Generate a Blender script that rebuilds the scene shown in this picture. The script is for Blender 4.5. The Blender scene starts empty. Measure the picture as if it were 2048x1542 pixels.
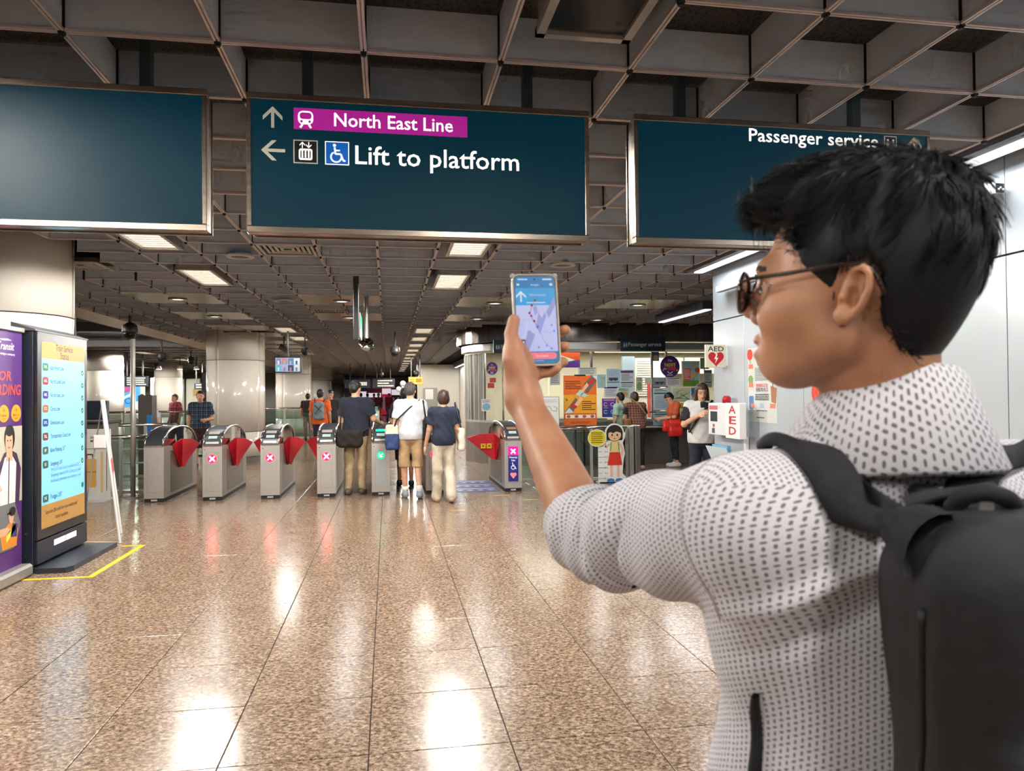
import bpy, bmesh, math, random
import numpy as np
from mathutils import Vector, Matrix
random.seed(7); RNG = np.random.default_rng(7)
SC = bpy.context.scene
COL = SC.collection

# ---------------------------------------------------------------- camera
FPX, YAW, PITCH, ROLL = 1470.4, .16744566, .0134947, -.00843717
CH = 1.49
_R = np.array([math.cos(YAW), -math.sin(YAW), 0.])
FW = np.array([math.sin(YAW)*math.cos(PITCH), math.cos(YAW)*math.cos(PITCH), math.sin(PITCH)])
_U = np.array([-math.sin(YAW)*math.sin(PITCH), -math.cos(YAW)*math.sin(PITCH), math.cos(PITCH)])
RT = _R*math.cos(ROLL)+_U*math.sin(ROLL)
UP = -_R*math.sin(ROLL)+_U*math.cos(ROLL)
CAM = np.array([0, 0, CH])
cd = bpy.data.cameras.new('camera'); cam = bpy.data.objects.new('camera', cd); COL.objects.link(cam)
cd.sensor_fit = 'HORIZONTAL'; cd.sensor_width = 36; cd.lens = FPX/2048*36
cd.clip_start = .02; cd.clip_end = 300
cam.matrix_world = Matrix([[RT[i], UP[i], -FW[i], CAM[i]] for i in range(3)]+[[0, 0, 0, 1]])
cd.dof.use_dof = True; cd.dof.focus_distance = 7.0; cd.dof.aperture_fstop = 9.0
SC.camera = cam

# ---------------------------------------------------------------- world, exposure
wd = bpy.data.worlds.new('world'); SC.world = wd; wd.use_nodes = True
wd.node_tree.nodes['Background'].inputs[0].default_value = (.95, .97, 1, 1)
wd.node_tree.nodes['Background'].inputs[1].default_value = .35
SC.view_settings.view_transform = 'Standard'; SC.view_settings.look = 'None'
SC.view_settings.gamma = 1; SC.view_settings.use_curve_mapping = False
SC.view_settings.exposure = -0.9
cy = SC.cycles
cy.max_bounces = 4; cy.diffuse_bounces = 2; cy.glossy_bounces = 2; cy.transmission_bounces = 2; cy.transparent_max_bounces = 8
cy.caustics_reflective = False; cy.caustics_refractive = False; cy.sample_clamp_indirect = 5.0; cy.use_adaptive_sampling = True; cy.adaptive_threshold = .15; cy.adaptive_min_samples = 14; cy.use_light_tree = False
LIGHT = 1.3      # overall lamp level

# ---------------------------------------------------------------- pixel helpers (2048 x 1542 frame)
def ray(px, py): return FW+RT*(px-1024)/FPX-UP*(py-771)/FPX
def onz(px, py, z=0.):
    r = ray(px, py); return CAM+r*(z-CH)/r[2]
def onY(px, py, Y):
    r = ray(px, py); return CAM+r*Y/r[1]
def onX(px, py, X):
    r = ray(px, py); return CAM+r*X/r[0]
def atd(px, py, d): return CAM+ray(px, py)*d

# ---------------------------------------------------------------- materials
MATS = {}
def lin(c):
    return tuple((v/12.92 if v <= .04045 else ((v+.055)/1.055)**2.4) for v in (x/255. for x in c))
def hexc(h): return lin(tuple(int(h[i:i+2], 16) for i in (0, 2, 4)))
def newmat(name):
    m = bpy.data.materials.new(name); m.use_nodes = True
    return m, m.node_tree, m.node_tree.nodes['Principled BSDF']
def mat(c, rough=.6, metal=0., emit=0., spec=.5, alpha=1., trans=0., coat=0., name=None):
    """plain procedural material from an sRGB hex colour with faint mottling"""
    key = (c, rough, metal, emit, spec, alpha, trans, coat)
    if key in MATS: return MATS[key]
    m, nt, b = newmat(name or 'mat_'+c)
    col = hexc(c)
    b.inputs['Base Color'].default_value = (*col, 1)
    b.inputs['Roughness'].default_value = rough; b.inputs['Metallic'].default_value = metal
    b.inputs['Specular IOR Level'].default_value = spec
    if emit:
        b.inputs['Base Color'].default_value = (*[v*.5 for v in col], 1); b.inputs['Roughness'].default_value = max(rough, .35); b.inputs['Specular IOR Level'].default_value = min(spec, .3)
        b.inputs['Emission Color'].default_value = (*col, 1); b.inputs['Emission Strength'].default_value = emit
    elif trans == 0 and alpha == 1:
        n = nt.nodes.new('ShaderNodeTexNoise'); n.inputs['Scale'].default_value = 9; n.inputs['Detail'].default_value = 3
        tc = nt.nodes.new('ShaderNodeTexCoord'); nt.links.new(tc.outputs['Object'], n.inputs['Vector'])
        mx = nt.nodes.new('ShaderNodeMix'); mx.data_type = 'RGBA'; mx.blend_type = 'MULTIPLY'
        mx.inputs[0].default_value = .12; mx.inputs[6].default_value = (*col, 1)
        nt.links.new(n.outputs['Fac'], mx.inputs[7]); nt.links.new(mx.outputs[2], b.inputs['Base Color'])
    if trans: b.inputs['Transmission Weight'].default_value = trans
    if coat: b.inputs['Coat Weight'].default_value = coat; b.inputs['Coat Roughness'].default_value = .08
    if alpha < 1: b.inputs['Alpha'].default_value = alpha
    MATS[key] = m
    return m
def nodes_of(m): return m.node_tree, m.node_tree.nodes, m.node_tree.links
def mat_noise(name, c1, c2, scale=30, rough=.5, metal=0., stretch=(1, 1, 1), bump=0., detail=4, rvar=0., coat=0., contrast=(.35, .65)):
    if name in MATS: return MATS[name]
    m, nt, b = newmat(name); N = nt.nodes; L = nt.links
    tc = N.new('ShaderNodeTexCoord'); mp = N.new('ShaderNodeMapping'); mp.inputs['Scale'].default_value = stretch
    n = N.new('ShaderNodeTexNoise'); n.inputs['Scale'].default_value = scale; n.inputs['Detail'].default_value = detail
    r = N.new('ShaderNodeValToRGB')
    r.color_ramp.elements[0].position = contrast[0]; r.color_ramp.elements[0].color = (*hexc(c1), 1)
    r.color_ramp.elements[1].position = contrast[1]; r.color_ramp.elements[1].color = (*hexc(c2), 1)
    L.new(tc.outputs['Object'], mp.inputs['Vector']); L.new(mp.outputs[0], n.inputs['Vector']); L.new(n.outputs['Fac'], r.inputs['Fac'])
    L.new(r.outputs[0], b.inputs['Base Color'])
    b.inputs['Roughness'].default_value = rough; b.inputs['Metallic'].default_value = metal
    if coat: b.inputs['Coat Weight'].default_value = coat; b.inputs['Coat Roughness'].default_value = .05
    if bump:
        bp = N.new('ShaderNodeBump'); bp.inputs['Strength'].default_value = bump; bp.inputs['Distance'].default_value = .01
        L.new(n.outputs['Fac'], bp.inputs['Height']); L.new(bp.outputs[0], b.inputs['Normal'])
    if rvar:
        mr = N.new('ShaderNodeMapRange'); mr.inputs[3].default_value = max(0, rough-rvar); mr.inputs[4].default_value = rough+rvar
        L.new(n.outputs['Fac'], mr.inputs[0]); L.new(mr.outputs[0], b.inputs['Roughness'])
    MATS[name] = m
    return m
def mat_glass(name, tint='e8f4f0', mixv=.12, rough=.02):
    """thin architectural glass: mostly clear with a mirror component"""
    if name in MATS: return MATS[name]
    m, nt, b = newmat(name); N = nt.nodes; L = nt.links
    tr = N.new('ShaderNodeBsdfTransparent'); tr.inputs[0].default_value = (*hexc(tint), 1)
    gl = N.new('ShaderNodeBsdfGlossy'); gl.inputs['Roughness'].default_value = rough
    lw = N.new('ShaderNodeFresnel'); lw.inputs['IOR'].default_value = 1.5
    ad = N.new('ShaderNodeMath'); ad.operation = 'ADD'; ad.inputs[1].default_value = mixv; ad.use_clamp = True
    mx = N.new('ShaderNodeMixShader'); L.new(lw.outputs[0], ad.inputs[0]); L.new(ad.outputs[0], mx.inputs[0])
    L.new(tr.outputs[0], mx.inputs[1]); L.new(gl.outputs[0], mx.inputs[2])
    L.new(mx.outputs[0], N['Material Output'].inputs['Surface'])
    MATS[name] = m
    return m

# ---------------------------------------------------------------- objects
def tag(o, label=None, cat=None, group=None, kind=None):
    if label: o['label'] = label
    if cat: o['category'] = cat
    if group: o['group'] = group
    if kind: o['kind'] = kind
    return o
def setparent(o, p):
    if p is not None:
        o.parent = p
        if p.get('_w'): o.matrix_parent_inverse = PINV[p.name]
    return o
PINV = {}
def empty(name, loc=(0, 0, 0), rz=0., world=False):
    """thing root; world=True: children are given in world coordinates"""
    o = bpy.data.objects.new(name, None); COL.objects.link(o); o.empty_display_size = .1
    o.location = loc; o.rotation_euler = (0, 0, rz)
    if world:
        o['_w'] = 1; PINV[o.name] = (Matrix.Translation(Vector(loc)) @ Matrix.Rotation(rz, 4, 'Z')).inverted()
    return o
def mkobj(name, me, m=None, parent=None, smooth=False):
    o = bpy.data.objects.new(name, me); COL.objects.link(o)
    if m is not None and not me.materials: me.materials.append(m)
    if smooth:
        me.polygons.foreach_set('use_smooth', [True]*len(me.polygons))
    setparent(o, parent)
    return o
def pymesh(name, V, Fc, m=None, parent=None, smooth=False):
    me = bpy.data.meshes.new(name); me.from_pydata([tuple(v) for v in V], [], [tuple(f) for f in Fc]); me.update()
    return mkobj(name, me, m, parent, smooth)
def copy_tree(o, parent=None):
    c = o.copy(); COL.objects.link(c)
    if parent is not None: c.parent = parent
    for ch in o.children: copy_tree(ch, c)
    return c
def frame(o, ex, ey, ez):
    return Matrix([[ex[i], ey[i], ez[i], o[i]] for i in range(3)]+[[0, 0, 0, 1]])

class MB:
    """mesh builder collecting solids into ONE mesh"""
    def __init__(s): s.v = []; s.f = []
    def add(s, V, Fc, M=None):
        k = len(s.v)
        s.v += [tuple((M @ Vector(v))) for v in V] if M is not None else [tuple(v) for v in V]
        s.f += [tuple(i+k for i in f) for f in Fc]; return s
    def box(s, a, b, M=None, bev=0.):
        x0, y0, z0 = [min(a[i], b[i]) for i in range(3)]; x1, y1, z1 = [max(a[i], b[i]) for i in range(3)]
        if bev > 0:
            e = min(bev, (x1-x0)*.49, (y1-y0)*.49, (z1-z0)*.49)
            V = []; idx = {}
            for ix in (0, 1):
                for iy in (0, 1):
                    for iz in (0, 1):
                        X, Y, Z = (x0, x1)[ix], (y0, y1)[iy], (z0, z1)[iz]
                        sx, sy, sz = (e, -e)[ix], (e, -e)[iy], (e, -e)[iz]
                        for ax, p in enumerate(((X, Y+sy, Z+sz), (X+sx, Y, Z+sz), (X+sx, Y+sy, Z))):
                            idx[ix, iy, iz, ax] = len(V); V.append(p)
            g = lambda x, y, z, a: idx[x, y, z, a]
            Fc = []
            for i, (p, q) in enumerate(((1, 2), (2, 0), (0, 1))):
                for sgn in (0, 1):
                    cs = []
                    for (u, w) in ((0, 0), (1, 0), (1, 1), (0, 1)):
                        c = [0, 0, 0]; c[i] = sgn; c[p] = u; c[q] = w; cs.append(g(*c, i))
                    Fc.append(cs if sgn else cs[::-1])
            for i, (p, q) in enumerate(((1, 2), (2, 0), (0, 1))):
                for (u, w) in ((0, 0), (1, 0), (1, 1), (0, 1)):
                    a0 = [0]*3; a1 = [0]*3; a0[p] = a1[p] = u; a0[q] = a1[q] = w; a1[i] = 1
                    fc = [g(*a0, p), g(*a1, p), g(*a1, q), g(*a0, q)]
                    Fc.append(fc if (u == w) else fc[::-1])
            for ix in (0, 1):
                for iy in (0, 1):
                    for iz in (0, 1):
                        fc = [g(ix, iy, iz, a) for a in range(3)]
                        Fc.append(fc if (ix+iy+iz) % 2 else fc[::-1])
            return s.add(V, Fc, M)
        V = [(x0, y0, z0), (x1, y0, z0), (x1, y1, z0), (x0, y1, z0), (x0, y0, z1), (x1, y0, z1), (x1, y1, z1), (x0, y1, z1)]
        return s.add(V, [(0, 3, 2, 1), (4, 5, 6, 7), (0, 1, 5, 4), (1, 2, 6, 5), (2, 3, 7, 6), (3, 0, 4, 7)], M)
    def prism(s, poly, z0, z1, M=None):
        n = len(poly)
        V = [(x, y, z0) for x, y in poly]+[(x, y, z1) for x, y in poly]
        Fc = [tuple(range(n))[::-1], tuple(range(n, 2*n))]+[(i, (i+1) % n, n+(i+1) % n, n+i) for i in range(n)]
        return s.add(V, Fc, M)
    def tube(s, pts, r, n=8, caps=True, M=None):
        P = [Vector(p) for p in pts]; rs = r if hasattr(r, '__len__') else [r]*len(P)
        V = []; Fc = []; prev = None
        for i, p in enumerate(P):
            t = (P[min(i+1, len(P)-1)]-P[max(i-1, 0)]).normalized()
            u = prev if prev is not None else (Vector((0, 0, 1)) if abs(t.z) < .9 else Vector((1, 0, 0)))
            u = (u-t*u.dot(t)).normalized(); w = t.cross(u); prev = u
            for k in range(n):
                a = 2*math.pi*k/n; V.append(p+(u*math.cos(a)+w*math.sin(a))*rs[i])
        for i in range(len(P)-1):
            for k in range(n):
                a, b = i*n+k, i*n+(k+1) % n; Fc.append((a, b, b+n, a+n))
        if caps: Fc += [tuple(range(n))[::-1], tuple(range((len(P)-1)*n, len(P)*n))]
        return s.add(V, Fc, M)
    def cyl(s, c, r, h, n=20, M=None, r2=None):
        r2 = r if r2 is None else r2
        return s.tube([(c[0], c[1], c[2]), (c[0], c[1], c[2]+h)], [r, r2], n, True, M)
    def lathe(s, prof, c=(0, 0, 0), n=24, M=None):
        V = []; Fc = []
        for (r, z) in prof:
            for k in range(n):
                a = 2*math.pi*k/n; V.append((c[0]+r*math.cos(a), c[1]+r*math.sin(a), c[2]+z))
        for i in range(len(prof)-1):
            for k in range(n):
                a, b = i*n+k, i*n+(k+1) % n; Fc.append((a, b, b+n, a+n))
        Fc += [tuple(range(n))[::-1], tuple(range((len(prof)-1)*n, len(prof)*n))]
        return s.add(V, Fc, M)
    def ball(s, c, r, n=12, m=8, M=None):
        rr = r if hasattr(r, '__len__') else (r, r, r)
        V = [(c[0], c[1], c[2]-rr[2])]; Fc = []
        for j in range(1, m):
            b = -math.pi/2+math.pi*j/m
            for k in range(n):
                a = 2*math.pi*k/n
                V.append((c[0]+rr[0]*math.cos(b)*math.cos(a), c[1]+rr[1]*math.cos(b)*math.sin(a), c[2]+rr[2]*math.sin(b)))
        V.append((c[0], c[1], c[2]+rr[2])); T = len(V)-1
        for k in range(n):
            Fc.append((0, 1+(k+1) % n, 1+k)); Fc.append((T, T-n+k, T-n+(k+1) % n))
        for j in range(m-2):
            for k in range(n):
                a, b = 1+j*n+k, 1+j*n+(k+1) % n; Fc.append((a, b, b+n, a+n))
        return s.add(V, Fc, M)
    def build(s, name, m, parent=None, smooth=False):
        return pymesh(name, s.v, s.f, m, parent, smooth)

def text_mesh(s, size=1., bold=0., depth=.001, align='CENTER', sx=1., shear=0., space=1.):
    cu = bpy.data.curves.new('t', 'FONT'); cu.body = s; cu.size = size; cu.align_x = align; cu.align_y = 'CENTER'
    cu.extrude = depth; cu.offset = bold*size; cu.resolution_u = 2; cu.shear = shear; cu.space_character = space
    o = bpy.data.objects.new('t', cu); me = bpy.data.meshes.new_from_object(o)
    V = np.empty(len(me.vertices)*3, np.float32); me.vertices.foreach_get('co', V); V = V.reshape(-1, 3)
    V[:, 0] *= sx
    Fc = [tuple(p.vertices) for p in me.polygons]
    bpy.data.objects.remove(o); bpy.data.curves.remove(cu); bpy.data.meshes.remove(me)
    return V.tolist(), Fc

class Sheet:
    """flat print in a frame M (x right, y up, z out); one child mesh per colour and part name"""
    def __init__(s, M, parent, base=.0006, layer=.0006):
        s.M = M; s.p = parent; s.b = base; s.l = layer; s.g = {}; s.n = 0
    def _mb(s, m, name):
        return s.g.setdefault((name, m.name), (MB(), m))[0]
    def poly(s, pts, m, lay=0, name='print'):
        z = s.b+s.l*lay; s.n += 1
        s._mb(m, name).add([(x, y, z) for x, y in pts], [tuple(range(len(pts)))], s.M); return s
    def rect(s, x0, y0, x1, y1, m, lay=0, r=0., name='print'):
        if r <= 0: return s.poly([(x0, y0), (x1, y0), (x1, y1), (x0, y1)], m, lay, name)
        P = []
        for cx, cy, a0 in ((x1-r, y1-r, 0), (x0+r, y1-r, 90), (x0+r, y0+r, 180), (x1-r, y0+r, 270)):
            for k in range(5):
                a = math.radians(a0+k*22.5); P.append((cx+r*math.cos(a), cy+r*math.sin(a)))
        return s.poly(P, m, lay, name)
    def ell(s, cx, cy, rx, ry, m, lay=0, a0=0, a1=360, n=24, name='print'):
        P = [(cx+rx*math.cos(math.radians(a0+(a1-a0)*k/n)), cy+ry*math.sin(math.radians(a0+(a1-a0)*k/n))) for k in range(n+(a1-a0 < 360))]
        return s.poly(P, m, lay, name)
    def line(s, pts, w, m, lay=0, name='print'):
        for (x0, y0), (x1, y1) in zip(pts[:-1], pts[1:]):
            L = math.hypot(x1-x0, y1-y0) or 1e-6; nx, ny = -(y1-y0)/L*w/2, (x1-x0)/L*w/2
            s.poly([(x0-nx, y0-ny), (x1-nx, y1-ny), (x1+nx, y1+ny), (x0+nx, y0+ny)], m, lay, name)
        return s
    def ring(s, cx, cy, r, w, m, lay=0, a0=0, a1=360, n=24, name='print', ry=None):
        ry = ry or r; c = [math.radians(a0+(a1-a0)*k/n) for k in range(n+1)]
        for a, b in zip(c[:-1], c[1:]):
            s.poly([(cx+(r-w/2)*math.cos(a), cy+(ry-w/2)*math.sin(a)), (cx+(r+w/2)*math.cos(a), cy+(ry+w/2)*math.sin(a)),
                    (cx+(r+w/2)*math.cos(b), cy+(ry+w/2)*math.sin(b)), (cx+(r-w/2)*math.cos(b), cy+(ry-w/2)*math.sin(b))], m, lay, name)
        return s
    def text(s, t, x, y, size, m, lay=1, bold=.0, align='CENTER', w=None, name='lettering', shear=0., rot=0.):
        V, Fc = text_mesh(t, size, bold, 0., align, 1., shear)
        if not V: return s
        V = np.array(V)
        if w:
            ww = V[:, 0].max()-V[:, 0].min(); V[:, 0] *= w/max(ww, 1e-6)
        if rot:
            c, q = math.cos(rot), math.sin(rot); V = np.stack([V[:, 0]*c-V[:, 1]*q, V[:, 0]*q+V[:, 1]*c, V[:, 2]], 1)
        z = s.b+s.l*lay; s.n += 1
        s.g[(name, m.name, s.n)] = (MB().add([(v[0]+x, v[1]+y, z) for v in V], Fc, s.M), m); return s
    def greek(s, x0, y0, x1, y1, rows, m, lay=1, fill=.45, name='small_print'):
        """tiny unreadable body copy as broken lines"""
        h = (y1-y0)/rows
        for i in range(rows):
            y = y1-(i+.5)*h; x = x0; end = x1-(x1-x0)*random.choice((0, 0, .05, .1, .3))
            while x < end:
                w = (x1-x0)*random.uniform(.05, .14); s.rect(x, y-h*fill/2, min(x+w, end), y+h*fill/2, m, lay, 0, name); x += w+(x1-x0)*.018
        return s
    def done(s):
        for key, (mb, m) in s.g.items():
            o = mb.build(key[0], m, s.p)
            if key[0] == 'small_print': tag(o, kind='stuff')

# common materials
STEEL = mat_noise('brushed_steel', 'b4b0ab', 'c8c4bf', 40, .34, .6, (1, 1, 14), rvar=.06)
STEEL_D = mat_noise('dark_steel', '8a847f', '9d9690', 30, .32, .7, (14, 1, 1), rvar=.06)
STEEL_B = mat_noise('polished_steel', 'b5b0aa', 'c6c2bc', 20, .16, .95)
BLACK = mat('101114', .5); BLACKG = mat('0c0d10', .25); WHITE = mat('e9e9e6', .5)
# ================================================================ STRUCTURE
CELL = .6; CX0 = -2.15689331*CELL; CY0 = 4.36950728*CELL; CZ = CH+2.48619649*CELL
def colx(c): return CX0+CELL*c
def rowy(r): return CY0+CELL*r
def proj(p):
    q = np.asarray(p, float)-CAM; d = q@FW
    return 1024+FPX*(q@RT)/d, 771-FPX*(q@UP)/d, d

# ---- floor : grout bed + granite tiles
def granite():
    m, nt, b = newmat('granite'); N = nt.nodes; L = nt.links
    tc = N.new('ShaderNodeTexCoord'); oi = N.new('ShaderNodeObjectInfo')
    geo = N.new('ShaderNodeNewGeometry')
    n1 = N.new('ShaderNodeTexNoise'); n1.inputs['Scale'].default_value = 50; n1.inputs['Detail'].default_value = 6; n1.inputs['Roughness'].default_value = .7
    v = N.new('ShaderNodeTexVoronoi'); v.inputs['Scale'].default_value = 48; v.inputs['Randomness'].default_value = 1
    n2 = N.new('ShaderNodeTexNoise'); n2.inputs['Scale'].default_value = 150; n2.inputs['Detail'].default_value = 3
    n3 = N.new('ShaderNodeTexNoise'); n3.inputs['Scale'].default_value = 4.; n3.inputs['Detail'].default_value = 2
    mpg = N.new('ShaderNodeMapping'); mpg.inputs['Rotation'].default_value = (0, 0, .5); mpg.inputs['Scale'].default_value = (.9, 1.1, 1); L.new(geo.outputs['Position'], mpg.inputs[0])
    for t in (n1, v, n2): L.new(mpg.outputs[0], t.inputs['Vector'])
    L.new(geo.outputs['Position'], n3.inputs['Vector'])
    r1 = N.new('ShaderNodeValToRGB'); e = r1.color_ramp.elements
    e[0].position = .36; e[0].color = (*hexc('4e3b2e'), 1); e[1].position = .66; e[1].color = (*hexc('d9bb99'), 1)
    q = r1.color_ramp.elements.new(.47); q.color = (*hexc('93745a'), 1); q = r1.color_ramp.elements.new(.55); q.color = (*hexc('b39272'), 1)
    L.new(n1.outputs['Fac'], r1.inputs['Fac'])
    mx = N.new('ShaderNodeMix'); mx.data_type = 'RGBA'; mx.blend_type = 'MIX'
    r2 = N.new('ShaderNodeValToRGB'); r2.color_ramp.elements[0].position = .35; r2.color_ramp.elements[0].color = (1, 1, 1, 1)
    r2.color_ramp.elements[1].position = .42; r2.color_ramp.elements[1].color = (0, 0, 0, 1)
    L.new(n2.outputs['Fac'], r2.inputs['Fac']); mul = N.new('ShaderNodeMath'); mul.operation = 'MULTIPLY'; mul.inputs[1].default_value = .75
    L.new(r2.outputs[0], mul.inputs[0]); L.new(mul.outputs[0], mx.inputs[0])
    L.new(r1.outputs[0], mx.inputs[6]); mx.inputs[7].default_value = (*hexc('3a2e28'), 1)
    m2 = N.new('ShaderNodeMix'); m2.data_type = 'RGBA'; m2.blend_type = 'SOFT_LIGHT'; m2.inputs[0].default_value = .55
    bwn = N.new('ShaderNodeRGBToBW'); L.new(v.outputs['Color'], bwn.inputs[0]); L.new(mx.outputs[2], m2.inputs[6]); L.new(bwn.outputs[0], m2.inputs[7])
    hs = N.new('ShaderNodeHueSaturation'); hs.inputs['Saturation'].default_value = .85
    L.new(m2.outputs[2], hs.inputs['Color']); mr = N.new('ShaderNodeMapRange'); mr.inputs[1].default_value = .3; mr.inputs[2].default_value = .7
    mr.inputs[3].default_value = .76; mr.inputs[4].default_value = .86; L.new(n3.outputs['Fac'], mr.inputs[0]); L.new(mr.outputs[0], hs.inputs['Value'])
    L.new(hs.outputs[0], b.inputs['Base Color'])
    rr = N.new('ShaderNodeMapRange'); rr.inputs[1].default_value = .3; rr.inputs[2].default_value = .7; rr.inputs[3].default_value = .16; rr.inputs[4].default_value = .21
    L.new(n3.outputs['Fac'], rr.inputs[0]); L.new(rr.outputs[0], b.inputs['Roughness'])
    b.inputs['Specular IOR Level'].default_value = .5
    bp = N.new('ShaderNodeBump'); bp.inputs['Strength'].default_value = .06; bp.inputs['Distance'].default_value = .002
    L.new(n1.outputs['Fac'], bp.inputs['Height']); L.new(bp.outputs[0], b.inputs['Normal'])
    return m
GRAN = granite()
FX0, FY0, FT = -.087, 3.14, .6
fl = tag(MB().box((-40, -6, -.3), (30, 95, -.006)).build('floor', mat('3b302a', .8)), 'polished beige granite tile floor of the station concourse', 'floor', kind='structure')
def tile_mesh():
    g = .0027; e = .0014; h = FT/2-g; V = []; 
    for z, q in ((-.006, h), (-.0012, h), (0, h-e)):
        V += [(-q, -q, z), (q, -q, z), (q, q, z), (-q, q, z)]
    Fc = [(8, 9, 10, 11)]+[(4*l+i, 4*l+(i+1) % 4, 4*l+4+(i+1) % 4, 4*l+4+i) for l in (0, 1) for i in range(4)]
    return V, Fc
tv, tf = tile_mesh(); tm = bpy.data.meshes.new('tile'); tm.from_pydata(tv, [], tf); tm.materials.append(GRAN)
cand = []
for i in range(-14, 12):
    for j in range(-9, 90):
        x = FX0+FT*(i+.5); y = FY0+FT*(j+.5)
        p = proj((x, y, 0)) if y > .3 else (0, 9e9, .1)
        vis = y > 2.2 and -120 < p[0] < 2170 and p[1] < 1680
        cand.append((0 if vis else 1, y, x))
cand.sort()
rest = MB()
for k, (v, y, x) in enumerate(cand):
    if k < 280 and v == 0:
        o = bpy.data.objects.new('tile', tm); COL.objects.link(o); o.parent = fl; o.location = (x, y, 0)
    else:
        rest.add([(a+x, b+y, c) for a, b, c in tv[4:]], [tf[0] and (4, 5, 6, 7)]+[(i, (i+1) % 4, 4+(i+1) % 4, 4+i) for i in range(4)])
tag(rest.build('tile_field', GRAN, fl), kind='stuff')

# ---- ceiling : dark mesh deck + egg-crate fins
def deck_mat():
    m, nt, b = newmat('dark_mesh_deck'); N = nt.nodes; L = nt.links
    geo = N.new('ShaderNodeNewGeometry'); w = N.new('ShaderNodeTexVoronoi'); w.inputs['Scale'].default_value = 70
    mp = N.new('ShaderNodeMapping'); mp.inputs['Scale'].default_value = (1, .45, 1); L.new(geo.outputs['Position'], mp.inputs[0]); L.new(mp.outputs[0], w.inputs['Vector'])
    r = N.new('ShaderNodeValToRGB'); r.color_ramp.elements[0].color = (.008, .008, .008, 1); r.color_ramp.elements[1].color = (.05, .046, .043, 1)
    r.color_ramp.elements[0].position = .2; r.color_ramp.elements[1].position = .55
    L.new(w.outputs['Distance'], r.inputs[0]); L.new(r.outputs[0], b.inputs['Base Color']); b.inputs['Roughness'].default_value = .9
    return m
DECK = deck_mat()
FINM = mat_noise('fin_grey', 'd4dbe6', 'dee4ee', 3, .5, .0, coat=0.)
FLAN = mat_noise('fin_flange', 'd6c6c0', 'e2d4ce', 6, .4, .2)
NODE = mat('1b1a1a', .5)
COLS = [(-4.0, 8.53), (-3.55, 18.3), (-3.55, 29.1), (-3.55, 39.9), (-3.55, 50.7)]
CR = .655
cl = MB()
# deck is cut out around the columns so that they run up through it
for (x0, x1, y0, y1) in [(-4.894, 12, -4, 7.2), (-2.75, 12, 7.2, 9.7), (-4.894, 12, 9.7, 94)]:
    cl.box((x0, y0, CZ+.215), (x1, y1, CZ+.24))
cl.box((-5, -4, 3.62), (12, 94, 3.7)); cl.box((-5, 7.2, CZ+.215), (-4.9, 9.7, 3.62))
ce = tag(cl.build('ceiling', DECK), 'dark mesh ceiling deck above the grey egg-crate grid', 'ceiling', kind='structure')
FH, FTH = .2, .012
def fin_geom(al='x'):
    """one fin between two grid nodes: web plate and twin-rib flange; index of material per face"""
    mb = MB(); L = CELL/2-.014; S = lambda a, b, c: (a, b, c) if al == 'x' else (-b, a, c)
    def bx(a, b): mb.box(S(*a), S(*b))
    bx((-L, -FTH/2, .006), (L, FTH/2, FH)); n1 = len(mb.f)
    for s in (-1, 1): bx((-L, s*.003, -.004), (L, s*.013, .008))
    return mb.v, mb.f, n1
fins = {}
for al in 'xy':
    v, f_, n1 = fin_geom(al); me = bpy.data.meshes.new('fin'); me.from_pydata(v, [], f_); me.materials.append(FINM); me.materials.append(FLAN)
    for i, p in enumerate(me.polygons): p.material_index = 0 if i < n1 else 1
    fins[al] = (me, v, f_, n1)
mbn = MB(); mbn.box((-.012, -.012, -.012), (.012, .012, FH)); mbn.cyl((0, 0, -.02), .011, .02, 8)
nv, nf = mbn.v, mbn.f; nme = bpy.data.meshes.new('node'); nme.from_pydata(nv, [], nf); nme.materials.append(NODE)
CMIN, CMAX, RMIN, RMAX = -6, 17, -9, 84
TROFF = [(c, r) for c in (-2, 3) if 1 for r in (-1, 3, 7, 11, 23, 27, 31, 35, 39, 43, 47, 51, 55, 59, 63, 67) if c > 0 or r < 28]
PANEL = [(c, r) for r in (14, 18) for c in (-4, 0, 4, 8)]+[(-4, r) for r in (29, 32, 35, 38)]+[(-4, 22), (-4, 25)]
VENTS = [(0, 8), (-4, 10), (0, 17)]
inpan = lambda x, y: any(c+.01 < x < c+1.99 and r+.01 < y < r+1.99 for c, r in PANEL)
def removed(x, y):       # grid coordinates of a fin centre / node
    X, Y = colx(x), rowy(y)
    if X > 3.62 and Y < 8.5: return True                       # beyond the light trough by the white wall
    if Y > 15.5 and X > 2.1 and not (Y < 16.9 and X < 2.0): return True   # passenger service office
    for cx, cy in COLS:
        if abs(X-cx) < .80 and abs(Y-cy) < .85: return True
    if X < -2.8 and 7.2 < Y < 9.7: return True
    if any(c < x < c+1 and abs(y-(r+.5)) < .9 for c, r in TROFF): return True      # light fittings interrupt the cross fins
    return inpan(x, y)
items = []
for c in range(CMIN, CMAX):
    for r in range(RMIN, RMAX):
        for al, x, y in (('x', c+.5, r), ('y', c, r+.5)):
            if removed(x, y): continue
            items.append((al, colx(x), rowy(y)))
def visible(X, Y, Z=CZ):
    if Y < .6: return 0
    p = proj((X, Y, Z)); return p[2] > 0 and -150 < p[0] < 2200 and -150 < p[1] < 1542
items.sort(key=lambda t: (0 if visible(t[1], t[2]) else 1, t[2]+abs(t[1])*.3))
R1, R2 = MB(), MB()
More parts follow.
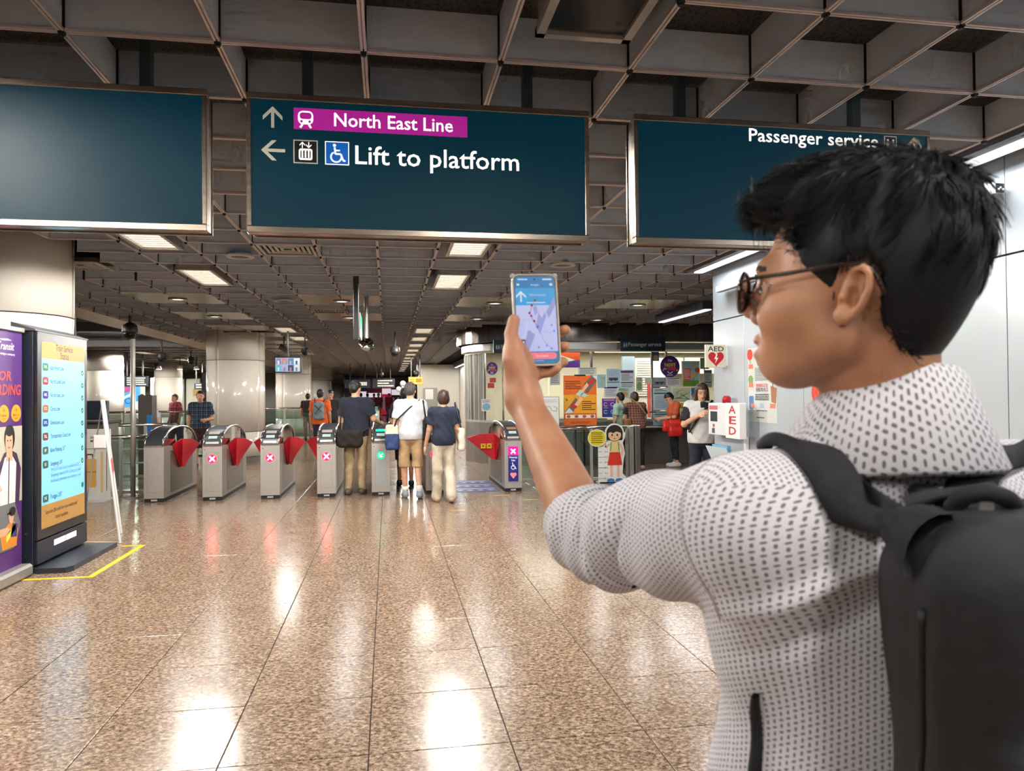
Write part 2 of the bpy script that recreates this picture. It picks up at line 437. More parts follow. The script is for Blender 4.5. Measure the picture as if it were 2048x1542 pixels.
for k, (al, X, Y) in enumerate(items):
    if k < 290:
        o = bpy.data.objects.new('fin', fins[al][0]); COL.objects.link(o); o.parent = ce; o.location = (X, Y, CZ)
    else:
        _, v, f_, n1 = fins[al]; V = [(a+X, b+Y, c+CZ) for a, b, c in v]
        R1.add(V[:8], f_[:n1]); R2.add(V[8:], [tuple(i-8 for i in q) for q in f_[n1:]])
tag(R1.build('fin_field', FINM, ce), kind='stuff'); tag(R2.build('fin_flange_field', FLAN, ce), kind='stuff')
RN = MB(); k = 0
nodes = [(colx(c), rowy(r)) for c in range(CMIN, CMAX) for r in range(RMIN, RMAX) if not removed(c, r)]
nodes.sort(key=lambda t: (0 if visible(*t) else 1, t[1]))
for k, (X, Y) in enumerate(nodes):
    if k < 110:
        o = bpy.data.objects.new('node', nme); COL.objects.link(o); o.parent = ce; o.location = (X, Y, CZ)
    elif Y < 40: RN.add([(a+X, b+Y, c+CZ) for a, b, c in nv], nf)
tag(RN.build('node_field', NODE, ce), kind='stuff')
# cream metal panels set into the grid
PANM = mat_noise('cream_metal', 'b9ab98', 'cdbfab', 2, .22, .75, rvar=.08)
for c, r in PANEL:
    if r < 60:
        for s in (0, 1):
            MB().box((colx(c+s)+.006, rowy(r)+.01, CZ-.004), (colx(c+s+1)-.006, rowy(r+2)-.01, CZ+.02), bev=.003).build('panel', PANM, ce)
# left edge strip, raised slab beyond it
MB().box((-5.55, -4, CZ-.02), (-4.91, 60, CZ+.02), bev=.004).build('edge_panel', mat_noise('cream_strip', 'c9b9a4', 'd8cab6', 1.5, .3, .4), ce)
MB().box((-5.6, -4, CZ-.02), (-5.55, 60, 3.7)).build('edge_upstand', mat('55524f', .6), ce)
MB().box((-40, -4, 3.6), (-5.5, 22, 3.7)).build('slab', mat('77777a', .8), ce)
MB().box((-40, 22, CZ+.1), (-5.5, 94, CZ+.16)).build('deck', mat('3a3633', .8), ce)
MB().box((-40, 21.8, CZ-.05), (-5.5, 22, 3.7)).build('bulkhead', mat('69696b', .6), ce)
lm, l2 = MB(), MB()
for j in range(40):
    y = 22.4+j*.62
    (lm if j % 2 else l2).box((-22, y, CZ-.03), (-5.6, y+(.24 if j % 2 else .04), CZ+(.0 if j % 2 else .08)))
tag(lm.build('baffle_field', mat_noise('bronze_baffle', 'a2937f', 'bcab94', 1.2, .2, .8), ce), kind='stuff')
tag(l2.build('blade_field', FINM, ce), kind='stuff')

# ---- columns
COLM = mat_noise('cream_column', 'ddd6cb', 'e4ddd3', 1.5, .16, .0, coat=.4)
for i, (cx, cy) in enumerate(COLS):
    z0s = [0.12, .70, 2.36, 3.6]
    root = tag(empty('column', (cx, cy, 0), world=True), ['nearest round cream column behind the display totem', 'round cream column behind the red-flap gates and plaid-shirt man', 'round cream column behind the monitor and orange-shirt person',
        'far round cream column just beyond the one behind the monitor', 'farthest round cream column down the concourse'][i], 'column', 'round columns along the concourse')
    MB().lathe([(CR-.02, 0), (CR-.02, 3.62)], (cx, cy, 0), 48).build('core', mat('2a2725', .7), root, True)
    for a, b in zip(z0s[:-1], z0s[1:]):
        for s in range(4):
            a0 = math.radians(90*s+ (100 if i == 0 else 62))+.006; a1 = a0+math.pi/2-.012; V = []; n = 16; h0, h1 = a+.006, b-.006
            for q in range(n+1):
                t = a0+(a1-a0)*q/n
                for rr, z in ((CR, h0), (CR, h1), (CR-.018, h1), (CR-.018, h0)): V.append((cx+rr*math.cos(t), cy+rr*math.sin(t), z))
            Fc = [(4*q+k_, 4*q+4+k_, 4*q+4+(k_+1) % 4, 4*q+(k_+1) % 4) for q in range(n) for k_ in range(4)]+[(0, 1, 2, 3), (4*n+3, 4*n+2, 4*n+1, 4*n)]
            o = pymesh('panel', V, Fc, COLM, root)
            for p in o.data.polygons: p.use_smooth = abs(p.normal.z) < .3 and p.area > .002
    MB().lathe([(CR+.012, 0), (CR+.012, .115), (CR-.01, .12)], (cx, cy, 0), 48).build('skirting', STEEL_D, root)

# ---- right-hand white panel wall
WX = 4.0
PWH = mat_noise('white_enamel', 'a8afb5', 'b1b8bd', .8, .22, .0, coat=.3)
wr = tag(MB().box((WX+.02, -3, 0), (WX+.5, 8.58, 3.6)).build('wall_right', mat('2b2d30', .7)), 'white enamel panel wall on the right with hairline joints', 'wall', kind='structure')
ys = [-3, -1.8, -.6, .6, 1.8, 3.0, 4.2, 5.4, 6.6, 7.8, 8.6]
for a, b in zip(ys[:-1], ys[1:]):
    for z0, z1 in ((.1, 2.38), (2.39, 3.55)):
        MB().box((WX, a+.003, z0), (WX+.019, b-.003, z1-.003), bev=.002).build('panel', PWH, wr)
for z0, z1 in ((.1, 2.38), (2.39, 3.55)):
    MB().box((WX+.02, 8.581, z0), (WX+.5, 8.6, z1-.003), bev=.002).build('panel', PWH, wr)
tag(MB().box((WX-.01, -3, 0), (WX+.5, 8.61, .1), bev=.004).build('baseboard_right', STEEL_D), 'steel skirting along the white panel wall', 'skirting', kind='structure')
# closing walls behind the camera and far away
tag(MB().box((-40, -4.3, 0), (12, -4, 3.7)).build('wall_back', mat('b9b4ad', .6)), 'plain wall behind the viewpoint', 'wall', kind='structure')
# ================================================================ CEILING FIXTURES
LAMP = mat('fff4e2', .5, emit=3.2, name='lamp_diffuser'); LAMPW = mat('f4f8ff', .5, emit=3.0, name='tube_diffuser')
FRM = mat_noise('fixture_frame', 'b9b3ac', 'c6c0b9', 4, .35, .5)
LOUV = mat('ddd6ca', .35, metal=.6)
def area(name, loc, sx, sy, power, color, parent, rot=(0, 0, 0), spread=180):
    l = bpy.data.lights.new(name, 'AREA'); l.shape = 'RECTANGLE'; l.size = sx; l.size_y = sy; l.energy = power*LIGHT; l.color = color
    l.spread = math.radians(spread)
    o = bpy.data.objects.new(name, l); COL.objects.link(o); o.location = loc; o.rotation_euler = rot
    o.parent = parent
    return o
def lampspot(parent, power, color=(1, .95, .87)):
    l = bpy.data.lights.new('lamp', 'SPOT'); l.spot_size = math.radians(176); l.spot_blend = .08; l.shadow_soft_size = .22; l.energy = power*LIGHT; l.color = color
    o = bpy.data.objects.new('lamp', l); COL.objects.link(o); o.location = (0, 0, -.06); o.parent = parent
def troffer(lit):
    root = empty('ceiling_light'); w, l = .2, .62
    mb = MB()
    for a, b in (((-w, -l), (w, -l+.035)), ((-w, l-.035), (w, l)), ((-w, -l), (-w+.035, l)), ((w-.035, -l), (w, l))):
        mb.box((*a, -.012), (*b, .022))
    mb.build('frame', FRM, root)
    h = MB(); h.box((-w+.01, -l+.01, .1), (w-.01, l-.01, .12))
    for a, b in (((-w+.01, -l+.01), (w-.01, -l+.02)), ((-w+.01, l-.02), (w-.01, l-.01)), ((-w+.01, -l+.01), (-w+.02, l-.01)), ((w-.02, -l+.01), (w-.01, l-.01))): h.box((*a, .02), (*b, .1))
    h.build('housing', LOUV, root)
    if lit:
        MB().box((-w+.036, -l+.036, .012), (w-.036, l-.036, .018)).build('diffuser', LAMP, root)
        for k in range(13):
            y = -l+.07+k*.094; MB().box((-w+.036, y-.003, .002), (w-.036, y+.003, .012)).build('louvre', LOUV, root)
    else:
        for k in range(10):
            y = -l+.08+k*.115; MB().box((-w+.03, y-.002, .02), (w-.03, y+.012, .07)).build('louvre', LOUV, root)
        MB().box((-w+.036, -l+.036, .004), (w-.036, l-.036, .007)).build('cover_glass', mat_glass('cover_glass', 'f2efe8', .0, .25), root)
    return root
tl = troffer(True); first = True
ORD = ['first', 'second', 'third', 'fourth', 'fifth', 'sixth', 'seventh', 'eighth', 'ninth', 'tenth', 'eleventh', 'twelfth']
for (c, r) in TROFF:
    X, Y = colx(c+.5), rowy(r+.5)
    if (c, r) == (3, -1):
        o = troffer(False); tag(o, 'unlit ceiling light with louvres behind glass above the North East Line sign', 'ceiling light', 'ceiling lights'); o.location = (X, Y, CZ-.01); continue
    o = tl if first else copy_tree(tl); first = False
    for ch in list(o.children):
        if ch.type == 'LIGHT': bpy.data.objects.remove(ch)
    o.location = (X, Y, CZ-.01)
    if r > 23: lb = 'glowing ceiling light, %s from the near end of the %s' % (ORD[(r-23)//4], 'receding row above the walking crowd' if c == 3 else 'left row towards the far columns')
    else: lb = {(-2, 7): 'bright ceiling light just under the blank sign at left', (-2, 11): 'bright slanting ceiling light left of the square vent', (3, 7): 'bright ceiling light cut off by the bottom of the North East Line sign',
          (3, 11): 'bright square ceiling light up and left of the phone', (-2, 23): 'lit ceiling light above the hanging monitor', (3, 23): 'nearest lit ceiling light of the receding row by the camera dome'}.get((c, r), ('lit ceiling light hidden behind the blank sign at left' if r == 3 else 'lit ceiling light above the blank sign at left') if c == -2 else 'lit ceiling light hidden behind the North East Line sign')
    tag(o, lb, 'ceiling light', 'ceiling lights')
    if r < (52 if c > 0 else 20): lampspot(o, 400 if r < 36 else 280)
    elif r == 23: lampspot(o, 90)
# troffers behind the viewpoint light the near part of the hall
for (c, r) in ((-2, -5), (3, -5), (-2, -9), (3, -9)):
    o = copy_tree(tl); o.location = (colx(c+.5), rowy(r+.5), CZ-.01)
    for ch in list(o.children):
        if ch.type == 'LIGHT': bpy.data.objects.remove(ch)
    lampspot(o, 170)
    tag(o, 'ceiling light behind the viewpoint, %s row, %s side' % ('nearer' if r == -5 else 'farther', 'left' if c < 0 else 'right'), 'ceiling light', 'ceiling lights')
# ceiling lights of the left hall
for k, (x, y) in enumerate(((-7.5, 24.6), (-7.5, 29.), (-7.5, 34), (-11, 25), (-11, 30), (-11, 36), (-8, 13), (-8, 18), (-12, 16))):
    o = copy_tree(tl); o.location = (x, y, CZ-.06 if y > 22 else 3.58)
    for ch in list(o.children):
        if ch.type == 'LIGHT': bpy.data.objects.remove(ch)
    lampspot(o, 850, (1, .95, .86))
    tag(o, 'ceiling light of the left hall, %s from the near end %s' % (ORD[k % 3], ('beside the columns', 'farther left', 'under the raised slab')[k//3]), 'ceiling light', 'ceiling lights')
# linear lights along the white wall and beyond the office
def strip_light(x, y0, y1, lb, z=CZ-.0, w=.11, pw=40):
    root = tag(empty('linear_light', (x, (y0+y1)/2, z), world=True), lb, 'strip light', 'linear lights')
    MB().box((x-w/2-.05, y0, z+.01), (x+w/2+.05, y1, z+.14)).build('trough', mat('4d4f55', .5), root)
    if x < 3.1:
        for yy in (y0+.5, (y0+y1)/2, y1-.5): MB().box((x+w/2+.05, yy-.03, z+.05), (3.186, yy+.03, z+.1)).build('bracket', mat('4d4f55', .5), root)
    MB().box((x-w/2, y0+.02, z-.008), (x+w/2, y1-.02, z+.012), bev=.006).build('diffuser', LAMPW, root)
    area('lamp', (0, 0, -.03), w, (y1-y0)*.95, pw*(y1-y0), (.93, .97, 1), root)
for a, b, lb in ((-1.2, 1.1, 'linear light along the wall behind the viewpoint'), (1.3, 3.6, 'linear light along the wall right of the frame'), (3.75, 5.15, 'long white linear light beside the head of the man with backpack'),
              (5.3, 6.6, 'linear light hidden behind the raised hair of the man'), (6.75, 8.55, 'white linear light ending at the white wall corner')):
    strip_light(3.78, a, b, lb, pw=30 if b < 3.7 else 15)
strip_light(5.05, 11.0, 13.1, 'short linear light beyond the white wall corner', CZ-.15, .11, 20)
strip_light(3.0, 19.5, 32.8, 'long linear light along the far white wall', 2.75, .1, 9)
# trough soffit by the wall
tag(MB().box((3.62, -3, CZ+.0), (3.66, 8.6, CZ+.3)).box((3.9, -3, CZ+.12), (4.0, 8.6, CZ+.16)).build('trim_1', mat('6a6b70', .5)), 'grey trough edge beside the wall light', 'trim', kind='structure')
# downlights on the cream panels
def downlight():
    root = empty('downlight')
    MB().lathe([(.13, 0), (.135, -.012), (.10, -.016), (.09, .0)], n=28).build('rim', mat('d9d8d4', .3, metal=.5), root, True)
    MB().lathe([(.088, -.004), (.088, -.002)], n=28).build('lens', mat('eef6ff', .4, emit=5., name='downlight_lens'), root)
    return root
dl = downlight(); k = 0
names = {14: {-4: 'round downlight in the leftmost front cream panel', 0: 'round downlight in the cream panel left of the exit sign', 4: 'round downlight in the cream panel beside the phone', 8: 'round downlight in the cream panel right of the phone'},
         18: {-4: 'round downlight in the second cream panel at left', 0: 'round downlight in the small cream panel by the exit sign', 4: 'round downlight in the cream panel left of the phone thumb', 8: 'round downlight nearest the office fascia'}}
for (c, r) in PANEL:
    if r > 18: continue
    o = dl if k == 0 else copy_tree(dl); k += 1
    o.location = (colx(c+1), rowy(r+1.1), CZ-.006)
    tag(o, names[r][c], 'downlight', 'round downlights')
    l = bpy.data.lights.new('spot', 'AREA'); l.shape = 'DISK'; l.size = .26; l.energy = 8*LIGHT; l.color = (.95, .98, 1); q = bpy.data.objects.new('lamp', l); COL.objects.link(q); q.parent = o; q.location = (0, 0, -.03)
# ring speakers
def ring_speaker(px, py, lb):
    p = onz(px, py, CZ-.01); root = tag(empty('ceiling_speaker', p), lb, 'speaker', 'ring speakers')
    MB().lathe([(.145, .02), (.145, -.008), (.10, -.012), (.10, .02)], n=32).build('ring', mat('c3beb8', .4), root, True)
    MB().lathe([(.1, 0), (.1, .01)], n=32).build('grille', mat('6f6b68', .7), root)
ring_speaker(480, 513, 'round ring speaker in the grid below the gap between signs'); ring_speaker(1125, 530, 'round ring speaker in the grid above the phone')
ring_speaker(568, 602, 'small round ring speaker left of the cream panel')
# square air vents
def vent(c, r, lb):
    root = tag(empty('air_vent', (colx(c+.5), rowy(r+.5), CZ), world=False), lb, 'air vent', 'air vents')
    for k in range(5):
        a = .27-k*.05; b = a-.028; z = .0 if k == 0 else .012
        mb = MB()
        for p, q in (((-a, -a), (a, -b)), ((-a, b), (a, a)), ((-a, -b), (-b, b)), ((b, -b), (a, b))): mb.box((*p, z-.004), (*q, z+.006))
        mb.build('blade_ring', mat('b8b3ae', .5), root)
    MB().box((-.26, -.26, .05), (.26, .26, .06)).build('plenum', mat('26221f', .8), root)
vent(0, 8, 'square air vent just under the North East Line sign'); vent(-4, 10, 'square air vent by the nearest column'); vent(0, 17, 'square air vent between two cream panels')
# dome cameras on drop rods
def dome_camera(p, lb, s=1., drop=.35, ball=True):
    root = tag(empty('dome_camera', p, world=False), lb, 'camera', 'ceiling dome cameras')
    MB().tube([(0, 0, drop), (0, 0, .1*s)], .02*s, 10).build('rod', mat('4a4848', .5), root)
    MB().lathe([(.03*s, .13*s), (.095*s, .09*s), (.105*s, .0), (.1*s, -.02*s)], n=20).build('housing', mat('3c3b3d', .45), root, True)
    MB().ball((0, 0, -.03*s), .085*s, 16, 10).build('dome', BLACKG, root, True)
def hang(px, py, Z, **k):
    q = onz(px, py, Z); return q
for px, py, Y, lb, s in ((260, 663, 14.2, 'nearest dark dome camera hanging over the left barrier', 1.25), (323, 715, 21.0, 'dome camera hanging between the plaid-shirt man and the tall pole', 1.2), (382, 722, 24.5, 'dome camera hanging above the plaid-shirt man', 1.1),
                      (610, 703, 19., 'dome camera hanging right of the monitor', .9), (790, 703, 17.5, 'dark dome camera hanging beside the light row', 1.1), (762, 750, 33, 'small dome camera above the far signs', 1.1), (833, 748, 30, 'small dome camera by the yellow sign', 1.1)):
    p = onY(px, py, Y); dome_camera(p, lb, s, (CZ+.215 if p[0] > -4.9 else 3.6 if p[1] < 21.8 else CZ+.1)-p[2])
p = onY(568, 697, 18.6); r_ = tag(empty('bullet_camera', p), 'bullet camera hanging above the monitor', 'camera')
MB().tube([(0, 0, CZ-p[2]), (0, 0, .05)], .018, 8).build('rod', mat('4a4848', .5), r_)
MB().tube([(-.1, -.05, .06), (.12, .0, -.06)], [.07, .085], 12).build('housing', mat('3a3a3b', .4), r_)

# ================================================================ HANGING SIGNS
SY = 3.45; ST = .13
SGF = mat_noise('sign_frame', '8c8074', 'a3978a', 5, .25, .85, (1, 1, 8))
TEAL = mat('04222c', .45, name='sign_teal', spec=.15)
tn, tN, tL = nodes_of(TEAL); tb = tN['Principled BSDF']; tb.inputs['Emission Color'].default_value = (*hexc('0a4c60'), 1); tb.inputs['Emission Strength'].default_value = .45
LIT = mat('fff6ee', .5, emit=2.2, name='lit_white'); LITD = mat('d8d2bc', .5, emit=.7, name='dim_white'); PINK = mat('a31d86', .5, emit=1.7, name='lit_magenta')
BLUE = mat('0a6fd6', .5, emit=.75, name='lit_blue'); DARKI = mat('0a1016', .5)
def hsign(name, lb, x0, x1, z0, z1, posts, low=True):
    root = tag(empty(name, ((x0+x1)/2, SY, z0), world=True), lb, 'sign', 'hanging direction signs')
    t = .03
    for nm, a, b in (('frame_rail', (x0, z1-t), (x1, z1)), ('frame_rail', (x0, z0), (x1, z0+t)), ('frame_stile', (x0, z0+t), (x0+t*.7, z1-t)), ('frame_stile', (x1-t*.7, z0+t), (x1, z1-t))):
        MB().box((a[0], SY, a[1]), (b[0], SY+.05, b[1]), bev=.003).build(nm, SGF, root)
    MB().box((x0+.016, SY+.006, z0+.022), (x1-.016, SY+.03, z1-.022)).build('face_panel', TEAL, root)
    MB().box((x0+.01, SY+.05, z0+.01), (x1-.01, SY+ST, z1-.006), bev=.004).build('case', mat_noise('sign_case', '4a4038', '5a4f46', 4, .35, .6), root)
    t2 = .014
    MB().box((x0+.004, SY+ST, z0+.004), (x1-.004, SY+ST+.012, z1-.004), bev=.003).build('back_rim', SGF, root)
    for px in posts: MB().box((px-.024, SY+.06, z1-.01), (px+.024, SY+.108, CZ+.216)).build('post', mat('2e3b3e', .5), root)
    return root
def pz(px, py, Y=SY):
    q = onY(px, py, Y); return q[0], q[2]
a = pz(492, 182); b = pz(1180, 480); c3 = pz(492, 467)
zt, zb = a[1], (b[1]+c3[1])/2
s2 = hsign('direction_sign', 'hanging teal sign with magenta North East Line band and lift to platform', a[0], b[0], zb, zt, [pz(612, 170)[0], pz(1060, 170)[0]])
r1 = pz(413, 178); s1 = hsign('direction_sign', 'blank dark teal hanging sign at the upper left', r1[0]-1.38, r1[0], zb, zt, [pz(281, 150)[0], pz(-100, 150)[0]])
l3 = pz(1268, 228); r3 = pz(1860, 252); s3 = hsign('direction_sign', 'dark teal hanging sign reading Passenger service above the man\'s head', l3[0], r3[0], zb, zt, [pz(1372, 200)[0], pz(1727, 200)[0]])
SM = frame((0, SY+.006, 0), (1, 0, 0), (0, 0, 1), (0, -1, 0))
def arrow_up(S, cx, cy, h, m, rot=0., lay=1, name='arrow'):
    w = h*.44; t = h*.14; P = [[(-t/2, -h/2), (t/2, -h/2), (t/2, h*.42), (-t/2, h*.42)]]
    for s in (-1, 1): P.append([(0, h/2), (s*w, h*.05), (s*w, h*.05-t*1.45), (0, h/2-t*1.45)][::s])
    for q in P: S.poly([(cx+x*math.cos(rot)-y*math.sin(rot), cy+x*math.sin(rot)+y*math.cos(rot)) for x, y in q], m, lay, name); lay += .3
def wheelchair(S, cx, cy, h, m, lay=2):
    u = h
    S.ell(cx-.10*u, cy+.40*u, .075*u, .075*u, m, lay, name='wheelchair_pictogram'); S.line([(cx-.09*u, cy+.30*u), (cx-.06*u, cy-.02*u), (cx+.20*u, cy-.02*u), (cx+.33*u, cy-.36*u), (cx+.42*u, cy-.33*u)], .085*u, m, lay, 'wheelchair_pictogram')
    S.line([(cx-.08*u, cy+.15*u), (cx+.16*u, cy+.15*u)], .07*u, m, lay, 'wheelchair_pictogram')
    S.ring(cx-.02*u, cy-.17*u, .25*u, .07*u, m, lay, 120, 380, 18, 'wheelchair_pictogram')
S = Sheet(SM, s2, .001, .0008)
def rectpx(S, x0, y0, x1, y1, m, lay, name='print', r=0., Y=SY):
    a = pz(x0, y0, Y); b = pz(x1, y1, Y); S.rect(min(a[0], b[0]), min(a[1], b[1]), max(a[0], b[0]), max(a[1], b[1]), m, lay, r, name)
k0 = pz(587, 214); k1 = pz(935, 275); S.rect(k0[0], pz(587, 257)[1], k1[0], k0[1], PINK, 0, 0, 'line_band')
ym = (k0[1]+pz(587, 257)[1])/2
x0, x1 = pz(667, 240)[0], pz(905, 240)[0]; S.text('North East Line', (x0+x1)/2, ym, .088, LIT, 1, .012, w=x1-x0)
# train pictogram
tx = pz(611, 238)[0]; th = .072
S.rect(tx-.034, ym-.026, tx+.034, ym+.036, LIT, 1, .022, 'train_pictogram'); S.rect(tx-.026, ym-.002, tx+.026, ym+.028, PINK, 2, .012, 'train_window')
for s in (-1, 1):
    S.ell(tx+s*.018, ym-.013, .006, .006, PINK, 2, name='train_lamp'); S.line([(tx+s*.014, ym-.026), (tx+s*.024, ym-.042)], .009, LIT, 1, 'train_pictogram')
arrow_up(S, pz(545, 233)[0], ym, .098, LITD)
y2 = pz(612, 303)[1]
arrow_up(S, pz(546, 301)[0], y2, .105, LITD, math.pi/2, name='left_arrow')
lx = pz(611, 303)[0]; q = .054
S.rect(lx-q, y2-q, lx+q, y2+q, LITD, 0, 0, 'pictogram_frame'); S.rect(lx-q+.005, y2-q+.005, lx+q-.005, y2+q-.005, DARKI, 1, 0, 'pictogram_field')
S.rect(lx-.03, y2-.038, lx+.03, y2+.014, LIT, 2, .01, 'lift_pictogram'); S.rect(lx-.023, y2-.03, lx+.023, y2+.006, DARKI, 3, .006, 'lift_pictogram')
for k in (-1, 0, 1): S.rect(lx+k*.014-.0035, y2-.028, lx+k*.014+.0035, y2-.004, LIT, 4, 0, 'lift_pictogram'); S.ell(lx+k*.014, y2+.001, .004, .004, LIT, 4, name='lift_pictogram')
arrow_up(S, lx-.014, y2+.031, .028, LIT, 0, 2, 'lift_pictogram'); arrow_up(S, lx+.014, y2+.031, .028, LIT, math.pi, 2, 'lift_pictogram')
wx = pz(674, 305)[0]; S.rect(wx-q, y2-q, wx+q, y2+q, LIT, 0, 0, 'pictogram_frame'); S.rect(wx-q+.004, y2-q+.004, wx+q-.004, y2+q-.004, BLUE, 1, 0, 'pictogram_field'); wheelchair(S, wx-.002, y2-.002, .094, LIT, 2)
x0, x1 = pz(710, 312)[0], pz(1038, 312)[0]; S.text('Lift to platform', (x0+x1)/2, y2-.008, .123, LIT, 1, .008, w=x1-x0)
S.done()
S = Sheet(SM, s3, .001, .0008)
x0, x1 = pz(1498, 270)[0], pz(1757, 270)[0]; yy = pz(1498, 270)[1]; S.text('Passenger service', (x0+x1)/2, yy, .094, LIT, 1, .01, w=x1-x0)
ix = pz(1782, 275)[0]; S.rect(ix-.036, yy-.036, ix+.036, yy+.036, LITD, 0, 0, 'pictogram_frame'); S.rect(ix-.032, yy-.032, ix+.032, yy+.032, DARKI, 1, 0, 'pictogram_field')
for s in (-1, 1): S.ell(ix+s*.016, yy+.014, .006, .006, LITD, 2, name='pictogram'); S.rect(ix+s*.016-.008, yy-.02, ix+s*.016+.008, yy+.006, LITD, 2, .004, 'pictogram')
S.rect(ix-.03, yy-.026, ix+.03, yy-.02, LITD, 3, 0, 'pictogram')
arrow_up(S, pz(1829, 285)[0], yy-.012, .098, mat('d0b48c', .5, emit=.6))
S.done()

# exit sign on a post, convex mirror, monitor
p = onY(713, 680, 9.4); ex = tag(empty('exit_sign', (p[0], 9.4, p[2]), world=True), 'narrow edge-on hanging exit sign with green glow', 'sign')
MB().box((p[0]-.033, 9.3, p[2]-.0), (p[0]+.033, 9.42, CZ+.216), bev=.006).build('case', mat('2c3034', .4), ex)
MB().box((p[0]+.033, 9.31, p[2]+.03), (p[0]+.05, 9.9, p[2]+.34), bev=.004).build('panel_case', mat('9aa09a', .4), ex)
MB().box((p[0]+.05, 9.32, p[2]+.05), (p[0]+.054, 9.88, p[2]+.32)).build('lit_face', mat('14b87a', .4, emit=1.6), ex)
p = onY(733, 688, 11.2); cm = tag(empty('convex_mirror', p), 'round convex mirror hanging on a grey rod', 'mirror')
MB().tube([(0, .02, .0), (0, .02, CZ-p[2])], .035, 12).build('rod', mat('85847f', .4, metal=.6), cm)
MB().ball((0, 0, 0), (.13, .06, .13), 20, 12, Matrix.Rotation(math.radians(25), 4, 'Z') @ Matrix.Rotation(math.radians(-25), 4, 'X')).build('mirror', mat('d8d4c8', .06, metal=1.), cm, True)
q = onY(575, 730, 17.0); a = onY(548, 713, 17.0); b = onY(603, 746, 17.0)
tv = tag(empty('monitor', (q[0], 17, b[2]), world=True), 'hanging flat monitor showing a grid of camera pictures', 'monitor')
MB().box((a[0], 17.0, b[2]), (b[0], 17.06, a[2]), bev=.008).build('bezel', BLACKG, tv)
MB().tube([((a[0]+b[0])/2, 17.05, a[2]), ((a[0]+b[0])/2, 17.05, CZ)], .02, 8).build('hanger', mat('3c3b3b', .5), tv)
S = Sheet(frame((0, 17.0, 0), (1, 0, 0), (0, 0, 1), (0, -1, 0)), tv, .002, .001)
S.rect(a[0]+.03, b[2]+.03, b[0]-.03, a[2]-.03, mat('9fb6d8', .4, emit=.9), 0, 0, 'screen')
sw = (b[0]-a[0]-.07)/4; sh = (a[2]-b[2]-.07)/2
cc = ['6fb7c9', 'b0a4c8', '39485e', 'd8dfe6', '8c7fa8', 'c97b7f', '5b87a8', 'e4e6ea']
for i in range(8):
    x = a[0]+.035+(i % 4)*sw; z = b[2]+.035+(i//4)*sh; S.rect(x+.006, z+.006, x+sw-.006, z+sh-.006, mat(cc[i], .4, emit=.9), 1, 0, 'picture_tile')
    S.rect(x+sw*.3, z+.01, x+sw*.6, z+sh*.6, mat(cc[(i+3) % 8], .4, emit=.8), 2, 0, 'picture_tile')
S.done()
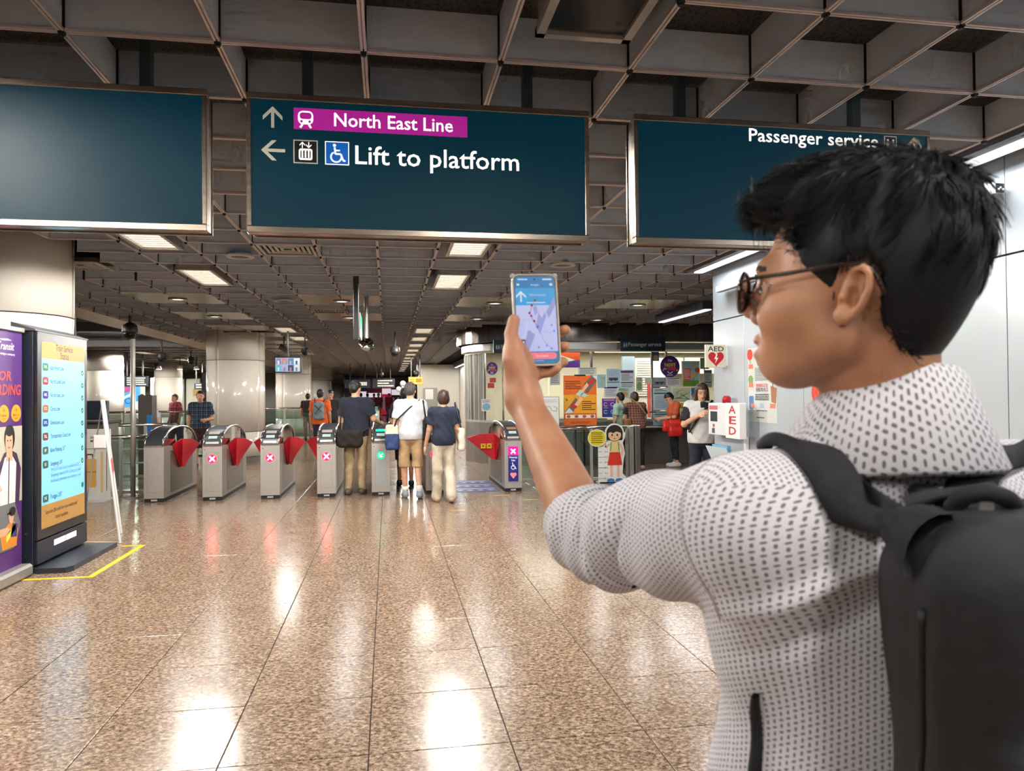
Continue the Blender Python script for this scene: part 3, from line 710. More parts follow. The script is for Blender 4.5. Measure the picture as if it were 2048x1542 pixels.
# ================================================================ FARE GATES
GY = 11.25; GL = 1.85; GW = .27
FLAPM = mat_noise('flap_red', 'a80f1f', 'bd1828', 4, .35)
def gprof():
    P = [(0, .055), (0, .80)]
    for k in range(1, 15):
        t = math.pi*(1-k/15.); P.append((GL/2+GL/2*math.cos(t), .80-.06*k/15+.29*math.sin(t)**.85))
    return P+[(GL, .74), (GL, .055)]
RED = mat('ff0a24', .4, emit=26., name='cross_red'); CRW = mat('fff0f4', .4, emit=9., name='cross_white'); GRN = mat('0a9a5c', .4, emit=7., name='arrow_green')
def cross(S, cx, cy, r, m, lay):
    for s in (-1, 1): S.line([(cx-r, cy-s*r), (cx+r, cy+s*r)], r*.5, m, lay+.2*s, 'symbol')
def gate(lb, kind, fl, fr, ext=.27):
    """kind: cross, arrow, priority, exit"""
    root = tag(empty('fare_gate'), lb, 'fare gate', 'fare gates across the hall'); prof = gprof(); w = GW/2
    M = Matrix(((0, 0, 1, 0), (1, 0, 0, 0), (0, 1, 0, 0), (0, 0, 0, 1)))   # (y,z,x) -> world axes
    low = [(0, .055), (0, .80)]+[(y, .80-.06*y/GL) for y in (GL*.25, GL*.5, GL*.75)]+[(GL, .74), (GL, .055)]
    MB().prism(low, -w, w, M).build('body', STEEL, root)
    MB().box((-w+.004, .02, 0), (w-.004, GL-.02, .055)).build('plinth', mat('1c1c20', .5), root)
    MB().box((-.04, -.002, .018), (.04, .022, .04)).build('plinth_label', mat('b8b8b4', .5), root)
    dome = [p for p in prof[1:-1]]
    MB().prism(dome+[(GL-.02, .742), (.02, .80)], -w+.02, w-.02, M).build('dome_shell', mat_noise('smoked_dome', '6e6862', '86807a', 3, .12, .7), root)
    for s in (-1, 1):
        MB().tube([(s*(w-.012), y, z) for y, z in dome], .016, 8).build('rim', STEEL_B, root, True)
        MB().box((s*w-.003, .32, .1), (s*w+.003, GL-.28, .72), bev=.002).build('side_panel', STEEL_D, root)
        MB().prism([(y, z-.02) for y, z in dome[3:-3]]+[(GL*.8, .80), (GL*.2, .82)], s*(w-.02)-.002, s*(w-.02)+.002, M).build('side_window', mat_glass('gate_window', 'd9d2c8', .25), root)
    # console strip following the front of the dome
    CON = mat('2b2e34', .35) if kind == 'exit' else mat('3a3d42', .3)
    V = []; pts = dome[:8]
    for y, z in pts:
        for x in (-w+.03, w-.03): V.append((x, y-.004, z+.008))
    pymesh('console', V, [(2*i, 2*i+1, 2*i+3, 2*i+2) for i in range(len(pts)-1)], CON, root)
    MB().box((-w+.012, -.004, .785), (w-.012, .01, .815), bev=.003).build('lip', STEEL_B, root)
    MB().box((-.085, -.004, .14), (.085, .002, .70), bev=.002).build('front_panel', STEEL, root)
    MF = frame((0, -.006, 0), (1, 0, 0), (0, 0, 1), (0, -1, 0)); S = Sheet(MF, root, .001, .001)
    def slope(t0, t1, x0, x1, m, name):     # patch lying on the console, t as index along pts
        def P(t):
            i = min(int(t), len(pts)-2); u = t-i; return (pts[i][0]*(1-u)+pts[i+1][0]*u-.010, pts[i][1]*(1-u)+pts[i+1][1]*u+.014)
        a, b = P(t0), P(t1)
        pymesh(name, [(x0, *a), (x1, *a), (x1, *b), (x0, *b)], [(0, 1, 2, 3)], m, root)
    if kind != 'exit':
        lit = kind == 'arrow'
        slope(.15, .55, -.09, .09, mat('c9ccce', .3, metal=.5), 'slot_plate'); slope(1.2, 1.9, -.06, .06, mat('cfe8e2', .3, emit=.5), 'reader_pad')
        slope(2.4, 3.2, -.075, .075, mat('2fe0c2', .3, emit=1.3) if lit else mat('c98f6e' if kind != 'cross' else 'd9c9c0', .3, emit=.35), 'display')
        S.rect(-.115, .725, -.085, .755, mat('d8d8d4', .5), 0, 0, 'label'); S.rect(-.11, .73, -.09, .75, mat('6b6b6b', .5), 1, 0, 'label')
    z = .607
    if kind == 'cross':
        S.ell(0, z, .062, .062, RED, 1, name='symbol_disc'); cross(S, 0, z, .035, CRW, 2)
    elif kind == 'arrow':
        S.rect(-.078, .16, .078, .69, mat('d5dad8', .3, emit=.18), 0, .01, 'lit_panel')
        S.ell(0, z, .058, .058, GRN, 1, name='symbol_disc'); arrow_up(S, 0, z, .075, CRW, math.radians(135), 2)
    elif kind == 'priority':
        PUR = mat('2a2f86', .4, emit=.8); S.rect(-.078, .16, .078, .70, PUR, 0, .012, 'priority_panel'); S.rect(-.078, .56, .078, .70, mat('d81a8c', .4, emit=2.2), 1, .012, 'priority_top')
        cross(S, 0, .625, .034, CRW, 2); S.text('Priority', 0, .53, .042, mat('ffffff', .4, emit=1.6), 2, .01, w=.125); S.text('Use', 0, .485, .042, mat('ffffff', .4, emit=1.6), 2, .01, w=.06)
        wheelchair(S, 0, .395, .115, mat('ffffff', .4, emit=1.6), 2); S.line([(-.06, .325), (.06, .325)], .004, mat('8f93c8', .4), 2)
        H = mat('ef8f96', .4, emit=1.2)
        for s in (-1, 1): S.ell(s*.023, .27, .027, .026, H, 2+.1*s, name='heart')
        S.poly([(-.048, .262), (.048, .262), (0, .2)], H, 2.4, 'heart')
    S.done()
    ry = .82
    for s, on in ((-1, fl), (1, fr)):
        if not on: continue
        mb = MB(); g = s*w; e = on
        pts3 = [(g+s*.045, ry, .86), (g+s*.045, ry, .60), (g+s*.03, ry+.02, .43)]
        A = [(g+s*.004, ry-.42, .80), (g+s*.05, ry-.02, .865), (g+s*.035, ry, .44), (g+s*.02, ry-.06, .43)]
        B = [(g+s*.05, ry-.02, .865), (g+s*e*.6, ry+.0, .855), (g+s*e, ry+.02, .79), (g+s*(e*.45), ry+.01, .56), (g+s*.06, ry+.0, .42), (g+s*.035, ry, .44)]
        n = len(B); T = .025
        V = B+[(x, y+T, z) for x, y, z in B]; Fc = [tuple(range(n)), tuple(range(2*n-1, n-1, -1))]+[(i, n+i, n+(i+1) % n, (i+1) % n) for i in range(n)]
        fo = pymesh('flap', V, Fc, FLAPM, root)
        V = A+[(x-s*.03 if i in (1, 2) else x-s*.004, y, z) for i, (x, y, z) in enumerate(A)]
        pymesh('flap_cover', V, [(0, 1, 2, 3), (7, 6, 5, 4)]+[(i, 4+i, 4+(i+1) % 4, (i+1) % 4) for i in range(4)], FLAPM, root)
        if kind == 'priority':
            S = Sheet(frame((0, ry-.012, 0), (1, 0, 0), (0, 0, 1), (0, -1, 0)), fo, .016, .001)
            for k in range(2):
                cx = g+s*(.23-.1*k)
                S.rect(cx-.04, .62, cx+.04, .70, mat('e0b21a', .5), 0, 0, 'sticker'); cross(S, cx, .66, .02, mat('1a1a1a', .5), 1)
            S.done()
    return root
for lb, kind, fl_, fr_, x in (('leftmost fare gate with dark sloping top and no display', 'exit', 0, .29, -3.31), ('fare gate with red cross second from the left, before the column', 'cross', 0, .28, -2.515), ('fare gate with red cross third from the left', 'cross', .24, .28, -1.71),
        ('fare gate with red cross just left of the man in navy shirt', 'cross', .24, 0, -.905), ('fare gate with green arrow beside the man in navy shirt', 'arrow', 0, 0, -.11), ('fare gate hidden between the white-shirt man and navy-top woman', 'cross', 0, 0, .70), ('priority fare gate with wheelchair and heart panel behind the forearm', 'priority', .5, 0, 1.91)):
    gate(lb, kind, fl_, fr_).location = (x, GY, 0)
# farther gate line
for x, lb, kd in ((-1.9, 'far fare gate left of the green-lit one', 'cross'), (-.55, 'far fare gate with green arrow beyond the near gates', 'arrow'), (.5, 'far fare gate right of the green-lit one', 'cross')):
    g = gate(lb, kd, .3, .3); g.location = (x, 36.5, 0)
# blue floor sticker in the wide aisle
st = tag(MB().box((1.0, 11.35, 0), (1.72, 12.9, .0025)).build('floor_sticker', mat('2c3f86', .4)), 'blue floor sticker with white pictograms in the wide gate aisle', 'floor sticker')
S = Sheet(frame((1.36, 11.35, .0025), (1, 0, 0), (0, 1, 0), (0, 0, 1)), st, .0004, .0004)
for y in (.12, .62, 1.15):
    S.rect(-.33, y+.22, .33, y+.30, mat('c9cfe6', .5), 0); 
    for k in range(4): S.rect(-.3+k*.16, y, -.19+k*.16, y+.15, mat('7f8cc4', .5), 0, .02); S.ell(-.245+k*.16, y+.08, .03, .03, mat('e6eaf6', .5), 1)
S.done()
for x0, y0, x1, lb in ((.80, 9.55, .98, 'short yellow floor mark behind the navy-top woman'), (1.55, 10.85, 1.78, 'short yellow floor mark before the priority gate'), (1.9, 10.3, 2.12, 'short yellow floor mark near the forearm')):
    tag(MB().box((x0, y0, 0), (x1, y0+.045, .002)).build('floor_mark', mat('c9a944', .5)), lb, 'floor mark', 'yellow floor marks')
# ================================================================ LEFT: TOTEM, BANNER, BARRIERS
TX, TY0, TY1, TZ = -3.0, 6.9, 7.98, 2.08
NAVY = mat('1d2433', .35); NAVYF = mat('232a38', .3)
tt = tag(empty('display_totem', (TX, (TY0+TY1)/2, 0), world=True), 'tall dark display totem with glowing Train Service Status screen', 'display')
MB().box((TX-.14, TY0, .06), (TX, TY1, TZ), bev=.006).build('body', NAVY, tt)
MB().prism([(TX-.16, TZ), (TX+.03, TZ), (TX+.03, TZ+.012), (TX-.16, TZ+.075)], TY0-.03, TY1+.02, Matrix(((1, 0, 0, 0), (0, 0, 1, 0), (0, 1, 0, 0), (0, 0, 0, 1)))).build('sloping_top', mat('5b5c60', .45), tt)
MB().box((TX, TY0+.01, .275), (TX+.03, TY1-.01, TZ), bev=.004).build('bezel', mat('1e2227', .25), tt)
MB().box((TX, TY0+.01, .07), (TX+.03, TY1-.01, .262), bev=.004).build('lower_panel', NAVY, tt)
MB().prism([(TX-.2, TY0+.0), (TX+.26, TY0-.02), (TX+.30, TY0+.06), (TX+.30, TY1+.02), (TX-.2, TY1+.02)], 0, .045).build('base_plate', mat('2d333f', .4), tt)
MB().tube([(TX-.06, TY1-.06, TZ+.02), (TX-.06, TY1-.06, TZ+.26)], [.012, .004], 8).build('antenna', BLACK, tt)
for z in (.15, .34): MB().tube([(TX-.05, TY0-.006, z), (TX-.05, TY0+.01, z)], .012, 8).build('bolt', STEEL_B, tt)
TMM = frame((TX+.03, TY0, 0), (0, 1, 0), (0, 0, 1), (1, 0, 0)); S = Sheet(TMM, tt, .001, .0008)
W_ = TY1-TY0; x0, x1 = .085, W_-.075; z0, z1 = .36, 1.995
EM = 1.45
GOLD = mat('cf9c55', .3, emit=EM*.45); SKY = mat('86cdf2', .3, emit=EM*1.1); INK = mat('14202a', .4); INKS = mat('21425a', .4)
S.rect(x0, z0, x1, z1, SKY, 0, 0, 'screen'); S.rect(x0, 1.85, x1, z1, GOLD, 1, 0, 'screen_header'); S.rect(x0, z0, x1, z0+.205, GOLD, 1, 0, 'screen_footer')
xm = (x0+x1)/2
S.text('Train Service', xm, 1.955, .085, INK, 2, .004, w=.36); S.text('Status', xm, 1.885, .085, INK, 2, .004, w=.18)
for i, (t, c, ab, w) in enumerate((('East-West Line', '0d7c56', 'EWL', .27), ('North South Line', '9c2434', 'NSL', .30), ('North East Line', '4a2a96', 'NEL', .28), ('Circle Line', 'b4683a', 'CCL', .19), ('Downtown Line', '12489c', 'DTL', .28), ('Thomson-East Coast Line', '7d4338', 'TEL', .42), ('Bukit Panjang LRT', '3f7068', 'BP', .31), ('Sengkang LRT', '3f7068', 'SK', .25))):
    z = 1.775-i*.1225
    S.rect(x0+.02, z-.034, x0+.13, z+.034, mat(c, .3, emit=.7), 1, .02, 'line_badge'); S.text(ab, x0+.075, z, .036, mat('f4f8fa', .3, emit=1.2), 2, .01, w=.06 if len(ab) > 2 else .035)
    S.text(t, x0+.17+w/2, z-.004, .055, INKS, 2, .006, w=w); S.ell(x1-.055, z-.03, .03, .027, mat('0f8f55', .3, emit=.7), 1, name='tick_badge')
    S.line([(x1-.068, z-.03), (x1-.058, z-.04), (x1-.04, z-.018)], .006, mat('d8f2e4', .3, emit=1), 2, 'tick')
z = .845
for i, t in enumerate(('West LRT Inner Loop (i.e. direction of STC -', 'Sengkang towards SW1 Cheng Lim) will', 'be closed. Commuters can continue to use')): S.text(t, x0+.17+.33, z-.0-i*.05+.015, .044, mat('3d7694', .4), 2, .004, w=.64)
z = .855-.155+.165
S.rect(x0+.02, .835-.1+.0, x0+.13, .835-.032, mat('3f7068', .3, emit=.7), 1, .0, 'line_badge') if 0 else None
zp = .845-.0
S.done()
S = Sheet(TMM, tt, .0026, .0008)
# Punggol row sits just above the footer
zp = z0+.205+.055
S.rect(x0+.02, zp-.034-.0, x0+.13, zp+.034, mat('3f7068', .3, emit=.7), 1, .02, 'line_badge'); S.text('PG', x0+.075, zp, .036, mat('f4f8fa', .3, emit=1.2), 2, .01, w=.04); S.text('Punggol LRT', x0+.17+.115, zp, .055, INKS, 2, .006, w=.23)
S.ell(x1-.055, zp+.03, .03, .027, mat('0f8f55', .3, emit=.7), 1, name='tick_badge')
S.text('Scan the QR code for more details and', x0+.40, z0+.135, .05, INK, 2, .002, w=.66); S.text('latest updates.', x0+.40, z0+.07, .05, INK, 2, .002, w=.27)
S.done()
S = Sheet(TMM, tt, .001, .0008); S.rect(.33, .175, .57, .225, mat('eef2ff', .3, emit=4.), 0, .006, 'light_bar'); S.rect(.585, .175, .81, .225, mat('eef2ff', .3, emit=4.), 0, .006, 'light_bar'); S.done()

# ---- roll-up banner
BX, BY1 = -3.06, 6.84; BY0 = BY1-1.2; BT = 2.06
bn = tag(empty('roll_up_banner', (BX, (BY0+BY1)/2, 0), world=True), 'purple roll-up banner with operator logo and staff photographs', 'banner')
MB().box((BX-.02, BY0, .1), (BX, BY1, BT)).build('sheet', mat_noise('banner_purple', '43206a', '55286f', 1.3, .5), bn)
MB().box((BX-.035, BY0-.01, BT-.005), (BX+.02, BY1+.01, BT+.035), bev=.006).build('top_rail', mat('b6b5b2', .35, metal=.6), bn)
MB().box((BX-.1, BY0-.01, .0), (BX+.09, BY1+.01, .105), bev=.02).build('base_cassette', mat('b2b0ab', .35, metal=.6), bn)
S = Sheet(frame((BX, BY1, 0), (0, 1, 0), (0, 0, 1), (1, 0, 0)), bn, .001, .0008)
PW = mat('f0edf2', .5); RO = mat('e8483c', .5); AM = mat('eb9c26', .5)
S.text('SBS Transit', -.36, 1.885, .11, PW, 1, .012, w=.44, shear=.2); S.poly([(-.40, 1.945), (-.25, 1.957), (-.17, 1.945), (-.3, 1.938)], PW, 1); S.text('a comfortdelgro company', -.3, 1.80, .04, PW, 1, .004, w=.36)
S.text('OR', -.285, 1.538, .135, RO, 1, .018, w=.2, shear=.12); S.text('RDING', -.215, 1.408, .135, RO, 1, .018, w=.38, shear=.12)
for k, (t, u) in enumerate((('Flexible', 'hours'), ('Higher', 'pay'), ('More fun', 'benefits'))):
    cx = -.62+k*.2+.12; S.ell(cx-.0, 1.20-.0, .083, .083, AM, 1, name='badge'); S.text(t, cx, 1.19, .03, mat('6a3a1a', .5), 2, .006, w=.1); S.text(u, cx, 1.155, .024, mat('6a3a1a', .5), 2, .004, w=.05)
    S.poly([(cx-.02, 1.225), (cx+.02, 1.225), (cx+.012, 1.25), (cx-.012, 1.25)], mat('c2761c', .5), 2)
# photograph of staff on the banner (printed picture)
SKN = mat('d9a98c', .6); HR = mat('1c1a1c', .5); JW = mat('e6e0e2', .6); JP = mat('43284c', .6)
S.rect(-1.2, .60, 0, 1.07, mat('b9b6a4', .6), 1, 0, 'photograph'); S.rect(-.5, .59, -.44, 1.07, mat('8e8d80', .6), 1.4, 0, 'photograph'); S.rect(-1.2, .9, -.5, 1.07, mat('cfd2c4', .6), 1.4, 0, 'photograph')
S.poly([(-.5, .60), (-.05, .60), (-.02, .80), (-.09, .90), (-.2, .93), (-.3, .91), (-.38, .84)], JP, 2, 'photograph'); S.poly([(-.40, .60), (-.12, .60), (-.1, .84), (-.2, .915), (-.29, .88), (-.36, .78)], JW, 3, 'photograph')
S.line([(-.23, .60), (-.22, .88)], .014, JP, 4, 'photograph'); S.poly([(-.27, .86), (-.16, .86), (-.17, .93), (-.26, .93)], SKN, 3.6, 'photograph')
S.ell(-.21, 1.0, .085, .085, HR, 3, name='photograph'); S.ell(-.22, .975, .06, .08, SKN, 4, name='photograph'); S.ell(-.215, 1.045, .065, .035, HR, 5, name='photograph')
for s in (-1, 1): S.ell(-.222+s*.023, .985, .009, .005, HR, 5, name='photograph')
S.rect(-.24, .937, -.204, .945, mat('b8574c', .5), 5, 0, 'photograph'); S.rect(-1.2, .60, -.36, .72, mat('c9c2b2', .6), 3, 0, 'photograph'); S.poly([(-.52, .70), (-.36, .72), (-.33, .69), (-.5, .66)], SKN, 5, 'photograph')
HX = [(-.62, .30), (-.14, .30), (-.03, .44), (-.13, .60), (-.62, .60)]
S.poly(HX, mat('6d6f70', .6), 6, 'photograph'); S.poly([(-.33, .31), (-.1, .31), (-.08, .42), (-.14, .475), (-.24, .47), (-.36, .40)], mat('e08a2c', .6), 7, 'photograph'); S.poly([(-.27, .35), (-.12, .42), (-.12, .46), (-.27, .40)], mat('d9d84c', .6), 8, 'photograph')
S.poly([(-.2, .38), (-.1, .37), (-.09, .45), (-.17, .47)], mat('2c3f74', .6), 8, 'photograph'); S.poly([(-.4, .40), (-.26, .40), (-.2, .42), (-.24, .45), (-.38, .45)], SKN, 8, 'photograph')
S.ell(-.19, .515, .04, .05, SKN, 8, name='photograph'); S.ell(-.175, .545, .055, .03, HR, 9, name='photograph'); S.rect(-.26, .53, -.2, .542, HR, 9, 0, 'photograph')
S.done()

for o in list(bn.children):
    if o.name.split('.')[0] in ('print', 'lettering', 'badge', 'photograph'):
        for v in o.data.vertices: v.co.z = float(np.interp(v.co.z, [.28, .6, 1.07, 1.2, 1.40, 1.545, 1.885, 2.0], [.24, .64, 1.27, 1.37, 1.56, 1.69, 1.92, 2.03]))
# ---- yellow tape, transparent easel board
tp = tag(empty('floor_tape', (-2.46, 7.3, 0), world=True), 'yellow floor tape outlining the totem base', 'floor tape')
MB().box((-3.0, 6.66, 0), (-2.44, 6.71, .0015)).build('tape_strip', mat('e3c41c', .4), tp); MB().box((-2.49, 6.71, 0), (-2.44, 7.98, .0015)).build('tape_strip', mat('e3c41c', .4), tp); MB().box((-2.66, 7.98, 0), (-2.44, 8.03, .0015)).build('tape_strip', mat('e3c41c', .4), tp)
es = tag(empty('easel_board', (-2.8, 8.1, 0), world=True), 'white A-frame easel board seen edge-on beside the totem', 'easel')
e0 = onz(240, 1087); ytop = 8.35; t = onY(203, 800, ytop+.35)
A = Vector((e0[0], e0[1], 0)); Bv = Vector((t[0], t[1], t[2]))
dv = (Bv-A); nrm = Vector((dv.z, 0, -dv.x)).normalized()
for off, w in ((0., .02),): MB().tube([A, Bv], .014, 8).build('front_leg', mat('c9c5c2', .4), es)
WD = Vector((-.335, 1.07, 0)).normalized()*.62
MB().tube([A+WD, Bv+WD], .014, 8).build('front_leg', mat('c9c5c2', .4), es)
MB().tube([Bv+WD*.5, Vector((A.x-.42, A.y+.1, 0))], .008, 6).build('rear_leg', mat('9a928e', .4), es)
MB().tube([Vector((A.x-.42, A.y+.1, .012)), A+Vector((0, 0, .012))], .006, 6).build('tie_rod', mat('d8c9b8', .4), es)
ux = dv.normalized(); pa = A+ux*.55
V = []
for u in (.46, .98):
    for yv in (.04, .96):
        for k in (0, .012): V.append(A+dv*u+WD*yv+nrm*k)
pymesh('board', V, [(0, 2, 6, 4), (1, 5, 7, 3), (0, 4, 5, 1), (2, 3, 7, 6), (0, 1, 3, 2), (4, 6, 7, 5)], mat('d9d4d2', .5), es)
V = [];
for u in (.46, .56):
    for yv in (.04, .96): V.append(A+dv*u+WD*yv+nrm*.0135)
pymesh('print', V, [(0, 1, 3, 2)], mat('c24048', .5), es)
MB().box((A.x-.25, A.y-.02, .98), (A.x-.13, A.y, 1.12), bev=.03).build('clip_cartoon_card', mat('e7dcd8', .5), es)
# ---- luggage size standee
lx0 = onY(176, 1000, 11.6); lx1 = onY(221, 995, 11.6)
lg = tag(empty('luggage_standee', ((lx0[0]+lx1[0])/2, 11.6, 0), world=True), 'white luggage-size standee with suitcase drawing behind the easel', 'standee')
xa, xb = lx0[0]-.35, lx1[0]
MB().box((xa, 11.6, 0), (xb, 11.63, 1.05), bev=.004).build('board', mat('dcdad6', .5), lg); MB().prism([(xa+.05, 11.45), (xb-.05, 11.45), (xb, 11.6), (xb, 11.9), (xa, 11.9)], 0, .02).build('base', mat('cfccc6', .5), lg)
S = Sheet(frame((xb, 11.6, 0), (1, 0, 0), (0, 0, 1), (0, -1, 0)), lg, .001, .001)
S.text('items on Bus', -.14, .93, .05, INK, 1, .006, w=.26); S.text('Movement', -.17, .875, .05, INK, 1, .006, w=.2); S.rect(-.6, .20, -.19, .62, mat('d9ad62', .5), 0, .03); S.rect(-.6, .42, -.19, .435, mat('8f7a54', .5), 1); S.line([(-.32, .62), (-.32, .68), (-.24, .68), (-.24, .62)], .016, INK, 1); S.line([(-.05, .15), (-.05, .78)], .008, INK, 1); S.rect(-.13, .12, -.1, .72, mat('e0b877', .5), 0)
S.rect(-.6, .76, -.02, .766, INK, 1); S.done()

# ---- glass and steel barriers left of the gates
def barrier(lb, x0, x1, y, h=.92, posts=3, glass=True, rails=(), rz=0., grp='steel barriers'):
    root = tag(empty('barrier', ((x0+x1)/2, y, 0), rz), lb, 'barrier', grp); L = x1-x0
    MB().tube([(-L/2, 0, h), (L/2, 0, h)], .032, 10).build('top_rail', STEEL_B, root, True)
    MB().box((-L/2, -.02, .03), (L/2, .02, .08), bev=.004).build('bottom_rail', STEEL, root)
    for k in range(posts):
        x = -L/2+L*k/(posts-1); MB().box((x-.022, -.03, 0), (x+.022, .03, h), bev=.004).build('post', STEEL, root)
    for z in rails: MB().tube([(-L/2, 0, z), (L/2, 0, z)], .018, 8).build('mid_rail', STEEL, root, True)
    if glass:
        for k in range(posts-1):
            a = -L/2+L*k/(posts-1)+.03; b = -L/2+L*(k+1)/(posts-1)-.03
            MB().box((a, -.005, .1), (b, .005, h-.06)).build('glass_pane', mat_glass('rail_glass', 'dcece6', .06), root)
    return root
barrier('steel and glass barrier joining the leftmost gate', -5.2, -3.47, 12.15, .90, 4, True)
barrier('second steel barrier behind the luggage standee', -6.6, -3.9, 14.6, 1.0, 6, False, (.3, .55, .8))
barrier('glass balustrade behind the plaid-shirt man', -9.5, -4.4, 22.5, 1.1, 6, True)
barrier('glass balustrade in front of the far-left column', -13.5, -9.6, 22.5, 1.1, 5, True)
barrier('distant balustrade right of the mid column', -4.6, -1.6, 27., 1.1, 4, True)
pb = onz(266, 997); pp = tag(empty('tall_post', (pb[0], pb[1], 0)), 'tall thin steel post rising from the left barrier', 'post')
MB().tube([(0, 0, 0), (0, 0, onY(262, 678, pb[1])[2])], .036, 12).build('pole', mat('b4ada4', .35, metal=.5), pp, True); MB().lathe([(.09, 0), (.09, .015), (.04, .03)], n=20).build('foot', STEEL, pp); MB().lathe([(.04, 0), (.04, .03)], (0, 0, .45), 16).build('collar', STEEL_D, pp)
# ticket desk cabinet with dark screen, bin-like posts
q = onY(196, 830, 13.2); cbm = tag(empty('counter_cabinet', (q[0]-.3, 13.3, 0), world=True), 'dark counter cabinet half hidden behind the totem', 'cabinet')
MB().box((q[0]-.9, 13.2, 0), (q[0]+.12, 13.8, 1.08), bev=.01).build('body', STEEL_D, cbm); MB().box((q[0]-.95, 13.15, 1.08), (q[0]+.16, 13.85, 1.12), bev=.01).build('top', mat('35383e', .4), cbm)
MB().box((q[0]-.7, 13.3, 1.14), (q[0]+.10, 13.42, 1.46), bev=.01).build('screen_back', mat('2a3140', .4), cbm)
p = onY(300, 860, 14.9); rd = tag(empty('blue_kiosk', (p[0]-.06, 14.9, 0), world=True), 'narrow kiosk with bright blue side panel in front of the long-haired woman', 'kiosk')
p0 = onY(294, 900, 14.9); p1 = onY(304, 830, 14.9)
MB().box((p0[0]-.16, 14.9, 0), (p1[0]+.0, 15.2, 1.55), bev=.01).build('body', mat('514a46', .4), rd); MB().box((p0[0], 14.885, .55), (p1[0], 14.9, p1[2])).build('blue_panel', mat('2f8fe0', .4, emit=.25), rd)

# ---- background on the far left: advertising light box, hanging signs, walls
def far_column(px, Y, r, lb):
    q = onY(px, 790, Y); root = tag(empty('column', (q[0], Y, 0), world=True), lb, 'column', 'round columns of the left hall')
    for a, b in ((.1, .70), (.71, 2.36), (2.37, 3.1)): MB().lathe([(r, a), (r, b)], (q[0], Y, 0), 40).build('panel', COLM, root, True)
    MB().lathe([(r-.015, 0), (r-.015, 3.1)], (q[0], Y, 0), 32).build('core', mat('2a2725', .7), root); MB().lathe([(r+.01, 0), (r+.01, .1)], (q[0], Y, 0), 32).build('skirting', STEEL_D, root)
far_column(207, 25, .58, 'far round cream column right behind the totem edge'); far_column(337, 33, .55, 'far round cream column behind the red-shirt man')
q0 = onY(236, 815, 30.); q1 = onY(280, 772, 30.)
ab = tag(empty('advert_lightbox', ((q0[0]+q1[0])/2, 30, 0), world=True), 'glowing blue and pink advertising light box at far left', 'light box')
MB().box((q0[0]-.1, 30.02, .0), (q1[0]+.1, 30.3, q1[2]+.1), bev=.01).build('case', mat('c9c4bc', .4), ab)
S = Sheet(frame((q0[0], 30.02, q0[2]), (1, 0, 0), (0, 0, 1), (0, -1, 0)), ab, .002, .002); w, h = q1[0]-q0[0], q1[2]-q0[2]
S.rect(0, 0, w, h, mat('58b4ea', .4, emit=1.1), 0, 0, 'lit_face'); S.poly([(w*.1, h*.6), (w*.55, h*.75), (w*.6, h), (w*.12, h)], mat('c25a9c', .4, emit=.9), 1); S.poly([(w*.15, h*.3), (w*.6, h*.55), (w*.55, h*.65), (w*.15, h*.45)], mat('c9e6f4', .4, emit=1), 2); S.ring(w*.45, h*.3, w*.13, w*.05, mat('2a6cc4', .4, emit=.8), 2); S.rect(0, 0, w*.04, h, mat('f2ee6a', .4, emit=1), 2); S.done()
MB().box((q0[0]-.6, 29.6, .0), (q1[0]+.3, 29.9, .95), bev=.01).build('ledge', mat('c4beb4', .5), ab); MB().box((q0[0]-.6, 29.58, .95), (q1[0]+.3, 29.92, 1.02)).build('ledge_cap', mat('a8543e', .5), ab)
def far_sign(px0, py0, px1, py1, Y, lb, rows=3, bg='14202c', ink='f2ead8', em=1.2, hang_=True, name='direction_sign', cat='sign', mk=None):
    a = onY(px0, py0, Y); b = onY(px1, py1, Y); root = tag(empty(name, ((a[0]+b[0])/2, Y, b[2]), world=True), lb, cat, 'far hanging signs')
    MB().box((a[0], Y, b[2]), (b[0], Y+.12, a[2]), bev=.01).build('case', mat(bg, .4), root)
    if hang_:
        for x in (a[0]*.8+b[0]*.2, a[0]*.2+b[0]*.8): MB().box((x-.02, Y+.04, a[2]-.01), (x+.02, Y+.08, CZ+.216)).build('hanger', mat('3c3b3b', .5), root)
    S = Sheet(frame((a[0], Y, b[2]), (1, 0, 0), (0, 0, 1), (0, -1, 0)), root, .002, .002); w, h = b[0]-a[0], a[2]-b[2]
    if mk: mk(S, w, h)
    else: S.greek(w*.22, h*.1, w*.95, h*.9, rows, mat(ink, .4, emit=em), 1, .5, 'lettering')
    S.done(); return root
far_sign(242, 752, 295, 773, 26, 'far hanging sign with rows of lit lettering above the light box', 4)
far_sign(388, 766, 408, 778, 30, 'small dark hanging sign left of the plaid-shirt man\'s head', 2)
far_sign(690, 759, 740, 776, 34, 'far hanging sign with small white lettering above the navy-shirt man', 1)
far_sign(745, 757, 790, 776, 34, 'far hanging sign with three rows of white lettering', 3)
p = onY(410, 780, 20.); bk = tag(empty('banner_stand', (p[0], 20., 0), world=True), 'tall black banner beside the plaid-shirt man', 'banner')
a = onY(403, 745, 20.); b = onY(418, 905, 20.); MB().box((a[0], 20, .05), (b[0], 20.05, a[2]), bev=.005).build('sheet', mat('14151b', .5), bk); MB().box((a[0]-.1, 19.85, 0), (b[0]+.1, 20.2, .05), bev=.01).build('base', BLACK, bk)
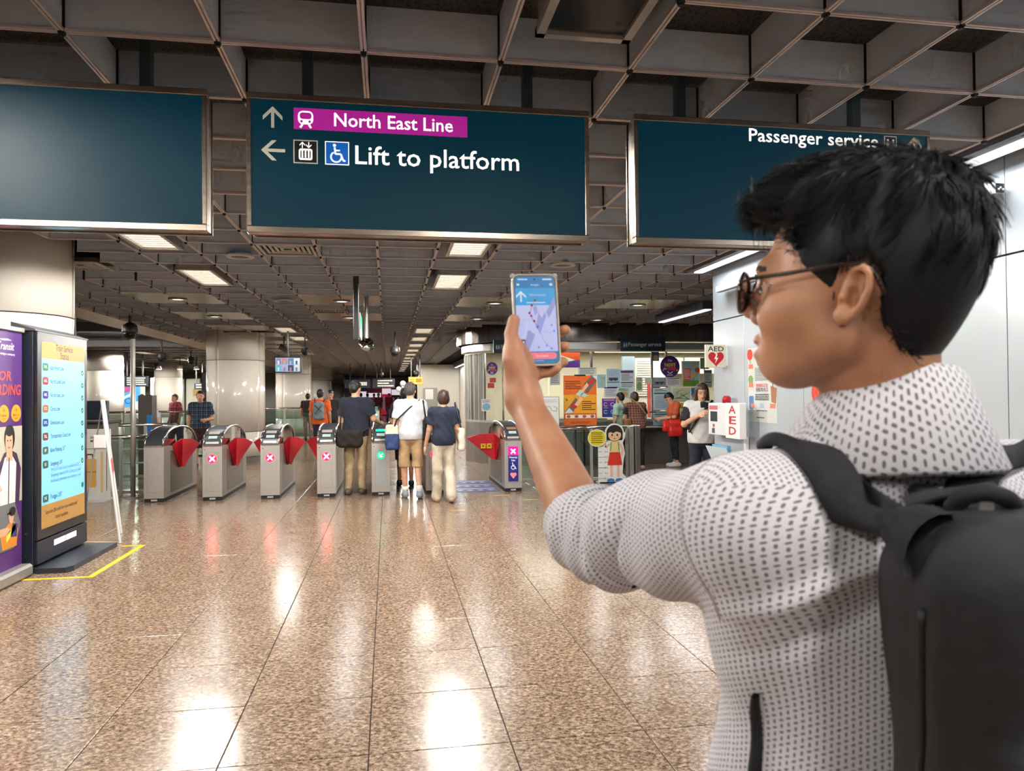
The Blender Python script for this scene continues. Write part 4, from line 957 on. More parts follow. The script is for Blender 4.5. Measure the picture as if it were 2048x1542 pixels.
# far-left walls
tag(MB().box((-40, 46, 0), (-6, 46.3, 3.2)).build('wall_far_left', mat('c4bcb0', .5)), 'pale far wall of the left hall', 'wall', kind='structure')
tag(MB().box((-40.2, -4, 0), (-40, 46, 3.7)).build('wall_left', mat('aaa59c', .6)), 'left boundary wall of the concourse', 'wall', kind='structure')
for i, (px0, px1, c, Y) in enumerate(((300, 312, 'd8d2c6', 38), (372, 400, 'd9d8c4', 40), (360, 368, 'b9c2bc', 40))):
    a = onY(px0, 775, Y); b = onY(px1, 775, Y); o = tag(MB().box((a[0], Y, 0), (b[0], Y+.2, 2.5), bev=.02).build('wall_panel', mat(c, .5)), ['pale wall panel left of the far column', 'cream notice wall with gold plaque behind the red-shirt man', 'green-grey wall panel beside the far column'][i], 'panel')
    if i == 1: MB().box((a[0]+.35, Y-.03, 1.6), (a[0]+.95, Y, 1.95), bev=.01).build('plaque', mat('b9963c', .4), o)
# dark cable tray over the left hall
tr = tag(MB().box((-14, 21.2, 3.22), (-5.7, 21.3, 3.26)).box((-14, 20.7, 3.22), (-5.7, 20.76, 3.25)).build('pipe_rack', mat('3f4146', .5)), 'thin dark pipe rack under the raised left slab', 'pipe rack')
for k in range(3):
    x = -6.2-k*2.4
    tag(tr); MB().box((x-.015, 21.22, 3.25), (x+.015, 21.26, 3.62)).build('hanger', mat('3f4146', .5), tr)
for k, px in enumerate((318, 360, 393)):
    q = onY(px, 738, 28.); o = tag(empty('spotlight', q), ['leftmost bright spotlight over the far-left hall', 'middle bright spotlight over the far-left hall', 'rightmost bright spotlight over the far-left hall'][k], 'spotlight', 'spotlights of the left hall')
    MB().lathe([(.05, .12), (.1, .0), (.09, -.01)], n=16).build('shade', mat('d0ccc4', .4), o, True); MB().lathe([(.085, .0), (.085, .006)], (0, 0, -.014), 16).build('lens', mat('fffaf0', .4, emit=14, name='spot_lens'), o); MB().tube([(0, 0, .1), (0, 0, CZ-q[2]+.1)], .015, 6).build('stem', BLACK, o)
area('hall_lamp', (-11, 27, 2.95), 8, .5, 420, (1, .95, .86), None) if 0 else None
# ================================================================ PASSENGER SERVICE OFFICE (far right)
OY = 15.4; OXc, OYc, OR = 3.4, 17.0, 1.6
of = tag(empty('service_office', (6, OY, 0), world=True), 'glazed passenger service office with rounded steel corner and lit interior', 'office')
def arc_pts(r, n=24, a0=90, a1=270): return [(OXc+r*math.cos(math.radians(a0+(a1-a0)*k/n)), OYc+r*math.sin(math.radians(a0+(a1-a0)*k/n))) for k in range(n+1)]
def band(z0, z1, off, m, name, th=.05, n=24):
    """band running down the left side, round the corner and along the front"""
    out = [(10, OYc+OR+off)]+arc_pts(OR+off, n)+[(10, OY-off)]; inn = [(10, OYc+OR+off-th)]+arc_pts(OR+off-th, n)+[(10, OY-off+th)]
    V = [(x, y, z) for z in (z0, z1) for x, y in out]+[(x, y, z) for z in (z0, z1) for x, y in inn]; k = len(out)
    Fc = []
    for i in range(k-1):
        Fc += [(i, i+1, k+i+1, k+i), (2*k+i+1, 2*k+i, 3*k+i, 3*k+i+1), (k+i, k+i+1, 3*k+i+1, 3*k+i), (i+1, i, 2*k+i, 2*k+i+1)]
    o = pymesh(name, V, Fc, m, of); return o
FAS = mat_noise('fascia_steel', '57504c', '6e6763', 2, .22, .8, (5, 5, .4), rvar=.08)
band(2.64, CZ+.05, .22, FAS, 'upper_fascia'); band(2.47, 2.62, .10, STEEL, 'lower_fascia', .07); band(2.42, 2.47, .02, mat('d9cdb4', .4, emit=.35), 'lit_soffit', .06)
band(0, .9, .02, STEEL_D, 'plinth', .06); band(.9, .95, .03, STEEL, 'sill', .08)
GLS = mat_glass('office_glass', 'f2f6f2', .03)
P = arc_pts(OR, 10)
for i, (a, b) in enumerate(zip(P[:-1], P[1:])):
    d = Vector((b[0]-a[0], b[1]-a[1], 0)); L = d.length; M = frame((a[0], a[1], 0), d/L, (-d.y/L, d.x/L, 0), (0, 0, 1))
    MB().box((.01, 0, .95), (L-.01, .012, 2.42), M).build('glass_pane' if i >= 7 else 'mirror_pane', GLS if i >= 7 else mat('b4b6ae', .12, metal=.55), of); MB().box((-.015, -.02, .95), (.015, .02, 2.42), M).build('mullion', STEEL_B, of)
for t in range(150, 222, 6): MB().tube([(OXc+(OR+.03)*math.cos(math.radians(t)), OYc+(OR+.03)*math.sin(math.radians(t)), .95), (OXc+(OR+.03)*math.cos(math.radians(t)), OYc+(OR+.03)*math.sin(math.radians(t)), 2.42)], .012, 8).build('mullion', mat('cfcac2', .3, metal=.3), of)
xs = [OXc, 4.35, 5.72, 6.05, 8.6]
for a, b in zip(xs[:-1], xs[1:]):
    MB().box((a+.015, OY, .95), (b-.015, OY+.012, 2.42)).build('glass_pane', GLS, of); MB().box((b-.02, OY-.03, .95), (b+.02, OY+.03, 2.42), bev=.004).build('mullion', STEEL_B, of)
# interior
MB().box((3.4, 18.4, 0), (10, 18.5, 2.62)).build('back_wall', mat('ded4bd', .6), of); MB().box((2.6, 15.7, 2.66), (10, 18.4, 2.68)).build('interior_ceiling', mat('d8cfb8', .6), of)
MB().box((4.6, 15.9, 2.44), (9.2, 16.0, 2.5)).build('interior_lamp', mat('fff2d2', .4, emit=5.), of); area('lamp', (0, 1.3, 2.55), 6., 1.6, 420, (1, .96, .88), of)
V = []; A_ = arc_pts(OR-.07, 20, 90, 214)
for x, y in A_:
    for z in (0, 2.6): V.append((x, y, z))
pymesh('inner_wall', V, [(2*i, 2*i+1, 2*i+3, 2*i+2) for i in range(len(A_)-1)], mat('e2d8c2', .6), of)
MB().box((3.0, 16.4, 0), (5.0, 17., .95), bev=.01).build('desk', mat('6a6058', .5), of); MB().box((3.2, 16.55, .96), (3.62, 16.6, 1.26), bev=.01).build('screen_case', BLACKG, of); MB().box((3.22, 16.545, .98), (3.6, 16.552, 1.24)).build('screen', mat('3fa8e8', .4, emit=1.4), of)
MB().box((6.1, 17.6, .2), (6.9, 17.7, 2.4)).build('louvre_door', mat('d8d2c2', .5), of)
for k in range(16): MB().box((6.15, 17.56, 1.45+k*.058), (6.5, 17.6, 1.48+k*.058)).build('slat', mat('efe8d6', .5), of)
MB().box((5.65, 17.2, 1.4), (5.95, 17.3, 2.42)).build('frosted_panel', mat('7c8a98', .4), of); MB().box((6.0, 16.2, .95), (6.22, 16.5, 1.75), bev=.02).build('red_cabinet', mat('b01a26', .4), of)
for k in range(3): MB().box((6.9+k*.55, 17.7, 2.0), (7.42+k*.55, 17.72, 2.42), bev=.01).build('cupboard_door', mat('c9c6bb', .5), of)
# counter shelf outside
q = onY(1375, 858, 14.6); MB().box((4.9, 14.75, .72), (8.0, 15.36, .78), bev=.01).build('counter_top', mat_noise('counter_top', '4b4642', '625c57', 3, .2, .6), of)
MB().box((4.95, 15.0, 0), (8.0, 15.36, .72), bev=.005).build('counter_front', STEEL_D, of); MB().box((6.4, 14.9, .05), (7.6, 15.0, 1.0), bev=.01).build('side_cabinet', mat_noise('cab', '8a8580', '9a958f', 2, .35, .6), of)
MB().box((5.35, 14.85, .782), (5.75, 15.25, .80), bev=.004).build('tray', mat('d9d6d0', .4), of)

# hung blade signs "Passenger service"
def blade(px0, py0, px1, py1, Y, lb, txt=True):
    a = onY(px0, py0, Y); b = onY(px1, py1, Y); root = tag(empty('service_sign', ((a[0]+b[0])/2, Y, b[2]), world=True), lb, 'sign', 'passenger service plates')
    MB().box((a[0], Y, b[2]), (b[0], Y+.06, a[2]), bev=.004).build('plate', mat('0f2433', .4), root); MB().box((a[0]+.1, Y+.06, a[2]-.1), (b[0]-.1, Y+.08, a[2]-.04)).build('bracket', STEEL_D, root)
    S = Sheet(frame((a[0], Y, b[2]), (1, 0, 0), (0, 0, 1), (0, -1, 0)), root, .002, .001); w, h = b[0]-a[0], a[2]-b[2]; ink = mat('b9bcb8', .4, emit=.25)
    for s in (0, 1): S.ell(w*.07+s*w*.05, h*.58, w*.012, w*.012, ink, 1, name='pictogram'); S.rect(w*.055+s*w*.05, h*.35, w*.085+s*w*.05, h*.52, ink, 1, 0, 'pictogram')
    S.line([(w*.04, h*.32), (w*.14, h*.32)], .008, ink, 1, 'pictogram')
    S.text('Passenger service', w*.53, h*.48, h*.42, ink, 1, .008, w=w*.74); S.done()
blade(1242, 675, 1331, 702, 15.05, 'dark Passenger service plate above the counter'); blade(987, 680, 1076, 706, 15.05, 'dark Passenger service plate partly hidden behind the thumb')

# posters stuck on the glass
def poster(px0, py0, px1, py1, lb, bg, fn=None, Y=OY-.034, name='poster', th=.003, cat='poster', grp='notices on the office glass'):
    a = onY(px0, py0, Y); b = onY(px1, py1, Y); root = tag(empty(name, ((a[0]+b[0])/2, Y, b[2]), world=True), lb, cat, grp)
    MB().box((a[0], Y-th, b[2]), (b[0], Y, a[2])).build('sheet', mat(bg, .5), root)
    S = Sheet(frame((a[0], Y-th, b[2]), (1, 0, 0), (0, 0, 1), (0, -1, 0)), root, .001, .001); w, h = b[0]-a[0], a[2]-b[2]
    if fn: fn(S, w, h)
    S.done(); return root
G4 = mat('6b7076', .5); GT = mat('2f6f74', .5); PUR2 = mat('4a2a7c', .5); WH = mat('f0efea', .5)
def f_notice(S, w, h): S.rect(.06*w, .86*h, .94*w, .94*h, PUR2, 0); S.greek(.1*w, .1*h, .9*w, .8*h, 7, G4)
def f_table(S, w, h): S.rect(.05*w, .84*h, .95*w, .96*h, mat('5a3a5c', .5), 0); S.greek(.1*w, .4*h, .9*w, .8*h, 5, G4); S.rect(.05*w, .27*h, .95*w, .33*h, mat('33505c', .5), 0); S.greek(.1*w, .05*h, .9*w, .22*h, 2, G4)
def f_bus(S, w, h): S.rect(.05*w, .28*h, .95*w, .33*h, mat('4f6d80', .5), 0); S.rect(.15*w, .4*h, .85*w, .55*h, mat('5a4a56', .5), 0, .02*w); S.ell(.35*w, .42*h, .07*w, .07*w, INK, 1); S.ell(.65*w, .42*h, .07*w, .07*w, INK, 1); S.greek(.15*w, .62*h, .85*w, .9*h, 3, mat('9cc2d8', .5))
def f_map(S, w, h):
    for k in range(14): S.line([(random.random()*w, random.random()*h), (random.random()*w, random.random()*h)], .03*w, mat(random.choice(('b9c46a', '8fb08c', 'cfd59a')), .5), 0)
def f_pic(S, w, h): S.ell(.5*w, .35*h, .42*w, .3*h, mat(random.choice(('7fb4c9', 'c9a46a', '86a86f')), .5), 0); S.greek(.1*w, .7*h, .9*w, .95*h, 2, G4)
def f_purp(S, w, h):
    S.rect(0, 0, w, .5*h, mat('3f4aa6', .5), 0); S.rect(.1*w, .88*h, .9*w, .95*h, mat('d9a0d0', .5), 1)
    for cx, cy in ((.25, .68), (.75, .68), (.25, .28), (.75, .28)): S.ring(cx*w, cy*h, .12*w, .05*w, mat('e6dcf2', .5), 1, 30, 330, 12)
    S.greek(.1*w, .46*h, .6*w, .52*h, 1, WH)
def f_pay(S, w, h): S.rect(0, .78*h, w, h, mat('e8b022', .5), 0); [S.rect(w*(.1+.32*k), .15*h, w*(.1+.32*k)+.22*w, .6*h, WH, 1) for k in range(3)]; [S.rect(w*(.15+.32*k), .22*h, w*(.15+.32*k)+.12*w, .4*h, G4, 2) for k in range(3)]
def f_flow(S, w, h):
    S.rect(.07*w, .06*h, .93*w, .96*h, mat('8fc0d4', .5), 0); S.rect(.07*w, .04*h, .93*w, .25*h, mat('6f9a3a', .5), 1); S.rect(.1*w, .25*h, .5*w, .72*h, mat('e2665a', .5), 2); S.greek(.13*w, .3*h, .47*w, .68*h, 6, mat('f4d0c8', .5), 3); S.ell(.85*w, .65*h, .14*w, .1*h, mat('d8483c', .5), 2); S.ell(.65*w, .45*h, .12*w, .1*h, mat('e8c23a', .5), 2); S.ell(.66*w, .85*h, .1*w, .08*h, mat('e8b23a', .5), 2); S.line([(.65*w, .1*h), (.65*w, .4*h)], .03*w, mat('5a8a3a', .5), 2)
def f_teal(S, w, h): S.greek(.08*w, .84*h, .8*w, .95*h, 2, INK); S.rect(.05*w, .72*h, .95*w, .79*h, mat('1f7a78', .5), 0); S.greek(.1*w, .1*h, .9*w, .66*h, 8, mat('8aa4c0', .5))
def f_blue(S, w, h): S.rect(0, .55*h, w, h, mat('3f7fb8', .5), 0); S.ell(.5*w, .5*h, .4*w, .15*h, mat('e07a4a', .5), 1); S.rect(.1*w, .1*h, .9*w, .35*h, mat('cfd8e0', .5), 1)
for args in ((1155, 735, 1193, 750, 'long white notice strip above the orange poster', 'e8efe0', f_notice), (1194, 749, 1212, 776, 'small pale blue map notice right of the orange poster', 'a9d4da', f_map), (1213, 738, 1240, 776, 'pale blue bus notice on the office glass', 'b9d6e6', f_bus), (1240, 740, 1268, 776, 'white timetable notice with purple header', 'd6dee2', f_table),
        (1208, 774, 1235, 795, 'white notice with thin purple header and diagrams', 'ece9ee', f_notice), (1204, 797, 1232, 834, 'purple instruction poster with round icons', '7a3fa0', f_purp), (1236, 776, 1258, 795, 'pale green notice above the plaid-vest woman', 'b4d4c8', f_pic), (1272, 754, 1285, 782, 'narrow cream notice on the office mullion', 'd9d2bc', f_pic), (1290, 756, 1304, 768, 'small cream card beside the frosted panel', 'e2d6c2', None),
        (1306, 755, 1332, 774, 'grey photo notice below the happy-to-help disc', '9c9da0', f_bus), (1332, 755, 1361, 772, 'white card with red and grey lines', 'e8e4e4', f_notice), (1363, 722, 1400, 774, 'yellow-framed poster of sunflowers and red panel', 'e6d58c', f_flow), (1306, 776, 1343, 820, 'tall teal-striped notice left of the orange-shirt woman', 'd6e2ea', f_teal), (1345, 776, 1381, 804, 'green route map poster', 'd8dfc0', f_map), (1382, 776, 1402, 808, 'blue poster with orange boat', 'c6d4e0', f_blue), (1343, 806, 1383, 834, 'yellow payment poster with white codes', 'e8b022', f_pay),
        (1400, 716, 1418, 738, 'green leaf photo card beside the AED sign', '7a9a7c', f_pic), (1408, 740, 1424, 775, 'small grey notices left of the wall corner', 'b4b8b4', f_table), (1305, 704, 1318, 722, 'blue wave card on louvre door', '2f5a9a', f_pic), (1306, 822, 1342, 850, 'row of pale leaflets on the counter glass', 'c6d6de', f_teal), (1100, 735, 1120, 770, 'white paper on the dark coat rack window', 'c9c9c6', f_notice), (1155, 752, 1165, 760, 'tiny card over the orange poster', 'd8d2c6', None),
        (963, 798, 982, 822, 'white photo card on the curved glass', 'e2d9d6', f_pic)):
    if args[4].startswith('tiny'): continue
    poster(*args)
def f_flag(S, w, h): S.rect(0, .5*h, w, h, mat('d8541e', .5, emit=.2), 0); S.rect(0, 0, w, .5*h, mat('6a3a9a', .5, emit=.2), 0); S.poly([(0, .25*h), (.78*w, .5*h), (0, .85*h)], mat('dfe6da', .5, emit=.2), 1)
poster(1118, 705, 1160, 735, 'orange and purple logo panel inside the office beside the fingers', '6a3a9a', f_flag, OY+.9)
# happy-to-help discs
def helpdisc(px, py, rpx, Y, lb, M=None):
    c = onY(px, py, Y); r = onY(px+rpx, py, Y)[0]-c[0]; root = tag(empty('help_disc', c), lb, 'sticker', 'purple help stickers')
    Mx = M or frame((0, 0, 0), (1, 0, 0), (0, 0, 1), (0, -1, 0)); mb = MB(); mb.prism([(r*math.cos(k*.196), r*1.05*math.sin(k*.196)) for k in range(32)], -.004, 0, Mx); mb.build('disc', mat('4a1f6e', .5), root)
    S = Sheet(Mx, root, .001, .001); Y_ = mat('f0c83a', .5); Wt = mat('f2eef4', .5)
    S.text('I\'m', -.0*r, .58*r, .34*r, Wt, 1, .01); S.text('happy', 0, .22*r, .62*r, Y_, 1, .012, w=1.15*r, rot=.1); S.text('to', -.5*r, -.2*r, .36*r, Wt, 1, .01); S.text('help', .18*r, -.16*r, .6*r, mat('e8483c', .5), 1, .012, w=.85*r, rot=.1); S.ring(0, -.42*r, .24*r, .07*r, Wt, 1, 190, 350, 12); S.rect(-.3*r, -.86*r, .3*r, -.8*r, Wt, 1)
    for s in (-1, 1): S.poly([(s*.62*r, -.35*r), (s*.8*r, -.25*r), (s*.74*r, -.5*r)], Y_, 1)
    S.done()
helpdisc(1340, 733, 19.5, OY-.045, 'purple happy-to-help disc with yellow lettering above the counter')
ca = math.radians(225); helpdisc(984, 737, 12, OYc-OR*math.sin(math.radians(60)), 'purple happy-to-help disc on the curved glass left of the wrist', frame((0, 0, 0), (math.cos(math.radians(-30)), math.sin(math.radians(-30)), 0), (0, 0, 1), (-.5, -.866, 0)))
rb = onY(984, 765, 15.55); rl = tag(empty('red_sticker', rb), 'small red ribbon sticker under the purple disc on the curved glass', 'sticker'); S = Sheet(frame((0, 0, 0), (.87, -.5, 0), (0, 0, 1), (-.5, -.87, 0)), rl, 0, .001); S.rect(-.05, 0, .09, .1, mat('b23a3a', .5), 0, .01, 'badge'); S.rect(-.1, -.12, .05, -.01, mat('b23a3a', .5), 0, .01, 'badge'); S.done()

# ---- glass fence with steel posts before the office
fx0, fx1 = onz(1050, 968), onz(1278, 964)
barrier('steel-railed glass fence behind the girl standee', 2.15, 4.05, 12.15, .92, 4, True)
gp = tag(empty('gate_post', (4.17, 12.2, 0)), 'thick steel fence end post right of the girl standee', 'post')
MB().box((-.09, -.1, 0), (-.01, .1, .95), bev=.01).build('post_plate', STEEL, gp); MB().box((.01, -.12, 0), (.1, .12, .96), bev=.01).build('post_box', STEEL_D, gp); MB().box((-.1, -.02, .86), (.05, .02, .9)).build('latch', STEEL_B, gp)
# girl height-chart standee
ga, gb = onz(1197, 966), onz(1251, 966); GYY = 11.95; a = onY(1197, 966, GYY); b = onY(1252, 966, GYY)
gs = tag(empty('height_standee', ((a[0]+b[0])/2, GYY, 0), world=True), 'cardboard standee of a cartoon girl in red skirt beside a height ruler', 'standee')
w = b[0]-a[0]; Zt = onY(1225, 848, GYY)[2]
CARD = mat('ecebe8', .5); MG = frame((a[0], GYY, 0), (1, 0, 0), (0, 0, 1), (0, -1, 0))
hc = (w*.60, Zt-.155)
outl = [(0, 0), (w*1.0, 0), (w, .1), (w*.88, .16), (w*.92, .38), (w*.98, .5), (w*.9, .68), (w*.98, .76), (w, .86)]+[(hc[0]+.17*math.cos(math.radians(t)), hc[1]+.165*math.sin(math.radians(t))) for t in range(0, 181, 15)]+[(hc[0]-.17, .80), (w*.0, .84)]
MB().prism(outl, -.012, 0, MG).build('card', CARD, gs); MB().box((a[0]+.02, GYY, 0), (b[0]-.02, GYY+.22, .02)).build('foot', CARD, gs)
S = Sheet(MG, gs, .001, .0012); SK = mat('f0c49c', .5); HRC = mat('2a2422', .5); RDS = mat('d9382a', .5); YEL = mat('f0d48a', .5); BLS = mat('3a7fc0', .5)
for k in range(8): S.line([(.0, .08+k*.09), (.07 if k % 2 else .11, .08+k*.09)], .005, INK, 1, 'ruler_mark'); S.text('0.%d' % (k+1), .14, .08+k*.09, .04, INK, 1, .004, w=.05, name='ruler_number')
cx = hc[0]
for s in (-1, 1):
    S.rect(cx+s*.06-.022, .07, cx+s*.06+.022, .32, SK, 1, 0, 'drawing'); S.ell(cx+s*.075, .045, .065, .036, BLS, 2, name='drawing'); S.rect(cx+s*.06-.024, .08, cx+s*.06+.024, .10, mat('f4f2ee', .5), 2, 0, 'drawing')
S.poly([(cx-.13, .30), (cx+.13, .30), (cx+.09, .53), (cx-.09, .53)], RDS, 3, 'drawing'); S.poly([(cx-.095, .52), (cx+.095, .52), (cx+.075, .70), (cx-.075, .70)], YEL, 4, 'drawing')
for s in (-1, 1): S.line([(cx+s*.075, .54), (cx+s*.065, .69)], .025, mat('6fae9c', .5), 5, 'drawing')
S.line([(cx+.09, .66), (cx+.14, .55), (cx+.11, .46)], .035, SK, 4, 'drawing'); S.line([(cx-.09, .66), (cx-.16, .60), (cx-.19, .70)], .035, SK, 4, 'drawing'); S.ell(cx-.19, .72, .03, .035, SK, 5, name='drawing')
S.ell(cx, hc[1], .145, .14, HRC, 2, name='drawing'); S.rect(cx-.14, hc[1]-.12, cx+.14, hc[1], HRC, 2.4, .03, 'drawing'); S.ell(cx, hc[1]-.03, .112, .1, SK, 5, name='drawing'); S.poly([(cx-.12, hc[1]+.0), (cx-.07, hc[1]+.02), (cx-.03, hc[1]-.0), (cx+.03, hc[1]+.03), (cx+.12, hc[1]), (cx+.1, hc[1]+.09), (cx-.1, hc[1]+.09)], HRC, 6, 'drawing')
for s in (-1, 1): S.ell(cx+s*.045, hc[1]-.03, .014, .02, HRC, 7, name='drawing'); S.ell(cx+s*.07, hc[1]-.07, .018, .012, mat('e8a088', .5), 7, name='drawing')
S.ell(cx, hc[1]-.085, .025, .012, mat('a8382c', .5), 7, 180, 360, 10, 'drawing'); S.done()
bc = onY(1194, 876, GYY-.02); bb = MB().prism([(.16*math.cos(k*.262), .145*math.sin(k*.262)) for k in range(24)], -.008, .0, frame((bc[0], GYY-.02, bc[2]), (1, 0, 0), (0, 0, 1), (0, -1, 0))).build('speech_bubble', mat('e6d22a', .5), gs)
S = Sheet(frame((bc[0], GYY-.02, bc[2]), (1, 0, 0), (0, 0, 1), (0, -1, 0)), bb, .001, .001); S.greek(-.1, -.09, .1, .1, 6, mat('4a4418', .5)); S.ring(0, 0, .155, .014, CARD, 0, ry=.14); S.done()
# orange instruction poster on a stand
OPY = 12.6; a = onY(1127, 751, OPY); b = onY(1194, 851, OPY); op = tag(empty('poster_stand', ((a[0]+b[0])/2, OPY, 0), world=True), 'orange fare-card instruction poster on a thin black stand', 'poster stand')
MB().box((a[0], OPY, b[2]), (b[0], OPY+.02, a[2]), bev=.003).build('board', mat('df6a20', .5), op); w, h = b[0]-a[0], a[2]-b[2]
for f_ in (.36, .62): MB().box((a[0]+w*f_-.014, OPY+.02, .02), (a[0]+w*f_+.014, OPY+.04, b[2]+.3)).build('leg', BLACK, op)
MB().box((a[0]+w*.2, OPY-.15, 0), (a[0]+w*.8, OPY+.2, .02), bev=.004).build('foot', BLACK, op); MB().box((a[0]+w*.33, OPY-.01, a[2]-.01), (a[0]+w*.66, OPY+.03, a[2]+.015)).build('clip', BLACK, op); MB().box((a[0]+w*.35, OPY-.006, b[2]-.03), (a[0]+w*.67, OPY+.03, b[2]+.01)).build('clip', BLACK, op)
S = Sheet(frame((a[0], OPY, b[2]), (1, 0, 0), (0, 0, 1), (0, -1, 0)), op, .001, .001); S.rect(0, .25*h, w, .62*h, mat('e8a024', .5), 0); S.greek(.05*w, .72*h, .52*w, .9*h, 5, mat('5a3010', .5), 2); S.greek(.55*w, .3*h, .96*w, .5*h, 5, mat('5a3010', .5), 2)
GY2 = mat('6a6660', .5); RD2 = mat('c2302a', .5); SKP = mat('f0b48c', .5); CHK = mat('b4d8cc', .5)
S.poly([(.62*w, .84*h), (.85*w, .99*h), (1.0*w, .99*h), (1.0*w, .88*h), (.72*w, .66*h), (.66*w, .68*h)], GY2, 2); S.poly([(.72*w, .86*h), (.88*w, .95*h), (.95*w, .9*h), (.8*w, .8*h)], RD2, 3); S.poly([(.86*w, .99*h), (w, .99*h), (w, .91*h)], mat('cfd6d8', .5), 4); S.poly([(.5*w, .68*h), (.7*w, .86*h), (.76*w, .8*h), (.58*w, .66*h)], SKP, 4); S.poly([(.36*w, .62*h), (.5*w, .72*h), (.62*w, .66*h), (.48*w, .58*h)], CHK, 5)
S.poly([(.02*w, .27*h), (.36*w, .56*h), (.42*w, .52*h), (.28*w, .25*h)], GY2, 2); S.poly([(.2*w, .38*h), (.32*w, .48*h), (.46*w, .4*h), (.34*w, .34*h)], RD2, 3); S.poly([(.02*w, .25*h), (.16*w, .36*h), (.3*w, .26*h)], mat('cfd6d8', .5), 4); S.poly([(.32*w, .42*h), (.5*w, .58*h), (.6*w, .54*h), (.42*w, .38*h)], SKP, 4); S.poly([(.5*w, .62*h), (.62*w, .56*h), (.74*w, .6*h), (.6*w, .66*h)], CHK, 5)
S.rect(.04*w, .14*h, .96*w, .23*h, mat('b8502c', .5), 1); S.rect(.05*w, .15*h, .95*w, .22*h, mat('efe0d0', .5), 2)
for k in range(4): S.ell((.14+.24*k)*w, .185*h, .06*w, .03*h, mat('9c5a3c', .5), 3)
S.greek(.2*w, .04*h, .82*w, .09*h, 2, mat('6a3010', .5), 2); S.poly([(.06*w, .56*h), (.14*w, .51*h), (.06*w, .49*h)], mat('4f7a3a', .5), 2); S.done()
# white notice board behind the forearm
NBY = 12.4; a = onY(1058, 795, NBY); b = onY(1118, 871, NBY); nb = tag(empty('notice_board', ((a[0]+b[0])/2, NBY, 0), world=True), 'white framed notice board behind the raised forearm', 'notice board')
MB().box((a[0], NBY, b[2]), (b[0], NBY+.02, a[2]), bev=.003).build('board', mat('e4e4e2', .4), nb); MB().box((a[0]-.015, NBY+.005, b[2]+.2), (b[0]+.015, NBY+.03, a[2]+.015), bev=.004).build('frame', STEEL, nb); w, h = b[0]-a[0], a[2]-b[2]
for f_ in (.3, .7): MB().box((a[0]+w*f_-.014, NBY+.03, 0), (a[0]+w*f_+.014, NBY+.05, b[2]+.5)).build('leg', STEEL_D, nb)
S = Sheet(frame((a[0], NBY, b[2]), (1, 0, 0), (0, 0, 1), (0, -1, 0)), nb, .001, .001); S.greek(.3*w, .86*h, .95*w, .95*h, 2, mat('b9b9b9', .5)); S.line([(.3*w, .75*h), (.7*w, .76*h), (.76*w, .66*h), (.92*w, .63*h), (.94*w, .72*h), (.82*w, .77*h)], .012, mat('a89a94', .5), 1); S.text('E', .62*w, .28*h, .11, INK, 1, .01); S.text('the', .84*w, .25*h, .06, INK, 1, .004); S.text('or', .52*w, .38*h, .05, INK, 1, .004); S.done()

# ================================================================ WHITE WALL FITTINGS
WM = frame((WX, 0, 0), (0, -1, 0), (0, 0, 1), (-1, 0, 0))   # x runs towards the viewer, facing -X
def wy(px, py, X=WX):
    q = onX(px, py, X); return -q[1], q[2]
# AED projecting sign
AY = 8.75; a = onY(1412, 689, AY); b = onY(1452, 737, AY)
ad = tag(empty('aed_sign', ((a[0]+b[0])/2, AY, b[2]), world=True), 'square cream AED sign with red heart projecting from the wall corner', 'sign')
b = (WX+.06, 0, b[2]); a = (a[0], 0, a[2])
AYs = 8.2
a = onY(1412, 689, AYs); b = (WX-.03, 0, onY(1451, 735, AYs)[2])
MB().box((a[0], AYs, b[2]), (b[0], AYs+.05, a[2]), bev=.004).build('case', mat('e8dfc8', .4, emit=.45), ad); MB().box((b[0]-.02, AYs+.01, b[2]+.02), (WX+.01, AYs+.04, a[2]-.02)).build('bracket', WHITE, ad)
S = Sheet(frame((a[0], AYs, b[2]), (1, 0, 0), (0, 0, 1), (0, -1, 0)), ad, .001, .001); w, h = b[0]-a[0], a[2]-b[2]
HRT = mat('d0202c', .5, emit=.3)
def heart(S, cx, cy, r, m, lay):
    P = []
    for k in range(28):
        t = 2*math.pi*k/28; P.append((cx+r*math.sin(t)**3, cy+r*(.8125*math.cos(t)-.3125*math.cos(2*t)-.125*math.cos(3*t)-.0625*math.cos(4*t))))
    S.poly(P[::-1], m, lay, 'heart')
S.text('AED', .5*w, .8*h, .3*h, INK, 1, .012, w=.82*w); heart(S, .5*w, .40*h, .4*w, HRT, 1); S.poly([(.52*w, .58*h), (.40*w, .36*h), (.5*w, .38*h), (.45*w, .18*h), (.62*w, .43*h), (.52*w, .42*h), (.58*w, .58*h)], WH, 2, 'bolt'); S.done()
# AED cabinet
y0, z1 = wy(1431, 806); y1, _ = wy(1462, 806); ab_ = tag(empty('aed_cabinet', (WX, -(y0+y1)/2, .95), world=True), 'white AED wall cabinet with red lettering side panel and red beacon', 'AED cabinet')
Ya, Yb = 8.42, 7.86; Za, Zb = 1.02, 1.40
MB().box((WX-.16, Yb, Za-.02), (WX, Ya, Zb-.02), bev=.008).build('cabinet', mat('dfe1e4', .35), ab_)
q0 = onX(1457, 807, WX-.2); q1 = onX(1488, 870, WX-.2); MB().box((WX-.24, q1[1]+.02, .99), (WX-.16, q0[1], 1.385), bev=.004).build('lettered_panel', mat('ecebea', .35), ab_)
S = Sheet(frame((WX-.24, (q0[1]+q1[1]+.02)/2, 1.19), (0, -1, 0), (0, 0, 1), (-1, 0, 0)), ab_, .001, .001)
for k, t in enumerate('AED'): S.text(t, 0, .118-k*.118, .125, mat('b8242c', .5), 1, .016, w=.17)
S.done()
